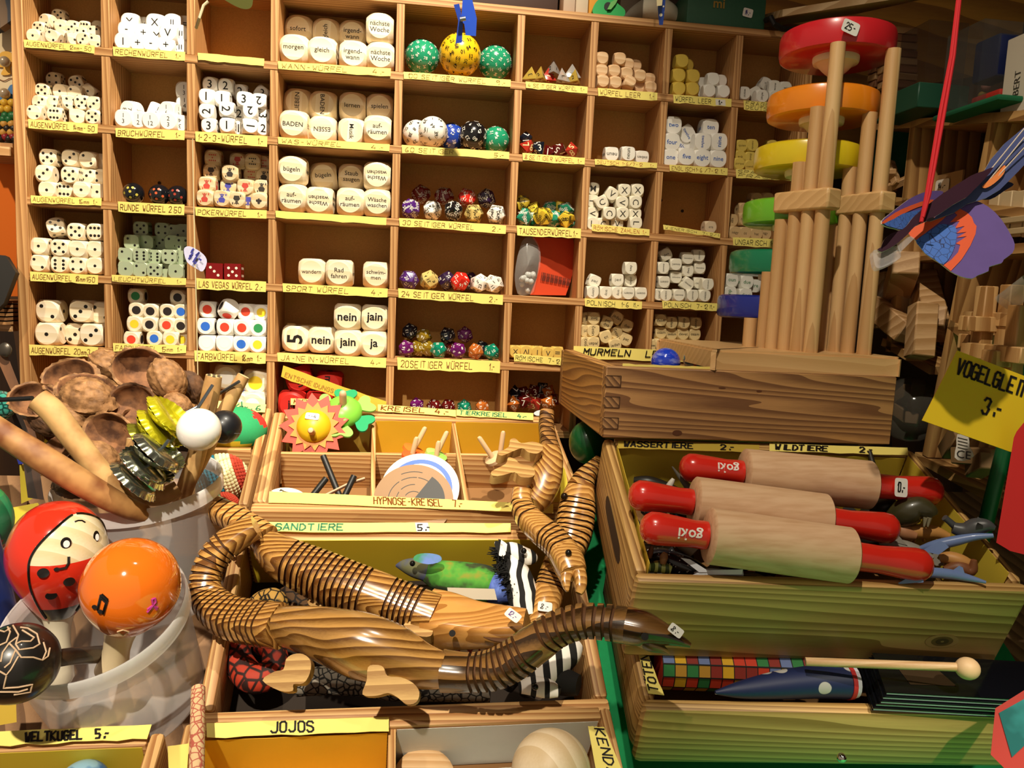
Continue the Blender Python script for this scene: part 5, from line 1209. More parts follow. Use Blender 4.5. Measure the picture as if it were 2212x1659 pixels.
mb = MB(); mb.tube([W[-1], W[-1] + (W[-1] - W[-2]).normalized() * .003], [R[-1] * 1.06, R[-1] * 1.03], sec=RND); mb.tube([W[-1] + (W[-1] - W[-2]).normalized() * .003, W[-1] + (W[-1] - W[-2]).normalized() * .006], [R[-1] * 1.0, R[-1] * .94], sec=RND, mi=1)
wpart('ribbon_trim', mb, [plain('B82A2A', .6), plain('C8C4D0', .6)], e)
bq = [LB.on(u, v, .0012) for u, v in ((1862, 1448), (2330, 1475), (2300, 1556), (1890, 1534))]
for k in range(5):
    h = .0033 * (4 - k); off = (V((.003, .001, 0)), V((.001, 0, 0)), V((0, -.001, 0)), V((-.0015, .0, 0)), V((-.003, -.001, 0)))[k]
    q = [p + off + LB.ez * (h + .0030) for p in bq]; n = LB.ez; cen = sum(q, V()) / 4
    e = wthing('black_booklet', f'glossy black booklet, {("topmost", "second", "third", "fourth", "lowest")[k]} in the pile on the lower tray', 'booklet', cen, 'black booklets')
    FCS = [(3, 2, 1, 0), (4, 5, 6, 7), (0, 1, 5, 4), (1, 2, 6, 5), (2, 3, 7, 6), (3, 0, 4, 7)]
    for z0, z1 in ((0, .0007), (.0022, .0029)):
        mb = MB(); mb.add([p - n * z0 for p in q] + [p - n * z1 for p in q], FCS)
        if k == 0 and z0 == 0:
            s_ = [cen + (q[1] - q[0]).normalized() * x + (q[0] - q[3]).normalized() * y + n * .0002 for x, y in ((-.055, .006), (-.03, .008), (-.02, -.008), (-.05, -.009))]; mb.add(s_, [(3, 2, 1, 0)], 1)
        wpart('cover', mb, [plain('0A0B10', .12, coat=.6), plain('3A2A1A', .4)], e)
    mb = MB(); q2 = [cen + (p - cen) * .985 for p in q]; mb.add([p - n * .0007 for p in q2] + [p - n * .0022 for p in q2], FCS); wpart('page_edges', mb, plain('B8C2CC', .35), e)
e = wthing('wooden_mallet', 'small pale wooden mallet lying on the black booklets', 'mallet', P(2090, 1445, .475))
wpart('handle', MB().cyl(P(1740, 1429, .49), P(2070, 1441, .475), .0027, 14), BEECH, e)
wpart('head', MB().sphere(P(2090, 1444, .474), .0068, 24, 0, (1.08, 1, 1)), plain('DDB98C', .5, var=.05), e)
thing('chrome_ball', 'tiny chrome bell on the green cloth below the lower tray', 'bell', MB().sphere(P(1818, 1637, .45), .0028, 16), [plain('D8D8D0', .1, 1)])
# ---------------------------------------------------------------- yoyo tray goods
e = wthing('kendama_ball', 'large pale wooden cup-and-ball head in the white compartment', 'toy', JB.on(1190, 1650, -.02))
wpart('ball', MB().sphere(P(1190, 1665, .47), .0242, 40), wood('EBD6B4', 'D9BE94', 'z', 120, 2, .45, 0, 0, .06, .02, .5), e)
thing('wooden_yoyo', 'pale wooden yoyo rim at the bottom edge of white compartment', 'toy', MB().lathe([(0, -.009), (.016, -.009), (.02, -.006), (.02, -.001), (.006, 0), (.02, .001), (.02, .006), (.016, .009), (0, .009)], 36, 0, frame(P(915, 1690, .5), JB.ex, None, JB.ez)), [BEECH])
q = [JB.at(-.0065, -.006, -.002), JB.at(.126, -.006, -.002), JB.at(-.0065, -.006, -.05), JB.at(.126, -.006, -.05)]
mb = MB(); paper(mb, *q, -JB.ey, 6, .0002); wpart('board_lining', mb, [plain('C9C6BC', .7, var=.05, bscale=80)], jt)
lo, hi = JB.at(-.0065, -.15, -.0495), JB.at(.126, -.15, -.0495)
mb = MB(); mb.add([lo, hi, JB.at(.126, -.01, -.0495), JB.at(-.0065, -.01, -.0495)], [(0, 1, 2, 3)]); wpart('white_bottom', mb, [plain('CFCDC4', .6)], jt)
mb = MB(); mb.add([JB.at(-.127, -.15, -.0495), JB.at(-.0135, -.15, -.0495), JB.at(-.0135, -.01, -.0495), JB.at(-.127, -.01, -.0495)], [(0, 1, 2, 3)]); wpart('paper_bottom', mb, [OCH], jt)
thing('globe_ball', 'blue printed globe ball in the corner tray', 'ball', MB().sphere(P(180, 1700, .44), .0145, 36), [ramp2('2E6AA8', '8AB4C8', 'noise', 45, (.5, .56), .3, coat=.5)])
mb = MB(); q = [P(362, 1612, .45), P(408, 1606, .45), P(402, 1700, .42), P(366, 1700, .42)]; paper(mb, q[0], q[1], q[3], q[2], (C0 - q[0]).normalized(), 6, .0004)
thing('yellow_card', 'yellow stapled paper flap between corner tray and yoyo tray', 'paper', mb, [YEL])
# ---------------------------------------------------------------- spinning tops and small goods in the compartment trays
def axes(c, z, xh=(1, 0, 0)):
    z = V(z).normalized(); x = V(xh); x = (x - z * x.dot(z)).normalized(); return frame(c, x, None, z)
BEAD = plain('D9B48A', .45)
# clover top
c = P(742, 893, .742); m = axes(c, (.02, -.62, .78)); S = .0285
e = wthing('spinning_toy', 'green clover-petal spinning top with thick wooden stick standing up', 'spinning top', c, 'wooden spinning tops')
G1, G2, G3 = plain('1E9A62', .4), plain('8ED05A', .4), plain('7CC442', .35)
for k in range(6):
    a = PI / 6 + k * PI / 3
    o = [(.010, .0), (.016, .0045), (.022, .0098), (.027, .0112), (.0305, .0085), (.0305, .004), (.0285, 0), (.0305, -.004), (.0305, -.0085), (.027, -.0112), (.022, -.0098), (.016, -.0045)]
    wpart('petal', MB().prism(smooth_out(o, 3), .0018, 0, m @ M.Rotation(a, 4, 'Z')), (G2, G1)[k % 2], e)
wpart('dome', MB().lathe([(0, -.003), (.0175, -.001), (.0180, .002), (.0172, .006), (.0145, .010), (.0095, .0132), (.004, .0146), (0, .015)], 36, 0, m), G3, e)
for a, r in ((4.2, .0145), (4.9, .0148), (3.4, .0145)):
    p = m @ V((r * math.cos(a), r * math.sin(a), .0078)); n = (p - m @ V((0, 0, 0))).normalized()
    mb = MB(); u = n.orthogonal().normalized(); disc(mb, p + n * .0022, u, n.cross(u), .0016, 0); wpart('pale_dot', mb, plain('B8DC8A', .4), e)
wpart('stick', MB().lathe([(0, .012), (.0036, .012), (.0034, .026), (.0030, .029), (.0016, .0305), (0, .031)], 18, 0, m), BEAD, e)
# sun top
c = P(679, 922, .722); m = axes(c, (.0, -.90, .30))
def star(n, r0, r1): return [((r1 if k % 2 else r0) * math.cos(PI * k / n), (r1 if k % 2 else r0) * math.sin(PI * k / n)) for k in range(2 * n)]
e = wthing('spinning_toy', 'red and orange sunburst spinning top with yellow dome and sticker', 'spinning top', c, 'wooden spinning tops')
wpart('red_star', MB().prism(star(13, .0245, .0325), .002, 0, m), plain('C83A18', .45), e)
wpart('orange_star', MB().prism(star(15, .0180, .0232), .002, 0, m @ M.Translation((0, 0, .002))), plain('E0861A', .45), e)
wpart('dome', MB().lathe([(0, .003), (.0158, .0035), (.0150, .007), (.011, .0105), (.005, .0125), (0, .013)], 36, 0, m), plain('D8AE1A', .35, var=.06, bscale=100), e)
wpart('stick', MB().lathe([(0, .011), (.003, .011), (.003, .022), (.0022, .0245), (0, .0255)], 16, 0, m @ M.Translation((0, -.0068, 0))), BEAD, e)
sticker(e, m @ V((-.001, .008, .0112)), m.to_3x3() @ V((0, .35, 1)), m.to_3x3() @ V((.1, 1, 0)), .0125, .0068, '--4')
def smalltop(lb, u, v, d, du, dv, r, col, dirz, sl=.02, ang=(0, -.5, .85)):
    e = wthing('spinning_toy', lb, 'spinning top', P(u, v, d), 'small peg tops')
    a = P(u, v, d); z = V(dirz).normalized()
    wpart('disc', MB().lathe([(0, -.002), (r, -.0015), (r, .0015), (.004, .003), (0, .003)], 24, 0, axes(a, z)), col, e)
    wpart('stick', MB().lathe([(0, 0), (.0024, 0), (.0022, sl), (.0014, sl + .0015), (0, sl + .002)], 12, 0, axes(a, z)), BEAD, e)
OR_ = plain('F0742A', .4); LG_ = plain('A8D06A', .4)
smalltop('orange peg top, taller stick, in the middle yellow compartment', 893, 973, .712, 0, 0, .0105, OR_, (.45, -.2, 1), .024)
smalltop('orange peg top, shorter stick, in the middle yellow compartment', 890, 985, .70, 0, 0, .0095, plain('E85A2A', .4), (.2, -.3, 1), .018)
smalltop('pale green peg top, taller stick, in the middle yellow compartment', 942, 983, .714, 0, 0, .0105, LG_, (.4, -.2, 1), .024)
smalltop('pale green peg top, shorter stick, in the middle yellow compartment', 942, 990, .70, 0, 0, .0095, plain('8EC85A', .4), (.1, -.3, 1), .016)
smalltop('wooden peg top leaning in the compartment under the zodiac label', 1066, 992, .70, 0, 0, .008, BEAD, (-.55, -.3, .8), .026)
smalltop('wooden peg top almost hidden behind the pale lizard foot', 1080, 985, .71, 0, 0, .008, BEAD, (.05, -.3, 1), .024)
BS = plain('1C1A18', .45)
for i, (a, b, w) in enumerate((((698, 985, .675), (735, 1075, .66), 'longest, standing upright'), ((705, 1033, .655), (660, 1090, .645), 'leaning towards the clown disc'), ((765, 1028, .655), (738, 1085, .645), 'leaning towards the partition'))):
    thing('black_stick', f'short black wooden stick in the open compartment, {w}', 'stick', MB().cyl(P(*a), P(*b), .0027, 12), [BS], group='black wooden sticks')
mb = MB(); mb.tube(*pxpath([(788, 1034, .66, 5), (755, 1045, .655, 5), (720, 1062, .65, 5), (678, 1082, .645, 5)], 5), sec=[(a, b * .5) for a, b in OCT]); thing('wooden_strip', 'bent pale wooden strip across the black sticks', 'stick', mb, [plain('C8A484', .5)])
c = P(618, 1080, .645); m = axes(c, (.1, -.5, .86))
e = wthing('clown_disc', 'cream round disc printed with a tiny clown at the tray rim', 'spinning top', c)
wpart('disc', MB().prism([(.0165 * math.cos(t), .0125 * math.sin(t)) for t in [2 * PI * k / 36 for k in range(36)]], .002, 0, m), plain('F2EAD0', .4), e)
for pts, h in (([(-.006, .002), (.001, .004), (.002, .007), (-.004, .0085)], '6A5A3A'), ([(-.003, -.001), (.003, -.003), (.004, .002), (-.002, .003)], 'E08A6A'), ([(.006, .001), (.0105, -.001), (.010, .004)], 'E8B43A'), ([(-.007, .0075), (-.003, .0085), (-.006, .010)], '2A2420')):
    mb = MB(); mb.add([m @ V((x, y, .0022)) for x, y in pts], [list(range(len(pts)))]); wpart('print_mark', mb, plain(h, .5), e)
def ringdisc(name, lb, c, z, r, base, rings, extra=None, xh=(1, 0, 0)):
    m = axes(c, z, xh); mb = MB(); mb.prism([(r * math.cos(t), r * math.sin(t)) for t in [2 * PI * k / 64 for k in range(64)]], .0022, 0, m)
    for (r0, r1, a0, a1, mi) in rings:
        n = max(4, int((a1 - a0) / .12)); vs = []
        for k in range(n + 1):
            t = a0 + (a1 - a0) * k / n; vs += [m @ V((r0 * math.cos(t), r0 * math.sin(t), .0024)), m @ V((r1 * math.cos(t), r1 * math.sin(t), .0024))]
        mb.add(vs, [(2 * k, 2 * k + 1, 2 * k + 3, 2 * k + 2) for k in range(n)], mi)
    return thing(name, lb, 'spinning top', mb, base, group='hypnosis discs')
W2 = [plain('E8DEC8', .4), plain('1A56C0', .45)]
ringdisc('spinning_disc', 'cream disc with blue rings behind the brown spiral disc', P(908, 1056, .662), (-.05, -.75, .66), .0335, W2, [(.0235, .0275, 0, 6.2832, 1), (.013, .0175, 0, 6.2832, 1)])
ringdisc('spinning_disc', 'brown disc with black arcs and one black wedge', P(893, 1082, .648), (-.05, -.75, .66), .0335, [plain('8E683C', .5, var=.05, bscale=60), plain('16120E', .5)],
         [(0, .0265, 0, .95, 1), (.0208, .0214, 1.45, 2.1, 1), (.0208, .0214, 2.2, 3.1, 1), (.0208, .0214, .95, 1.4, 1), (.014, .0146, 1.5, 2.4, 1), (.0262, .0268, 1.3, 2.0, 1), (.0075, .0081, 1.0, 2.6, 1), (.014, .0146, 2.6, 3.4, 1)])
# yellow card and white card by the lizard tail
thing('yellow_box', 'yellow card box labelled for mini tops behind the pale lizard', 'box', plate(smooth_out([(1200, 1010), (1216, 1008), (1224, 1030), (1228, 1100), (1180, 1108), (1178, 1060)], 2), P(1205, 1050, .665), .006), [plain('EAD23A', .5)])
thing('plastic_clip', 'white plastic price clip beside the lizard tail tip', 'clip', plate(smooth_out([(1153, 892), (1165, 886), (1186, 888), (1194, 905), (1196, 930), (1186, 900), (1160, 898)], 3), P(1170, 895, .715), .0012), [plain('D8DCE0', .4)])
thing('green_ball', 'dark green balloon in the gap under the dovetailed box', 'ball', MB().sphere(P(1268, 955, .70), .0165, 32, 0, (1, 1, 1.2)), [plain('0E4A22', .35, coat=.2)])
# beanbag and crochet balls
c = P(512, 928, .71); mb = MB(); n = 40
me_ = MB(); me_.sphere((0, 0, 0), .0245, 40, 0, (1.1, 1, .86))
bb = MB(); bb.v = me_.v; bb.f = me_.f
mis = []
for f in me_.f:
    q = sum((me_.v[i] for i in f), V()) / len(f); a = q.z * .9 - q.x * .55 - q.y * .2
    mis.append(2 if (q.x * .75 + q.z * .6 > .0212) else (1 if q.z < -.006 + q.x * -.3 else 0))
bb.m = mis
thing('beanbag_ball', 'green yellow and red cloth beanbag ball in the back compartment', 'ball', bb, [plain('2A9A5E', .9, var=.12, bscale=900), plain('D8C22E', .9, var=.1, bscale=900), plain('D83226', .9, var=.1, bscale=900)], M.Translation(c))
CRO = ramp2('1E7A92', 'B83A2A', 'wave', 8.2, stops=[(0, '1E7A92'), (.42, '1E7A92'), (.45, 'E8DCA8'), (.68, 'E8DCA8'), (.72, 'C0442E'), (.86, 'C0442E'), (.9, 'D8B878'), (1, 'D8B878')], rough=.95)
def crochet(lb, c, r, h, rot, cols):
    mb = MB(); rows = 22; rs = random.Random(2)
    for i in range(rows):
        t = PI * (i + .5) / rows; n = max(4, int(2 * PI * math.sin(t) * r / (r * .135)))
        for k in range(n):
            a = 2 * PI * (k + .5 * (i % 2)) / n; d = V((math.sin(t) * math.cos(a), math.sin(t) * math.sin(a), math.cos(t)))
            col = cols[min(len(cols) - 1, int(i / rows * len(cols)))]
            mb.sphere((0, 0, 0), r * .085, 6, col, (1.25, 1, .8), M.Translation(d * r) @ d.to_track_quat('Z', 'Y').to_matrix().to_4x4())
    mb.sphere((0, 0, 0), r * .98, 24, cols[0])
    return thing('crochet_ball', lb, 'ball', mb, [plain('1E7A92', .95), plain('EADFAE', .95), plain('C2452F', .95), plain('3AA07A', .95)], M.Translation(c) @ M.Rotation(rot, 4, 'Y') @ M.Rotation(-.25, 4, 'X'), 'crochet balls')
crochet('teal cream and red crochet ball beside the clear bucket', P(480, 1036, .662), .0215, 0, 1.25, [1, 2, 2, 1, 1, 0, 0, 0, 0, 0])
crochet('red and green crochet ball below the teal one', P(482, 1100, .635), .0135, 0, .9, [2, 2, 3, 3, 2, 2])

# things in the shelf's other cells
c = P(1178, 560, .77)
e = wthing('craft_bag', 'clear bag of plastic pieces with red barcode card in a shelf cell', 'bag', V((XS[5] + .03, .02, ZS[4] + TH / 2)))
x0, x1 = XS[5] + TH / 2 + .001, XS[6] - TH / 2 - .001; zb, zt = ZS[4] + TH / 2, ZS[3] - TH / 2
def cellpt(u, v, y): return PY(u, v, y)
card = [(1150, 512), (1238, 516), (1245, 560), (1232, 610), (1222, 638), (1145, 637), (1160, 600), (1165, 560), (1162, 530)]
mb = MB(); q = [PY(u, v, .012 + .00018 * (u - 1150)) for u, v in card]; mb.add(q + [p + V((0, .0012, 0)) for p in q], [list(range(9)), list(range(17, 8, -1))] + [(i, 9 + i, 9 + (i + 1) % 9, (i + 1) % 9) for i in range(9)])
for k in range(22):
    w = 1169 + k * 2.9; a = [PY(w, 588 + .25 * (w - 1169), .0145 + .00018 * (w - 1150)), PY(w + (1.8 if k % 3 else 1.1), 588 + .25 * (w - 1169), .0145 + .00018 * (w - 1150)), PY(w + (1.8 if k % 3 else 1.1) - 3, 606 + .2 * (w - 1169), .0145 + .00018 * (w - 1150)), PY(w - 3, 606 + .2 * (w - 1169), .0145 + .00018 * (w - 1150))]
    mb.add([p - V((0, .0045, 0)) for p in a], [(0, 3, 2, 1)], 1)
wpart('red_card', mb, [plain('D24A2A', .45), plain('3A1A12', .5)], e)
bagm = plain('E8E6E0', .12, alpha=.22, coat=.5, bump=.6, bscale=60)
out = smooth_out([(1122, 540), (1135, 512), (1160, 520), (1168, 560), (1160, 600), (1148, 636), (1118, 632), (1112, 590)], 3)
mb = MB(); cen = PY(1140, 575, -.004); q = [PY(u, v, .008) for u, v in out]; k = len(q)
rows = [[cen.lerp(p, t) for p in q] for t in (1, .8, .55, .3)]
vs = [p + V((0, -.0 if i == 0 else 0, .0012 * math.sin(j * 1.7 + i))) for i, r in enumerate(rows) for j, p in enumerate(r)] + [cen]
fs = [(i * k + j, i * k + (j + 1) % k, (i + 1) * k + (j + 1) % k, (i + 1) * k + j) for i in range(3) for j in range(k)] + [(3 * k + j, 3 * k + (j + 1) % k, 4 * k) for j in range(k)]
mb.add(vs, fs); wpart('clear_bag', mb, bagm, e)
mb = MB(); rs = random.Random(9)
for k in range(16):
    p = PY(1124 + rs.random() * 32, 592 + rs.random() * 38, .012 + rs.random() * .01); mb.sphere(p, .003, 8)
wpart('plastic_piece', mb, plain('C8CAC4', .2), e)['kind'] = 'stuff'
mb = MB(); q = [PY(612, 790, -.0005), PY(835, 868, -.001), PY(832, 893, -.001), PY(607, 815, -.0005)]; paper(mb, q[0], q[1], q[3], q[2], V((0, -1, .2)).normalized(), 10, .0008)
handwrite(mb, 'ENTSCHEIDUNGSWÜRFEL', q[3] + (q[2] - q[3]) * .03 + (q[0] - q[3]) * .2 + V((0, -.0006, 0)), q[2] - q[3], q[0] - q[3], .004, .12, 1, .075)
thing('loose_label', 'loose yellow paper label hanging tilted across the red dice', 'label', mb, [plain('D8B23A', .6), plain('9A6A2A', .6)])

# ---------------------------------------------------------------- the two clear buckets
CLR = plain('DDD8D6', .35, alpha=.40, coat=.3); CLR2 = plain('F0ECEA', .25, alpha=.68, coat=.4)
def bucket(lb, c, z, r, h, xh, taper=.84):
    zn = V(z).normalized(); cs = zn.dot(cf.ez); h = min(h, (c - cf.p0).dot(cf.ez) / cs - r * taper * math.sqrt(1 - cs * cs) / cs - .0035)
    e = empty('clear_bucket', mat=axes(c - V(z).normalized() * h, z, xh)); tag(e, lb, 'bucket', 'clear plastic buckets'); bpy.context.view_layer.update()
    m = axes(c, z, xh)
    wpart('wall', MB().lathe([(r * .97, 0), (r * (.97 * .5 + taper * .5), -h * .5), (r * taper, -h + .004), (r * taper - .004, -h)], 64, 0, m), CLR, e)
    wpart('bottom', MB().lathe([(0, -h), (r * taper - .004, -h)], 64, 0, m), CLR, e)
    wpart('rim', MB().lathe([(r * .965, -.012), (r * .995, -.0115), (r * 1.0, -.006), (r * 1.0, -.001), (r * .985, .0004), (r * .965, -.001), (r * .955, -.011)], 64, 0, m), CLR2, e)
    return e, m
b1, m1 = bucket('clear plastic bucket full of walnut shells and stick toys', P(300, 1036, .585), (-.06, -.16, .98), .0602, .115, (1, 0, -.02))
b2, m2 = bucket('clear plastic bucket holding the maracas in front', P(203, 1322, .472), (-.13, -.40, .90), .0543, .085, (1, 0, .14))

# walnuts
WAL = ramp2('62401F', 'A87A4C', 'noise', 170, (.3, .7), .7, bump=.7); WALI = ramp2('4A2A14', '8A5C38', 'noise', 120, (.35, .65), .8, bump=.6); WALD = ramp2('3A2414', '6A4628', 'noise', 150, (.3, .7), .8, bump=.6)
def walnut(lb, u, v, d, rx, kind, rot, seed=0, mat=WAL):
    """rx px half length; kind whole / half / slit; rot (a,b,c) degrees"""
    d -= .062; s = rx * d / F; mb = MB(); n1, n2 = 34, 64
    m = M.Translation(P(u, v, d)) @ Euler([math.radians(q) for q in rot]).to_matrix().to_4x4() @ M.Diagonal((s * 1.06, s * .84, s * .82, 1))
    def rad(dv):
        q = V((dv.x * 2.1 + seed, dv.y * 5 + seed, dv.z * 5))
        w = 1 + .075 * (noise.ridged_multi_fractal(q, .9, 2.1, 4, 1, 2) - 1.3)
        seam = math.exp(-(dv.z / .07) ** 2) * .07
        tip = max(0, dv.x - .9) * .8
        return w + seam + tip
    top = 1.0 if kind == 'whole' else .02
    lat = [-PI / 2 + (PI * (.5 if kind != 'whole' else 1)) * i / n1 for i in range(n1 + 1)]
    rows = []; vs = []; fs = []; ms = []
    for i, t in enumerate(lat):
        row = []
        for k in range(n2):
            a = 2 * PI * k / n2; dv = V((math.cos(t) * math.cos(a), math.cos(t) * math.sin(a), math.sin(t)))
            row.append(len(vs)); vs.append(dv * rad(dv))
        rows.append(row)
    if kind != 'whole':
        # rim with a ragged edge, then the hollow inside
        for j, (sc, dz) in enumerate(((.965, .0), (.93, -.03), (.86, -.25), (.72, -.5), (.45, -.7), (.05, -.78))):
            row = []
            for k in range(n2):
                a = 2 * PI * k / n2; rg = .06 * math.sin(a * 2 + seed) + .035 * math.sin(a * 5 + seed * 2) + .015 * math.sin(a * 13 + seed)
                row.append(len(vs)); vs.append(V((sc * math.cos(a), sc * math.sin(a), dz + (rg if j < 2 else .05 * math.sin(a * 2 + j + seed)))))
            rows.append(row)
    for i in range(len(rows) - 1):
        for k in range(n2):
            fs.append((rows[i][k], rows[i][(k + 1) % n2], rows[i + 1][(k + 1) % n2], rows[i + 1][k])); ms.append(1 if i > n1 else 0)
    fs.append(rows[0][::-1]); ms.append(0); fs.append(rows[-1]); ms.append(1 if kind != 'whole' else 0)
    mb.add(vs, fs, ms, m)
    if kind == 'whole': return thing('walnut', lb, 'walnut', mb, [mat, WALI], group='walnuts in the bucket', sharp=70)
    return thing('walnut_shell', lb, 'walnut shell', mb, [mat, WALI], group='walnut shells in the bucket', sharp=70)
WN = [('open walnut shell at the back, hollow facing the shelf labels', 150, 815, .665, 50, 'half', (65, -10, 10), 1), ('big slit walnut shell gaping near the bucket top', 190, 845, .645, 62, 'half', (32, 18, -14), 2), ('closed lower half under the gaping slit shell', 190, 862, .638, 56, 'whole', (20, 15, -16), 3),
      ('walnut at the very back behind the napkin ring', 232, 788, .69, 38, 'whole', (0, 30, 0), 4), ('largest open walnut shell showing a smooth hollow', 305, 798, .665, 55, 'half', (78, 15, 20), 5), ('upright whole walnut beside the largest open shell', 362, 820, .65, 46, 'whole', (15, 62, 10), 6),
      ('dark whole walnut touching the hanging string', 412, 836, .67, 34, 'whole', (10, 70, 30), 7), ('open dark walnut shell in the bucket centre', 285, 872, .635, 50, 'half', (80, 5, -10), 8), ('broken walnut shell at the bucket edge behind the thick stick', 75, 862, .65, 46, 'half', (60, 0, 30), 9),
      ('pale walnut behind the thick stick', 150, 905, .63, 44, 'whole', (0, 25, 20), 10), ('open walnut shell above the silver caps', 235, 938, .62, 54, 'half', (75, 20, -15), 11), ('small walnut piece right of the central hollow', 385, 875, .64, 30, 'whole', (30, 40, 0), 12),
      ('small rounded walnut under the upright one', 352, 885, .645, 28, 'whole', (0, 10, 50), 13), ('wrinkled walnut low beside the thick stick', 215, 990, .60, 42, 'whole', (0, 40, 20), 14), ('dark walnut shell low by the woven cube', 130, 965, .63, 40, 'half', (50, -30, 0), 15),
      ('dark walnut shell at the bucket bottom', 190, 1030, .62, 44, 'half', (40, 0, 20), 16), ('walnut showing between silver caps and ball', 330, 960, .63, 36, 'whole', (0, 0, 20), 17), ('dark walnut deep between the two lower sticks', 160, 1045, .63, 40, 'whole', (20, 0, 0), 18), ('walnut shell behind yellow caps', 300, 915, .645, 40, 'half', (60, 10, 60), 19), ('dark walnut at the lower shelf post', 100, 905, .66, 40, 'whole', (0, 50, 10), 20)]
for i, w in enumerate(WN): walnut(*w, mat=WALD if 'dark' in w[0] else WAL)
m = axes(P(230, 805, .655), (.05, -.45, .9)); R = .0165
thing('napkin_ring', 'brass-coloured carved ring standing among the walnuts', 'ring', MB().lathe([(R * .72, -.008), (R * 1.05, -.007), (R * 1.12, 0), (R * 1.0, .006), (R * .95, .008), (R * .74, .008), (R * .70, .0), (R * .72, -.008)], 10, 0, m), [wood('C8A468', '8A6432', 'z', 120, 4, .4, .3)], sharp=20)

def PD(u, v, d): return P(u, v, d - .04)
# sticks and jingles in the bucket
BARK = ramp2('A07040', 'C8A066', 'noise', 55, (.32, .6), .65, bump=.3); CUTW = plain('C9B080', .7, var=.12, bscale=300)
def stick(name, lb, pts, cat='stick', grp=None, mat=None):
    e = wthing(name, lb, cat, PD(*pts[len(pts) // 2][:3]), grp)
    pts = [(u, v, d - .04, r) for u, v, d, r in pts]; W, R = pxpath(pts, 6)
    wpart('shaft', MB().tube(W, R, n=14), mat or BARK, e)
    t = (W[0] - W[1]).normalized(); u = t.orthogonal().normalized(); mb = MB(); disc(mb, W[0] + t * .0002, u, t.cross(u), R[0] * .93, 0, 18); wpart('cut_end', mb, CUTW, e)
    return e, W, R
s1, W1_, R1_ = stick('peeled_stick', 'thick peeled stick with round cut end leaning out of the bucket', [(82, 862, .560, 25), (115, 890, .562, 26), (165, 955, .565, 25), (225, 1030, .570, 24), (275, 1095, .578, 22), (300, 1130, .585, 20)], 'stick', 'jingle sticks')
mb = MB(); mb.tube([PD(-30, 865, .57), PD(40, 862, .565), PD(70, 860, .562)], .0016, 8); wpart('wire', mb, plain('3A3A3C', .4, .8), s1)
s2, _, _ = stick('peeled_stick', 'reddish peeled stick crossing low from the picture edge into bucket', [(-40, 905, .53, 26), (20, 945, .535, 27), (100, 995, .54, 29), (180, 1045, .55, 28), (260, 1090, .565, 24), (310, 1110, .58, 20)], 'stick', 'jingle sticks', ramp2('7E4A24', 'B98850', 'noise', 45, (.36, .6), .6, bump=.3))
s3, _, _ = stick('peeled_stick', 'forked stick with drilled rosette end behind the white ball', [(462, 812, .60, 17), (455, 850, .602, 19), (440, 920, .605, 19), (420, 1000, .61, 19), (398, 1060, .615, 18), (385, 1110, .62, 16)], 'stick', 'jingle sticks')
mb = MB(); t = (PD(462, 812, .60) - PD(455, 850, .602)).normalized(); u = t.orthogonal().normalized(); w_ = t.cross(u); cc = PD(462, 812, .60) + t * .0004
for k in range(6):
    a = k * PI / 3; disc(mb, cc + u * (.0038 * math.cos(a)) + w_ * (.0038 * math.sin(a)), u, w_, .0014, 0, 10)
disc(mb, cc, u, w_, .0012, 0, 10); wpart('drilled_hole', mb, plain('2A2014', .8), s3)
s4, _, _ = stick('peeled_stick', 'slim peeled stick, cut end above the black ball', [(526, 812, .615, 13), (505, 850, .615, 15), (470, 920, .618, 16), (430, 1000, .62, 16), (395, 1060, .622, 15)], 'stick', 'jingle sticks')
s5, _, _ = stick('peeled_stick', 'curved forked branch low inside the bucket rim', [(292, 948, .60, 17), (288, 990, .60, 18), (285, 1040, .60, 19), (310, 1070, .595, 19), (350, 1072, .595, 19), (385, 1055, .60, 18)], 'stick', 'jingle sticks')
e = wthing('ball_drumstick', 'white ball on a wire clamped to the forked stick', 'ball', PD(430, 928, .57), 'wire ball toys')
wpart('ball', MB().sphere(PD(430, 928, .565), .0146, 36), plain('EDEBE6', .25, coat=.5), e)
mb = MB(); mb.tube([PD(459, 832, .59), PD(425, 885, .578), PD(395, 925, .575), PD(362, 962, .585)], .0012, 8); wpart('wire', mb, plain('7A828C', .3, .9), e)
e = wthing('ball_drumstick', 'black rubber ball with wire behind the white ball', 'ball', PD(486, 922, .60), 'wire ball toys')
wpart('ball', MB().sphere(PD(485, 922, .60), .0122, 32), plain('16161A', .4, coat=.2), e)
mb = MB(); mb.tube([PD(517, 824, .606), PD(478, 848, .612), PD(440, 872, .62), PD(385, 900, .61)], .0012, 8); wpart('wire', mb, plain('7A828C', .3, .9), e)
mb = MB(); q = [PD(452 + k, 936 + (1 if k % 8 else 0), .5935 - abs(k - 35) * -.00002) for k in range(0, 70, 4)]; mb.tube(q, .0002, 6); wpart('seam', mb, plain('4A4A4E', .4), e)
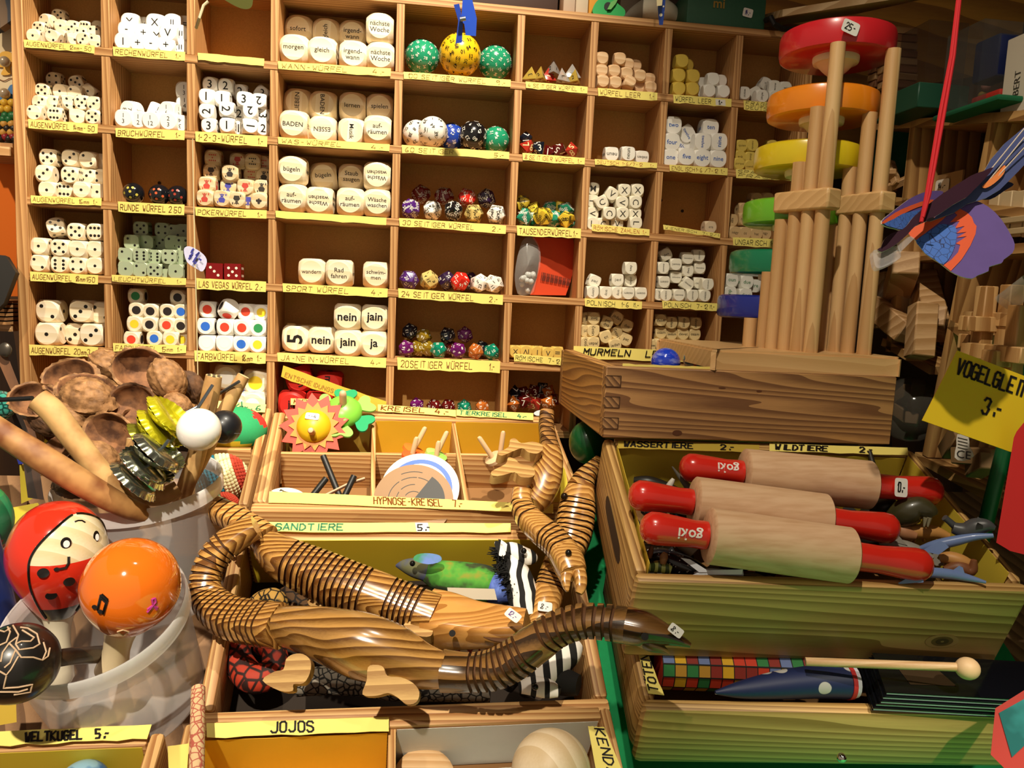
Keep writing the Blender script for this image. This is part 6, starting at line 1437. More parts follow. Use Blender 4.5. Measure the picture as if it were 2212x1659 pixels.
def cap(par, u, v, d, z, R, mat):
    """crimped bottle cap"""
    m = axes(PD(u, v, d), z); mb = MB(); n = 84; rows = []; vs = []; fs = []
    prof = [(0, 0, 0), (R * .8, .0002, 0), (R * .9, .001, 0), (R * .97, .003, .5), (R * 1.06, .0052, 1), (R * 1.05, .0055, 1), (R * .94, .003, .5), (R * .86, .0013, 0), (0, .0006, 0)]
    for r, h, w in prof[1:-1]:
        row = []
        for k in range(n):
            a = 2 * PI * k / n; rr = r * (1 + .035 * w * math.cos(21 * a)); row.append(len(vs)); vs.append((rr * math.cos(a), rr * math.sin(a), h))
        rows.append(row)
    for i in range(len(rows) - 1): fs += [(rows[i][k], rows[i][(k + 1) % n], rows[i + 1][(k + 1) % n], rows[i + 1][k]) for k in range(n)]
    fs += [rows[0][::-1], rows[-1]]
    mb.add(vs, fs, 0, m); wpart('bottle_cap', mb, mat, par)
SIL = plain('B8BCA8', .18, .95, var=.1, bscale=40); GLD = plain('C8C01E', .25, .5, coat=.4)
e = wthing('jingle_rattle', 'row of silver crimped bottle caps on the forked stick', 'rattle', PD(325, 1000, .57), 'bottle cap rattles')
zd = (PD(375, 945, .565) - PD(295, 1035, .565)).normalized()
for k, f_ in enumerate((0, .2, .34, .6, .86)):
    cap(e, 300 + 58 * f_, 1030 - 72 * f_, .565, zd * (1 if k % 2 else -1) + V((0, -.12, .1)), .0178, SIL)
wpart('axle', MB().cyl(PD(296, 1036, .566), PD(365, 950, .566), .0012, 8), plain('7A828C', .3, .9), e)
e = wthing('jingle_rattle', 'row of yellow crimped bottle caps behind the silver ones', 'rattle', PD(345, 925, .60), 'bottle cap rattles')
zd = (PD(385, 890, .60) - PD(315, 950, .60)).normalized()
for k, f_ in enumerate((0, .25, .5, .78, 1)):
    cap(e, 326 + 42 * f_, 952 - 58 * f_, .585, zd * (1 if k % 2 else -1) + V((0, -.15, .15)), .0172, GLD if k else plain('8A8A2A', .3, .7))
wpart('axle', MB().cyl(PD(318, 960, .602), PD(385, 880, .602), .0012, 8), plain('7A828C', .3, .9), e)

# ---------------------------------------------------------------- maracas
def surf(m, prof_r, u, v):
    """where the pixel's ray first meets the solid of revolution m with radius function prof_r(z)"""
    mi = m.inverted(); o = mi @ C0; d = (mi.to_3x3() @ ray(u, v)); t = .3; best = None
    for k in range(3000):
        p = o + d * (.3 + k * .00012); 
        if math.hypot(p.x, p.y) < prof_r(p.z):
            n = V((p.x, p.y, 0)).normalized(); return m @ (p + n * .0003), (m.to_3x3() @ n)
    return None
def spline_r(prof):
    def f(z):
        for (r0, z0), (r1, z1) in zip(prof, prof[1:]):
            if min(z0, z1) <= z <= max(z0, z1) and z0 != z1: return r0 + (r1 - r0) * (z - z0) / (z1 - z0)
        return -1
    return f
def smooth_prof(pr, n=8): return [(max(0, a), b) for a, b in catmull(pr, n)]
d_ = .490
cH = P(125, 1205, d_); hb = P(126, 1395, .500); zax = (cH - hb).normalized(); s = d_ / F
m = axes(cH, zax, (1, 0, 0))
pr = smooth_prof([(0, 122 * s), (40 * s, 115 * s), (75 * s, 85 * s), (96 * s, 35 * s), (97 * s, -10 * s), (84 * s, -50 * s), (62 * s, -90 * s), (42 * s, -120 * s), (36 * s, -128 * s)])
e = wthing('maraca', 'ladybird-painted red maraca with a cream face in the front bucket', 'maraca', hb, 'painted maracas')
hm = MB(); hm.lathe(pr, 120, 0, m)
mis = []; inv = m.inverted()
for f in hm.f:
    q = sum((hm.v[i] for i in f), V()) / len(f); w = RM @ (q - C0); u, v = w.x / w.z * F + 1106, w.y / w.z * F + 829.5
    l = inv @ q; front = l.y < .25 * math.hypot(l.x, l.y)
    x = (u - 146) / 80; y = (v - 1175) / 82
    # painted zones in the head's own angles
    ang = math.atan2(l.x, -l.y); zz = l.z / s
    inface = zz > 22 and (abs(ang - 1.07) / 1.2) ** 2 + ((zz - 22) / 88) ** 2 < 1
    band = -.13 < ang < 1.21 and zz < -92
    mis.append(2 if band else (1 if inface else 0))
hm.m = mis
RDM = plain('D5301C', .15, coat=.8); CRM = wood('E9DCB8', 'D8C69A', 'x', 150, 3, .2, .7, 0, .06, 0, .5); BKM = plain('15110F', .2, coat=.6)
hd = wpart('head', hm, [RDM, CRM, BKM], e)
wpart('handle', MB().lathe([(r, z) for r, z in [(35 * s, -126 * s), (30 * s, -140 * s), (25 * s, -160 * s), (24 * s, -190 * s), (28 * s, -240 * s), (32 * s, -280 * s), (24 * s, -296 * s), (0, -298 * s)]][::-1], 32, 0, m), plain('E6DCC2', .35, coat=.3), e)
fr_ = spline_r(pr)
def paintline(par, name, pts, w, mat):
    """painted line following the rounded surface"""
    q = []
    for (a, b), (c, d2) in zip(pts, pts[1:]):
        k = max(2, int(math.hypot(c - a, d2 - b) / 5))
        for t in range(k):
            h_ = surf(m, fr_, a + (c - a) * t / k, b + (d2 - b) * t / k)
            if h_: q.append(h_[0])
    h_ = surf(m, fr_, *pts[-1])
    if h_: q.append(h_[0])
    if len(q) > 1:
        mb = MB(); mb.tube(q, w, 6); return wpart(name, mb, mat, par)
def angline(a, zs): 
    q = []
    for z in zs:
        r = fr_(z * s); q.append(m @ V(((r + .0002) * math.sin(a(z)), -(r + .0002) * math.cos(a(z)), z * s)))
    mb = MB(); mb.tube(q, .0008, 6); return mb
edge = lambda sg: (lambda z: 1.07 + sg * 1.2 * math.sqrt(max(0, 1 - (max(0, z - 22) / 88) ** 2)))
for sg in (-1, 1): wpart('black_line', angline(edge(sg), [-118 + 2.3 * k for k in range(100)]), BKM, hd)
wpart('black_line', angline(lambda z: 1.21, [-112 + 2 * k for k in range(67)]), BKM, hd)
def painted_spot(u, v, ru, rv, mat, name, lift=0):
    h_ = surf(m, fr_, u, v)
    if not h_: return
    c, n = h_; n = (n * .8 + (C0 - c).normalized() * .5).normalized(); up = V((0, 0, 1)); uu = up.cross(n).normalized(); vv = n.cross(uu); mb = MB()
    mb.add([c + n * (.0006 + lift) + uu * (ru * s * math.cos(t)) + vv * (rv * s * math.sin(t)) for t in [2 * PI * k / 24 for k in range(24)]], [list(range(24))]); wpart(name, mb, mat, hd)
for u, v, a, b in ((94, 1237, 11, 10), (149, 1256, 11, 9), (111, 1286, 11, 8)): painted_spot(u, v, a, b, BKM, 'black_spot')
EW = plain('F4F2EC', .2)
for u, v, a in ((142, 1172, 10), (206, 1158, 7)):
    painted_spot(u, v, a, 12, BKM, 'eye'); painted_spot(u + 1, v + 2, a * .6, 7.5, EW, 'eye_white', .0003); painted_spot(u + 1, v - 2, a * .5, 6, BKM, 'pupil', .0006)
paintline(hd, 'smile', [(148, 1202), (148, 1216), (142, 1226), (130, 1229), (121, 1229)], .0008, BKM); painted_spot(122, 1229, 5, 4, BKM, 'smile_end')
paintline(hd, 'eyebrow', [(160, 1127), (168, 1124), (176, 1124), (183, 1128)], .0005, BKM)
# orange maraca
d_ = .458; cH = P(284, 1262, d_); hb = P(248, 1420, .475); s = d_ / F; zax = (cH - hb).normalized(); m = axes(cH, zax, (1, 0, 0))
pr = smooth_prof([(0, 97 * s), (45 * s, 88 * s), (82 * s, 56 * s), (100 * s, 5 * s), (96 * s, -35 * s), (78 * s, -70 * s), (56 * s, -98 * s), (38 * s, -116 * s)])
e = wthing('maraca', 'glossy orange maraca with a painted black music note', 'maraca', hb, 'painted maracas')
hd = wpart('head', MB().lathe(pr, 72, 0, m), plain('E8701A', .08, coat=1), e)
wpart('handle', MB().lathe([(38 * s, -115 * s), (34 * s, -130 * s), (30 * s, -150 * s), (28 * s, -180 * s), (32 * s, -215 * s), (36 * s, -240 * s), (0, -246 * s)][::-1], 32, 0, m), plain('E2CDA6', .35, coat=.3), e)
fr_ = spline_r(pr)
for pts in ([(212, 1317), (220, 1284)], [(220, 1284), (233, 1296)], [(233, 1296), (224, 1325)], [(219, 1290), (231, 1301)]): paintline(hd, 'note_stem', pts, .0009, BKM)
painted_spot(206, 1310, 5.5, 4.5, BKM, 'note_head'); painted_spot(218, 1320, 5.5, 4.5, BKM, 'note_head')
PKM = plain('B83A8A', .3); paintline(hd, 'pink_loop', [(318, 1322), (326, 1312), (336, 1300), (334, 1292), (328, 1294), (330, 1305), (338, 1316)], .0007, PKM); paintline(hd, 'pink_loop', [(318, 1316), (328, 1308), (340, 1312)], .0006, PKM)
paintline(hd, 'cream_outline', [(254, 1364), (266, 1360), (278, 1364), (266, 1372), (254, 1364)], .0004, plain('E8C89A', .4))
# black incised rattle
d_ = .412; cE = P(40, 1432, d_); s = d_ / F; ax = (P(125, 1424, d_ + .008) - cE).normalized(); m = axes(cE, ax, (0, -.3, 1))
pr = smooth_prof([(0, -92 * s), (45 * s, -80 * s), (76 * s, -40 * s), (84 * s, 0), (74 * s, 38 * s), (46 * s, 68 * s), (16 * s, 80 * s), (0, 81 * s)])
e = wthing('gourd_rattle', 'black egg-shaped gourd rattle incised with cream angular lines', 'rattle', cE)
hd = wpart('gourd', MB().lathe(pr, 64, 0, m), plain('1C1816', .35, coat=.3), e)
fr_ = spline_r(pr); CL = plain('C8A888', .6)
for pts in ([(-4, 1362), (10, 1366), (22, 1358)], [(14, 1350), (22, 1366), (14, 1388), (-4, 1396)], [(28, 1352), (40, 1372), (34, 1392), (42, 1404), (72, 1400), (86, 1392), (80, 1370), (60, 1358), (44, 1356)], [(34, 1392), (46, 1386), (66, 1386), (74, 1378), (58, 1368), (48, 1362)],
            [(36, 1378), (20, 1390), (6, 1410), (2, 1430)], [(20, 1390), (34, 1404), (22, 1432), (10, 1442)], [(34, 1404), (46, 1420), (72, 1420), (92, 1426), (100, 1408), (94, 1388)], [(92, 1426), (104, 1418), (108, 1400)], [(-4, 1448), (14, 1458), (24, 1446), (40, 1418)], [(14, 1460), (8, 1486), (40, 1484), (70, 1478), (66, 1494), (30, 1500)], [(0, 1494), (40, 1494), (60, 1488)]):
    paintline(hd, 'incised_line', pts, .00045, CL)
wpart('handle', MB().tube([P(105, 1425, d_ + .004), P(150, 1418, d_ + .02), P(238, 1412, d_ + .088)], [.0048, .0048, .0056], n=14), wood('4A3420', '1E140C', 'x', 120, 6, .5, .2), e)

# ---------------------------------------------------------------- odds and ends at that end of the stall
e = wthing('wooden_ratchet', 'dark wooden frame with metal studs at the picture edge', 'instrument', P(60, 900, .66))
DKW = wood('7A4E2C', '4A2C16', 'z', 90, 6, .5, .2)
wpart('slat', plate([(-6, 745), (10, 752), (60, 880), (82, 955), (72, 960), (40, 880), (0, 790)], P(40, 880, .64), .006), DKW, e)
wpart('slat', plate([(20, 880), (60, 890), (78, 960), (95, 1080), (60, 1075), (45, 960)], P(60, 980, .66), .02), wood('3E2616', '22140A', 'z', 90, 6, .5, .2), e)
for u, v in ((11, 756), (57, 892)):
    wpart('stud', MB().sphere(P(u, v, .632), .0052, 18, 0, (1, .5, 1.2)), plain('6A6258', .35, .8), e)
thing('glass_ball', 'dark green ribbed glass ball at the picture edge', 'ball', MB().sphere(P(-2, 876, .63), .0125, 28), [ramp2('0E3A34', '3E9A8A', 'voro', 200, (.05, .2), .1, coat=1)])
e = wthing('patchwork_cube', 'small cube patched in blue yellow red and green behind the reddish stick', 'toy', P(120, 975, .645))
for nm, pts, h in (('yellow_face', [(97, 948), (122, 965), (112, 975), (92, 966)], 'E8D02E'), ('blue_face', [(90, 962), (112, 975), (108, 992), (94, 985)], '2436B0'), ('red_face', [(112, 974), (143, 988), (136, 1003), (108, 992)], 'D8342A'), ('green_face', [(120, 964), (146, 976), (144, 990), (114, 975)], '2EA07A')):
    wpart(nm, plate(pts, P(115, 978, .64), .004), plain(h, .6), e)
thing('blue_card', 'blue card strip behind the dark wooden frame', 'card', plate([(34, 985), (58, 975), (62, 1000), (40, 1003)], P(48, 988, .68), .002), [plain('2436B0', .6)])
thing('yellow_paper', 'yellow paper flap behind the dark wooden frame', 'paper', plate([(42, 1005), (68, 1003), (75, 1075), (46, 1088)], P(55, 1040, .69), .001), [plain('D8C22E', .6)])
thing('yellow_paper', 'yellow paper flap leaning above the ladybird maraca', 'paper', plate([(28, 1096), (82, 1086), (95, 1115), (60, 1150), (30, 1180)], P(55, 1130, .62), .001), [plain('C8B22E', .6)])
mbb = MB(); mbb.sphere((0, 0, 0), .031, 40); mis = []
for f in mbb.f:
    q = sum((mbb.v[i] for i in f), V()) / len(f); mis.append(int((math.atan2(q.z, q.x) + PI + .4) / (PI / 3)) % 4)
mbb.m = mis
thing('striped_ball', 'striped red green and yellow ball cut by the picture edge', 'ball', mbb, [plain('3AA05A', .35, coat=.3), plain('D8B83A', .35, coat=.3), plain('C8402A', .35, coat=.3), plain('2E8A5A', .35, coat=.3)], M.Translation(P(-85, 1130, .52)))
thing('blue_cup', 'blue plastic cup below the striped ball', 'cup', MB().lathe([(0, 0), (.022, 0), (.0255, .062), (.024, .062), (.021, .002), (0, .002)], 40, 0, axes(P(-42, 1340, .52), (-.05, -.35, .93))), [plain('1E3A8A', .3, coat=.3)])
thing('yellow_paper', 'yellow paper flap beneath the black gourd rattle', 'paper', plate([(-20, 1490), (34, 1495), (36, 1560), (-20, 1570)], P(10, 1520, .50), .001), [plain('C8A62A', .6)])
# ---------------------------------------------------------------- on top of the shelf and hanging in front
def PX(u, v, x):
    r = ray(u, v); return C0 + r * ((x - C0.x) / r.x)
ZTOP = ZS[0] + TH / 2
def topbox(name, lb, cat, u0, u1, ypx, h, y0, y1, mat, grp=None, r=.001):
    a, b = PY(u0, ypx, y0), PY(u1, ypx, y0)
    return thing(name, lb, cat, MB().rbox((a.x, y0, ZTOP), (b.x, y1, ZTOP + h), r), [mat], group=grp)
e = wthing('gift_box', 'dark green gift box with gold print and white price sticker on the shelf top', 'box', V((.27, .02, ZTOP)))
a, b = PY(1482, 50, .004), PY(1652, 60, .004)
wpart('box_body', MB().rbox((a.x, .004, ZTOP), (b.x, .05, ZTOP + .034), .002), plain('2E5A42', .5, var=.1, bscale=300), e)
gb = MB(); printed(gb, 'mi', V((PY(1552, 28, .0035).x, .0035, ZTOP + .022)), V((1, 0, 0)), V((0, 0, 1)), .013, 0, 0, .02); wpart('gold_print', gb, plain('9A7A2E', .5), e)
c = PY(1615, 28, .0035); sticker(e, c, V((0, -1, 0)), V((.15, 0, 1)), .0105, .0085, '14.-', ink=plain('2A2A8A', .5))
e = wthing('frog_whistle', 'bright green toy with round hole lying on the shelf top', 'toy', V((.15, .02, ZTOP)))
c = PY(1315, 15, .004)
o = [(1281, 28), (1284, 10), (1298, -4), (1320, -6), (1335, 8), (1350, 22), (1346, 36), (1320, 36), (1300, 33)]
wpart('toy_body', plate(smooth_out(o, 4), c, .018, V((0, -1, .1))), plain('1E9A4A', .35, coat=.3), e)
mb = MB(); cc = PY(1314, 14, .0032); disc(mb, cc, V((1, 0, 0)), V((0, 0, 1)), .0042, 0, 20); wpart('hole', mb, plain('141A14', .6), e)
wpart('tongue', plate([(1312, 20), (1320, 4), (1336, -4), (1330, 8), (1320, 20)], PY(1320, 10, .0015), .0015, V((0, -1, .1))), plain('5AA04A', .5), e)
mb = MB(); mb.tube(*pxpath([(1346, 40, .805, 2), (1372, 27, .805, 14), (1410, 18, .805, 24), (1448, 27, .805, 18), (1468, 43, .805, 4)], 6), sec=[(a * 1.0, b) for a, b in RND], up=(0, -1, .2))
thing('cloth_bag', 'small off-white cloth bag slumped on the shelf top', 'bag', mb, [plain('E6DCC4', .9, var=.08, bscale=120, bump=.5)])
topbox('cardboard_box', 'pale grey cardboard box corner on the shelf top', 'box', 1216, 1242, 28, .05, .008, .05, plain('B8A08A', .7))
topbox('cardboard_box', 'brown cardboard box on shelf top beside the green toy', 'box', 1243, 1270, 28, .05, .006, .05, plain('C8B49A', .7))
topbox('orange_bag', 'orange paper bag behind the green toy', 'bag', 1271, 1292, 28, .05, .012, .05, plain('E0962E', .7))
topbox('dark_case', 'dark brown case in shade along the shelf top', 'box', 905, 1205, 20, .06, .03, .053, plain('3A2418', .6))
topbox('glass_jar', 'clear glass jar behind the white cloth bag', 'jar', 1340, 1390, 10, .05, .034, .052, plain('5A4A3A', .15, alpha=.6))
def peg(lb, pts):
    e = wthing('clothes_peg', lb, 'clothes peg', pts[0][0], 'blue wooden clothes pegs'); return e
PB = ramp2('2E5AD8', 'C8C4B0', 'noise', 60, (.58, .66), .4)
e = wthing('clothes_peg', 'blue painted clothes peg hanging over the yellow ball die', 'clothes peg', P(1005, 40, .66), 'blue clothes pegs')
wpart('peg_leg', plate([(980, 10), (992, 8), (1000, 50), (998, 92), (984, 94), (990, 45)], P(990, 50, .655), .005), plain('2A4AB8', .4, coat=.2), e)
wpart('peg_leg', plate([(1000, -10), (1018, -10), (1030, 40), (1028, 78), (1006, 76), (1003, 52), (996, 45)], P(1014, 30, .662), .006), PB, e)
wpart('hanging_cord', MB().cyl(P(1006, 0, .66), P(1006, -160, .66), .0006, 6), plain('C8B48A', .8), e)
wpart('spring', MB().cyl(P(994, 42, .652), P(1006, 40, .652), .0018, 10), plain('A8A8A8', .3, .9), e)
e = wthing('clothes_peg', 'blue spotted clothes peg hanging before the white cloth bag', 'clothes peg', P(1430, 20, .70), 'blue clothes pegs')
wpart('peg_leg', plate([(1422, -8), (1438, -8), (1436, 20), (1432, 54), (1424, 54), (1421, 20)], P(1430, 20, .70), .005), ramp2('D8D0B8', '1E3A8A', 'dots', 160, (.2, .24), .4), e)
wpart('hanging_cord', MB().cyl(P(1430, 0, .70), P(1430, -160, .70), .0006, 6), plain('C8B48A', .8), e)
wpart('peg_leg', plate([(1418, -8), (1432, -8), (1430, 12), (1419, 13)], P(1424, 4, .694), .005), plain('D8C8A0', .5), e)
e = wthing('felt_leaf', 'olive felt leaf tip hanging at the very top edge', 'ornament', P(520, 5, .55))
wpart('leaf', plate(smooth_out([(478, -10), (492, 4), (520, 18), (540, 18), (546, 4), (540, -12)], 3), P(520, 5, .55), .004), plain('6A6A2E', .9), e)
wpart('cord', MB().tube([P(450, 3, .55), P(440, 12, .55), P(431, 38, .55), P(424, 60, .56)], .0011, 8), plain('D8C4A0', .8), e)
e = wthing('price_tag', 'lilac cloth price tag hanging on a thin string', 'tag', P(420, 562, .60))
wpart('tag_card', plate(smooth_out([(397, 540), (405, 532), (420, 536), (440, 550), (447, 566), (438, 586), (424, 580), (404, 566)], 3), P(420, 560, .60), .0012), plain('B4B2CC', .9, var=.1, bscale=500), e)
mb = MB(); q = P(402, 556, .5985); handwrite(mb, '41.-', q, P(440, 580, .5985) - q, P(410, 540, .5985) - P(402, 556, .5985), .0085, .17, 0, .0135); wpart('pen_writing', mb, plain('2A2A7A', .5), e)
wpart('string', MB().tube([P(416, 300, .60), P(418, 420, .60), P(421, 545, .60), P(425, 700, .605), P(428, 842, .61)], .0004, 6), plain('C8B48A', .8), e)

# ---------------------------------------------------------------- cardboard glider bird on a red string
d_ = .47; c0 = P(2060, 500, d_)
e = wthing('glider_bird', 'purple cardboard butterfly-bird glider with orange and blue wings on red string', 'toy', c0)
def zz(l): return [(1880 + x / 6.38, 380 + y / 6.38) for x, y in l]
PUR = plain('6A549A', .6, var=.12, bscale=90); ORG = plain('F0643A', .5); BLU = ramp2('2E3A6A', '4A78D0', 'voro', 200, (.015, .035), .5); MAR = plain('38182A', .5, var=.15, bscale=100); EDG = plain('C8C0B4', .7)
nR = V((-.25, -.85, .5)); nL = V((.5, -.75, .45))
RW = [(1400, 330), (1620, 420), (1800, 590), (1930, 800), (1990, 940), (1960, 1060), (1840, 1150), (1810, 1200), (1640, 1250), (1630, 1310), (1480, 1370), (1400, 1415), (1250, 1385), (1100, 1310), (960, 1200), (760, 1070), (620, 880), (520, 780), (700, 640), (860, 540), (1050, 430), (1130, 380)]
wg = wpart('wing', plate(smooth_out(zz(RW), 2), P(2080, 510, d_ - .004), .0008, nR, 0, 1), [PUR, EDG], e)
def onwing(l, c, n, mat, lift, par, nm, sm=2):
    pts = zz(l); pts = smooth_out(pts, sm) if sm else pts
    return wpart(nm, plate(pts, c + n.normalized() * lift, .0002, n), mat, par)
cR = P(2080, 510, d_ - .004)
onwing([(520, 780), (700, 650), (900, 560), (1130, 395), (1145, 430), (1040, 560), (940, 650), (780, 770), (640, 880)], cR, nR, ORG, .0004, wg, 'orange_patch')
onwing([(1130, 470), (1240, 455), (1330, 500), (1400, 570), (1430, 650), (1465, 690), (1450, 800), (1380, 960), (1260, 1150), (1110, 1310), (1010, 1230), (1120, 1150), (1210, 1050), (1240, 950), (1180, 930), (1330, 830), (1190, 850), (1330, 770), (1190, 790), (1300, 690), (1170, 720), (1230, 620), (1100, 640), (1200, 540)], cR, nR, ORG, .0004, wg, 'orange_patch', 0)
onwing([(630, 890), (760, 790), (860, 735), (960, 665), (1070, 670), (1170, 700), (1190, 800), (1180, 900), (1130, 1060), (1010, 1220), (890, 1150), (760, 1070), (680, 970)], cR, nR, BLU, .0006, wg, 'blue_patch')
onwing([(1150, 440), (1360, 290), (1355, 320), (1170, 470)], cR, nR, ORG, .0005, wg, 'orange_patch', 0)
LWg = [(160, 620), (270, 520), (400, 420), (520, 330), (640, 265), (760, 220), (900, 205), (1010, 220), (900, 340), (700, 470), (600, 560), (540, 650), (440, 745), (340, 725), (200, 690)]
cL = P(1960, 465, d_ + .004)
lw = wpart('wing', plate(smooth_out(zz(LWg), 2), cL, .0008, nL, 0, 1), [PUR, EDG], e)
onwing([(160, 640), (280, 550), (420, 465), (700, 355), (870, 325), (830, 375), (660, 430), (520, 490), (330, 590), (200, 655)], cL, nL, ORG, .0004, lw, 'orange_patch')
onwing([(190, 660), (330, 590), (450, 520), (640, 475), (690, 480), (600, 570), (520, 680), (440, 735), (300, 705)], cL, nL, BLU, .0005, lw, 'blue_patch')
BD = [(100, 1010), (150, 980), (190, 880), (290, 790), (440, 740), (530, 650), (600, 560), (760, 430), (960, 270), (1380, 0), (1540, -60), (1700, -120), (1560, 60), (1420, 200), (1330, 290), (1150, 390), (960, 520), (780, 620), (620, 690), (520, 800), (430, 880), (330, 960), (160, 1050)]
cB = P(2000, 480, d_ - .012)
bd = wpart('bird_body', plate(smooth_out(zz(BD), 2), cB, .001, V((-.1, -.9, .4)), 0, 1), [MAR, EDG], e)
mb = MB(); k = P(2010, 474, d_ - .0142); n = (C0 - k).normalized(); u = V((.8, 0, .3)); u = (u - n * u.dot(n)).normalized(); mb.add([k + u * (.0022 * math.cos(t)) + n.cross(u) * (.0010 * math.sin(t)) for t in [2 * PI * q / 18 for q in range(18)]], [list(range(18))]); wpart('eye', mb, plain('140C10', .3), bd)
TL = [(2010, 478), (2050, 440), (2095, 405), (2120, 380), (2140, 345), (2170, 310), (2212, 275), (2240, 262), (2245, 320), (2200, 370), (2160, 410), (2130, 428), (2090, 440), (2060, 460)]
tl = wpart('tail', plate(TL, P(2130, 380, d_ + .004), .0008, V((-.2, -.9, .3)), 0, 1), [plain('4A5486', .6, var=.2, bscale=60), EDG], e)
wpart('tail_tip', plate(smooth_out([(2122, 402), (2140, 385), (2160, 362), (2172, 358), (2168, 376), (2148, 396), (2130, 406)], 3), P(2150, 385, d_ + .001), .0004, V((-.2, -.9, .3))), plain('F08A4A', .5), tl)
for (a, b, c2, d2) in ((2128, 400, 2222, 285), (2140, 398, 2230, 300), (2116, 396, 2212, 278)):
    wpart('feather_line', MB().tube([P(a, b, d_ + .0015), P(c2, d2, d_ + .0015)], .0004, 6), plain('D8C4B4', .6), tl)
wpart('dark_wing', plate(smooth_out([(2090, 425), (2125, 410), (2165, 392), (2190, 398), (2170, 412), (2140, 430), (2105, 428)], 3), P(2140, 410, d_ + .01), .0008, V((-.1, -1, .3))), plain('2A2A52', .6), e)
clip = smooth_out([(1886, 553), (1888, 540), (1905, 540), (1935, 531), (1943, 536), (1946, 553), (1938, 562), (1910, 576), (1893, 578)], 3)
wpart('clear_clip', plate(clip, P(1915, 555, d_ - .016), .004, V((-.1, -.9, .4))), plain('DCD8D8', .08, alpha=.35, coat=1), e)
wpart('clear_clip', plate([(1936, 520), (1968, 510), (1976, 514), (1945, 545), (1940, 536)], P(1955, 525, d_ - .015), .0006, V((-.1, -.9, .4))), plain('DCD8D8', .1, alpha=.25, coat=1), e)
RS = plain('D01E28', .7)
for o in (0, 5):
    wpart('red_string', MB().tube([P(1990 + o * .6, 480 - o * 2, d_ - .014), P(2002 + o, 420, d_ - .012), P(2030 + o * 1.6, 250, d_), P(2055 + o, 120, d_), P(2072 + o * .5, -20, d_)], .0012, 8), RS, e)

# ---------------------------------------------------------------- sign, pole and book at the edge
e = wthing('price_sign', 'yellow card sign for gliders tilted on the green pole', 'sign', P(2110, 870, .52))
nS = V((-.15, -.95, .25)); cS = P(2100, 870, .52)
ps = [(2068, 757), (2260, 830), (2215, 985), (2180, 975), (1992, 908)]
wpart('card', plate(ps, cS, .0008, nS), plain('E8C21E', .55, var=.05, bscale=30), e)
mb = MB(); a = PN(2064, 806, cS, nS); b = PN(2204, 856, cS, nS); upv = PN(2072, 780, cS, nS) - a
handwrite(mb, 'VOGELGLEITER', a, b - a, upv, .0105, .15, 0, (b - a).length * 1.30, lift=.0006, slant=.0, jit=.02)
a = PN(2120, 892, cS, nS); b = PN(2166, 902, cS, nS); handwrite(mb, '3.-', a, b - a, PN(2126, 868, cS, nS) - a, .0105, .15, 0, (b - a).length, lift=.0006, slant=.0)
wpart('pen_writing', mb, INK, e)
thing('green_pole', 'dark green round pole behind the yellow sign', 'pole', MB().cyl(P(2250, 640, .56), P(2110, 1210, .60), .0055, 20), [plain('0E5A32', .4, coat=.2)])
e = wthing('picture_book', 'red-bordered picture book standing at the picture edge', 'book', P(2200, 1150, .50))
wpart('cover', plate([(2222, 900), (2196, 932), (2190, 945), (2152, 1172), (2182, 1190), (2240, 1205)], P(2190, 1060, .50), .004, V((-.75, -.6, .2))), plain('C8201E', .3, coat=.3), e)
wpart('picture', plate([(2232, 940), (2204, 960), (2178, 1176), (2184, 1186), (2240, 1200)], P(2205, 1080, .4985), .0006, V((-.75, -.6, .2))), ramp2('1E3A6A', 'C8CCC8', 'noise', 30, stops=[(.3, '0E1A2A'), (.42, '1E4A8A'), (.5, '4A7A3A'), (.58, 'C8CCC8'), (.7, '1A1A20')], rough=.3), e)
e = wthing('picture_card', 'colourful card with red border leaning below the trays', 'card', P(2190, 1540, .46))
wpart('card', plate([(2150, 1530), (2230, 1480), (2240, 1660), (2180, 1670), (2140, 1630)], P(2190, 1560, .46), .002, V((-.6, -.7, .4))), plain('A8322A', .5), e)
wpart('picture', plate([(2158, 1540), (2230, 1500), (2235, 1590), (2186, 1636)], P(2195, 1560, .459), .0006, V((-.6, -.7, .4))), ramp2('0E5A5A', '2E8A8A', 'noise', 40, (.4, .6), .4), e)

# ---------------------------------------------------------------- side shelf with wooden puzzles
SX = .470
SH = wthing('puzzle_shelf', 'pine side shelf with wooden puzzles standing at right angles', 'shelf', V((SX + .05, -.1, -.25)))
PSW = wood('C89A5E', '8E6232', 'y', 130, 6, .6, 0, 0, .05); PSV = wood('C89A5E', '8E6232', 'z', 130, 6, .6, 0, 0, .05)
def sbar(name, a, b, w, dp, mat, x=SX, par=None):
    """bar on the side shelf's face between two pixels, w high, dp deep away from the face"""
    A_, B_ = PX(*a, x), PX(*b, x); d = (B_ - A_).normalized(); n = V((1, 0, 0)); s = d.cross(n).normalized() * (w / 2)
    mb = MB(); q = [A_ - s, A_ + s, B_ + s, B_ - s]; q2 = [p + n * dp for p in q]
    mb.add(q + q2, [(0, 1, 2, 3), (7, 6, 5, 4), (0, 4, 5, 1), (1, 5, 6, 2), (2, 6, 7, 3), (3, 7, 4, 0)])
    return wpart(name, mb, mat, par or SH)
for a, b in (((1972, 265), (1918, 760)), ((2146, 245), (1998, 985)), ((2330, 235), (2230, 900))): sbar('post', a, b, .0085, .07, PSV)
for a, b in (((1890, 272), (2340, 240)), ((1880, 430), (2330, 470)), ((1910, 560), (2340, 525)), ((1905, 738), (2010, 800)), ((2050, 700), (2330, 905)), ((1975, 985), (2200, 1110))): sbar('shelf_board', a, b, .008, .075, PSW)
a, b, c, d2 = PX(1880, 200, SX + .078), PX(2400, 120, SX + .078), PX(2400, 1000, SX + .078), PX(1880, 800, SX + .078)
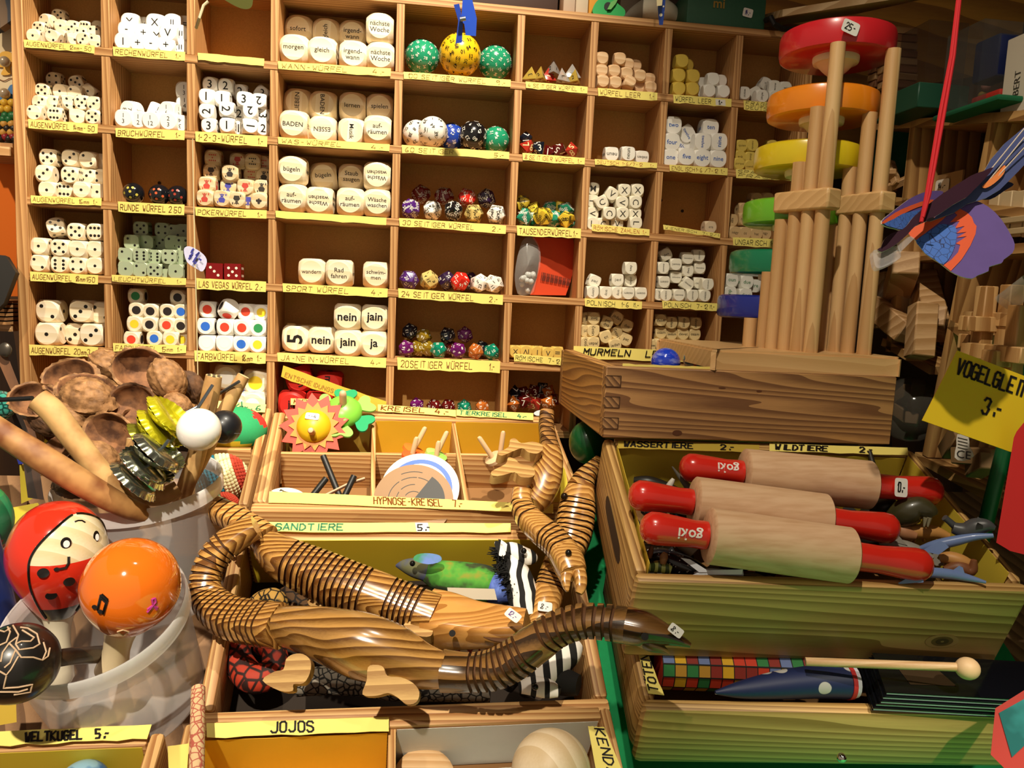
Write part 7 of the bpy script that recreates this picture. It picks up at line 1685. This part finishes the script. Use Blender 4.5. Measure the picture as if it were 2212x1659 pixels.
mb = MB(); mb.add([a, b, c, d2], [(0, 1, 2, 3)]); wpart('back_panel', mb, plain('5A3A20', .8), SH)
def blockpx(u, v, x, sx, sy, sz, rot=(0, 0, 0)):
    return M.Translation(PX(u, v, x)) @ Euler([math.radians(q) for q in rot]).to_matrix().to_4x4(), (-sx / 2, -sy / 2, -sz / 2), (sx / 2, sy / 2, sz / 2)
LWD = wood('D2A878', 'AE8250', 'x', 130, 4, .6, 0, 0, .07, .1, .5); DWD = wood('B07A56', '8A5A3A', 'x', 130, 4, .6, 0, 0, .07, .1, .5)
# stacked-brick game in its clear box
e = wthing('brick_game', 'stack of pale and brown wooden bricks in a clear lidded box', 'game', PX(1950, 240, SX))
for k in range(8):
    for j in range(3):
        m, lo, hi = blockpx(1905 + j * 22, 186 - k * 16.5, SX + .004, .024, .0145, .0066)
        wpart('brick', MB().rbox(lo, hi, .0006, 1, 0, m), (LWD if (k + j) % 2 else DWD), e)
m, lo, hi = blockpx(1985, 228, SX - .004, .05, .07, .022); wpart('green_base', MB().rbox(lo, hi, .0008, 1, 0, m), plain('1E4A36', .45), e)
gb = MB(); printed(gb, 'toys', PX(1916, 236, SX - .0295), V((0, -1, 0)), V((0, 0, 1)), .011, 0); wpart('gold_print', gb, plain('B89A4E', .4), e)
m, lo, hi = blockpx(2012, 135, SX + .012, .04, .042, .062); wpart('clear_lid', MB().box(lo, hi, 0, m), plain('4A3A30', .08, alpha=.35, coat=.6), e)
e = wthing('toy_case', 'clear plastic case holding dark blue and red toy pieces', 'case', PX(2120, 230, SX))
m, lo, hi = blockpx(2128, 155, SX + .014, .045, .046, .07); wpart('clear_case', MB().box(lo, hi, 0, m), plain('5A5A54', .08, alpha=.3, coat=.6), e)
m, lo, hi = blockpx(2150, 130, SX + .016, .02, .03, .036); wpart('blue_piece', MB().rbox(lo, hi, .003, 2, 0, m), plain('141E4A', .5), e)
m, lo, hi = blockpx(2150, 212, SX + .010, .02, .034, .007); wpart('red_piece', MB().rbox(lo, hi, .002, 2, 0, m), plain('A82A1E', .5), e)
ell(e, 'yellow_piece', 2122, 206, .74, 9, 9, 9, plain('B8963A', .5)); ell(e, 'pink_piece', 2130, 186, .735, 10, 10, 10, plain('C88A7A', .5))
e = wthing('white_card_box', 'white card box with sideways dark lettering at the shelf end', 'box', PX(2196, 235, SX))
m, lo, hi = blockpx(2228, 160, SX + .012, .02, .036, .062, (0, 0, 0)); wpart('card_box', MB().rbox(lo, hi, .0008, 1, 0, m), plain('C8BCA8', .6), e)
gb = MB(); printed(gb, 'EBERT', PX(2196, 185, SX + .0018), V((0, 0, 1)), V((0, 1, 0)), .009, 0); wpart('print', gb, plain('3A342E', .5), e)
thing('green_cloth_scrap', 'green cloth scrap under the toy cases', 'cloth', MB().rbox(*blockpx(2150, 240, SX + .01, .06, .08, .005)[1:], .002, 2, 0, blockpx(2150, 240, SX + .01, .06, .08, .005)[0]), [plain('0E5A36', .9, bump=.4, bscale=90)])
thing('green_drape', 'dark green cloth bunched inside the side shelf', 'cloth', MB().rbox(*blockpx(1935, 325, SX + .05, .02, .07, .06)[1:], .008, 3, 0, blockpx(1935, 325, SX + .05, .02, .07, .06)[0]), [plain('0A4A2C', .9, bump=.6, bscale=60)])
e = wthing('peg_puzzle', 'wooden cross puzzle of short pegs on the side shelf', 'puzzle', PX(1925, 415, SX))
for (u, v, L, r) in ((1925, 392, .03, (0, 35, 60)), (1930, 375, .034, (20, -50, 80)), (1915, 402, .026, (60, 10, 20)), (1937, 398, .03, (-40, 20, 120))):
    m, lo, hi = blockpx(u, v, SX + .004, L, .007, .007, r); wpart('peg', MB().rbox(lo, hi, .0006, 1, 0, m), LWD, e)
e = wthing('card_sheet', 'tan card with small handwritten price standing in the shelf', 'card', PX(2025, 440, SX + .02))
m, lo, hi = blockpx(2028, 412, SX + .03, .002, .066, .030); wpart('card', MB().box(lo, hi, 0, m), plain('A8865A', .7), e)
sticker(e, PX(2036, 402, SX + .0285), V((-1, 0, 0)), V((0, 0, 1)), .02, .013, '14,-')
e = wthing('slat_puzzle', 'pale wooden slat bench puzzle beside the glider wing', 'puzzle', PX(2180, 520, SX))
for k in range(4):
    m, lo, hi = blockpx(2150 + k * 27, 462, SX + .006, .006, .0115, .036); wpart('slat', MB().rbox(lo, hi, .0006, 1, 0, m), plain('C8AE84', .6), e)
for v in (475, 500):
    m, lo, hi = blockpx(2190, v, SX + .001, .004, .075, .005); wpart('crossbar', MB().rbox(lo, hi, .0006, 1, 0, m), plain('B89E74', .6), e)
# wooden blocks in a plastic bag
e = wthing('block_bag', 'clear bag of thick wooden beams behind the rods', 'bag', PX(1960, 760, SX))
for (u, v, x, L, w, r) in ((1945, 605, .0, .075, .024, (0, 25, 62)), (1925, 690, -.004, .055, .022, (10, -28, 100)), (2005, 650, .02, .075, .022, (0, -40, 70)), (1990, 715, -.012, .05, .020, (20, -75, 60)), (1975, 560, .04, .06, .022, (0, 10, 90)), (1915, 650, .03, .06, .02, (0, -80, 90)), (2020, 700, .02, .05, .02, (0, 20, 50))):
    m, lo, hi = blockpx(u, v, SX + x, L, w, w, r); wpart('beam', MB().rbox(lo, hi, .0012, 1, 0, m), LWD, e)
mb = MB(); mb.sphere((0, 0, 0), 1, 20, 0, (.030, .040, .040), M.Translation(PX(1965, 655, SX + .030)))
for i, q in enumerate(mb.v): mb.v[i] = q + V((1, .5, .3)) * (.006 * noise.noise(q * 60))
wpart('clear_film', mb, plain('C8C0B0', .1, alpha=.13, coat=1, bump=.8, bscale=40), e)
e = wthing('burr_puzzle', 'interlocking wooden burr puzzle of square beams above the sign', 'puzzle', PX(2150, 790, SX - .02))
for (u, v, x, sx, sy, sz) in ((2122, 715, -.03, .011, .012, .070), (2150, 690, -.022, .011, .06, .011), (2150, 762, -.04, .011, .062, .012), (2118, 700, -.036, .03, .011, .012), (2178, 700, -.02, .012, .012, .06), (2178, 775, -.034, .036, .012, .012), (2140, 740, -.01, .05, .012, .012), (2196, 740, -.03, .012, .012, .055)):
    m, lo, hi = blockpx(u, v, SX + x, sx, sy, sz); wpart('beam', MB().rbox(lo, hi, .0008, 1, 0, m), wood('D8AE72', 'A87A44', 'z', 130, 4, .6, 0, 0, .07, .1, .5), e)
e = wthing('clear_tube', 'piece of clear plastic channel above the burr puzzle', 'tube', PX(2190, 620, SX))
mb = MB(); mb.tube([PX(2170, 655, SX - .03), PX(2230, 610, SX - .03)], .008, sec=[(a, b * .5) for a, b in RND], cap=False); wpart('channel', mb, plain('B8B4A8', .1, alpha=.45, coat=1), e)
e = wthing('puzzle_bag', 'dark bag of small wooden puzzle parts below the tower base', 'bag', PX(1965, 930, SX))
for (u, v, L, r) in ((1950, 855, .034, (0, 30, 80)), (1980, 860, .04, (0, 60, 60)), (1945, 890, .03, (10, -20, 100)), (1972, 905, .034, (0, 10, 50))):
    m, lo, hi = blockpx(u, v, SX + .02, L, .012, .012, r); wpart('beam', MB().rbox(lo, hi, .001, 1, 0, m), plain('6A5236', .6), e)
mb = MB(); mb.sphere((0, 0, 0), 1, 16, 0, (.03, .034, .032), M.Translation(PX(1966, 885, SX + .014))); wpart('clear_film', mb, plain('8A8478', .12, alpha=.2, coat=1, bump=.8, bscale=40), e)
e = wthing('labelled_bag', 'bag of wooden parts with white CE leaflet on the lowest side board', 'bag', PX(2080, 1000, SX - .01))
wpart('leaflet', plate(smooth_out([(2068, 938), (2092, 944), (2094, 965), (2104, 985), (2080, 996), (2062, 988), (2066, 962)], 2), PX(2080, 970, SX - .035), .0006, V((-.8, -.6, .2))), plain('CFC8BC', .6), e)
cc = PX(2080, 970, SX - .035); nn = V((-.8, -.6, .2)).normalized(); mb = MB(); printed(mb, 'CE', PN(2082, 982, cc + nn * .0004, nn), V((.6, -.8, .0)), V((.1, .2, 1)), .009, 0)
for k in range(4): mb.tube([PN(2069, 945 + k * 7, cc + nn * .0005, nn), PN(2090, 950 + k * 7, cc + nn * .0005, nn)], .0003, 4)
wpart('print', mb, INK, e)
for (u, v, L, r) in ((2062, 955, .03, (0, 50, 80)), (2110, 985, .04, (0, 10, 100)), (2120, 1005, .034, (0, 25, 70))):
    m, lo, hi = blockpx(u, v, SX - .01, L, .014, .014, r); wpart('beam', MB().rbox(lo, hi, .001, 1, 0, m), plain('8A6A44', .6), e)
# plank and bracket above
e = wthing('upper_plank', 'pale plank on a black bracket above the rod tower', 'plank', PY(1800, 20, .02))
mb = MB(); q = [PY(1682, 38, -.02), PY(2160, -60, -.12), PY(1900, -60, .05), PY(1740, -20, .05)]
a, b = PY(1690, 36, -.01), PY(2140, -34, -.11); n = V((.0, .22, .05)); t = V((0, 0, .007))
mb.add([a, b, b + n, a + n, a + t, b + t, b + n + t, a + n + t], [(3, 2, 1, 0), (4, 5, 6, 7), (0, 1, 5, 4), (1, 2, 6, 5), (2, 3, 7, 6), (3, 0, 4, 7)]); wpart('plank', mb, wood('D8B98A', 'B89260', 'x', 110, 6, .6, 0, 0, .05), e)
mb = MB(); mb.tube([PY(1654, 44, .0), PY(1666, 38, -.01), PY(1672, 52, -.012), PY(1690, 62, -.01), PY(1760, 66, .0)], .0028, 8); wpart('bracket', mb, plain('1E1A18', .5, .3), e)
struct(obj('orange_board_1', MB().box((.40, .16, .18), (.75, .17, .48)), wood('C08432', '8E5A1E', 'x', 60, 8, .6)))  # orange-yellow wall board showing below the upper plank

# ---------------------------------------------------------------- stall end beyond the shelf
e = wthing('orange_sheet', 'glowing orange cloth sheet beyond the shelf end', 'cloth', V((-.47, .06, .05)))
mb = MB(); a, b = PY(-60, 335, .07), PY(60, 335, .07); c, d2 = PY(60, 640, .07), PY(-60, 640, .07)
mb.add([a, b, c, d2] + [p + V((0, .003, 0)) for p in (a, b, c, d2)], [(3, 2, 1, 0), (4, 5, 6, 7), (0, 1, 5, 4), (1, 2, 6, 5), (2, 3, 7, 6), (3, 0, 4, 7)]); wpart('sheet', mb, plain('F07A1E', .8), e)
e = wthing('peg_puzzle_board', 'pale puzzle board with painted ducks beyond the shelf end', 'puzzle', V((-.45, .05, .14)))
mb = MB(); a, b = PY(-80, 60, .05), PY(60, 60, .05); c, d2 = PY(60, 222, .05), PY(-80, 222, .05)
mb.add([a, b, c, d2] + [p + V((0, .006, 0)) for p in (a, b, c, d2)], [(3, 2, 1, 0), (4, 5, 6, 7), (0, 1, 5, 4), (1, 2, 6, 5), (2, 3, 7, 6), (3, 0, 4, 7)]); wpart('puzzle_board', mb, plain('E8D8B4', .5), e)
wpart('yellow_duck', plate(smooth_out([(-8, 130), (4, 112), (24, 114), (28, 135), (20, 146), (22, 160), (2, 161), (8, 146), (-6, 144)], 3), PY(10, 135, .048), .001, V((0, -1, 0))), plain('E8B43A', .5), e)
wpart('blue_duck', plate(smooth_out([(-6, 200), (14, 195), (22, 184), (32, 184), (30, 200), (26, 213), (0, 216)], 3), PY(14, 200, .048), .001, V((0, -1, 0))), plain('3A78B8', .5), e)
for u, v in ((10, 133), (10, 202)): wpart('knob', MB().sphere(PY(u, v, .042), .005, 16), plain('B8A890', .25, .3), e)
wpart('wavy_line', MB().tube([PY(u, 172 + 3 * math.sin(u * .2), .049) for u in range(-20, 34, 4)], .0004, 5), plain('8A5A3A', .6), e)
e = wthing('bead_box', 'tray of yellow green and dark wooden beads beyond the shelf end', 'box', V((-.43, .04, .10)))
wpart('bead_board', MB().rbox(PY(-60, 330, .03), PY(36, 302, .05) + V((0, .012, 0)), .001, 1) if False else MB().box((PY(-60, 330, .04).x, .034, PY(-60, 328, .04).z), (PY(34, 306, .04).x, .06, PY(-60, 306, .04).z)), LWD, e)
cols = [plain('D8B03A', .4), plain('1E6A3E', .4), plain('C89A4A', .5), plain('1E1A18', .4), plain('8A1E2E', .4)]
for i, (v, us, ci) in enumerate(((222, (-8, 10, 26), 0), (236, (-14, 4, 18), 0), (250, (12, 26, 30), 1), (258, (-6, 8, 20), 1), (268, (-10, 10, 26), 2), (278, (0, 16, 30), 3), (286, (-6, 8, 24), 2), (296, (-8, 12, 28), 4), (300, (2, 20, 32), 3))):
    for u in us: wpart('bead', MB().sphere(PY(u, v, .042), .0038, 12), cols[ci], e)
e = wthing('blue_case', 'dark blue painted case at the picture corner', 'case', V((-.44, .03, .27)))
wpart('case_body', plate([(-30, -20), (28, -20), (30, 40), (-2, 62), (-30, 70)], PY(0, 20, .03), .01, V((0, -1, 0))), ramp2('1A2A4A', '8A6A4A', 'wave', 20, (.5, .7), .4, distort=5), e)
e = wthing('cardboard_stack', 'stack of brown cards beside the shelf end', 'cards', V((-.44, .0, -.05)))
for k in range(6):
    a = PY(-40, 648 + 9 * k, .02); b = PY(40, 648 + 9 * k, .02); wpart('card', MB().box((a.x, .0, a.z - .0016), (b.x - .001, .05, a.z + .0010)), plain('A87A4A' if k % 2 else '8A5E36', .8), e)
thing('black_case', 'black leather case corner beside the shelf end', 'case', plate([(-30, 548), (12, 552), (34, 588), (8, 655), (-30, 690)], PY(0, 600, -.02), .012, V((.2, -1, .1))), [plain('1E1C1A', .5)])
e = wthing('side_ledge', 'pale wooden ledge beyond the shelf end', 'ledge', V((-.45, .03, -.08)))
for v in (700, 322):
    a = PY(-70, v, .02); b = PY(39, v, .02); wpart('ledge_board', MB().box((a.x, .01, a.z - .005), (b.x - .0015, .09, a.z + .003)), LWD, e)
# ---------------------------------------------------------------- light
def spot(name, loc, at, power, color, size=65, blend=.5, rad=.012):
    l = bpy.data.lights.new(name, 'SPOT'); l.energy = power; l.color = color; l.spot_size = math.radians(size); l.spot_blend = blend; l.shadow_soft_size = rad
    o = bpy.data.objects.new(name, l); COL.objects.link(o); o.location = loc
    d = V(at) - V(loc); o.rotation_euler = d.to_track_quat('-Z', 'Y').to_euler(); return o
WARM = (1, .89, .71)
spot('lamp_or_added_spot', (.08, -.53, .84), (-.14, -.02, .15), 88, WARM, 58, 1)
spot('lamp_or_added_spot', (-.20, -1.10, .66), (-.13, -.24, -.19), 78, WARM, 31, .8)
spot('lamp_or_added_spot', (.40, -1.0, .55), (.33, -.62, -.42), 75, (1, .92, .72), 42, .6)  # added spot without a visible source, feeds the green bounce cloth
spot('lamp_or_added_spot', (-.1, -.80, .90), (.33, -.22, -.05), 36, WARM, 44, .9)
spot('lamp_or_added_spot', (-.62, -.5, .55), (-.46, .05, .08), 16, (1, .8, .55), 30, .7)  # added spot that brightens the orange sheet and duck board beyond the shelf
w = bpy.data.worlds.new('world'); SC.world = w; w.use_nodes = True
w.node_tree.nodes['Background'].inputs[0].default_value = (1, .82, .62, 1); w.node_tree.nodes['Background'].inputs[1].default_value = .28
SC.view_settings.view_transform = 'Standard'; SC.view_settings.look = 'None'; SC.view_settings.exposure = 0; SC.view_settings.gamma = 1; SC.view_settings.use_curve_mapping = False
SC.cycles.use_denoising = True
SC.cycles.max_bounces = 8; SC.cycles.transmission_bounces = 8; SC.cycles.transparent_max_bounces = 8
SC.cycles.caustics_reflective = False; SC.cycles.caustics_refractive = False
SC.cycles.sample_clamp_indirect = 4
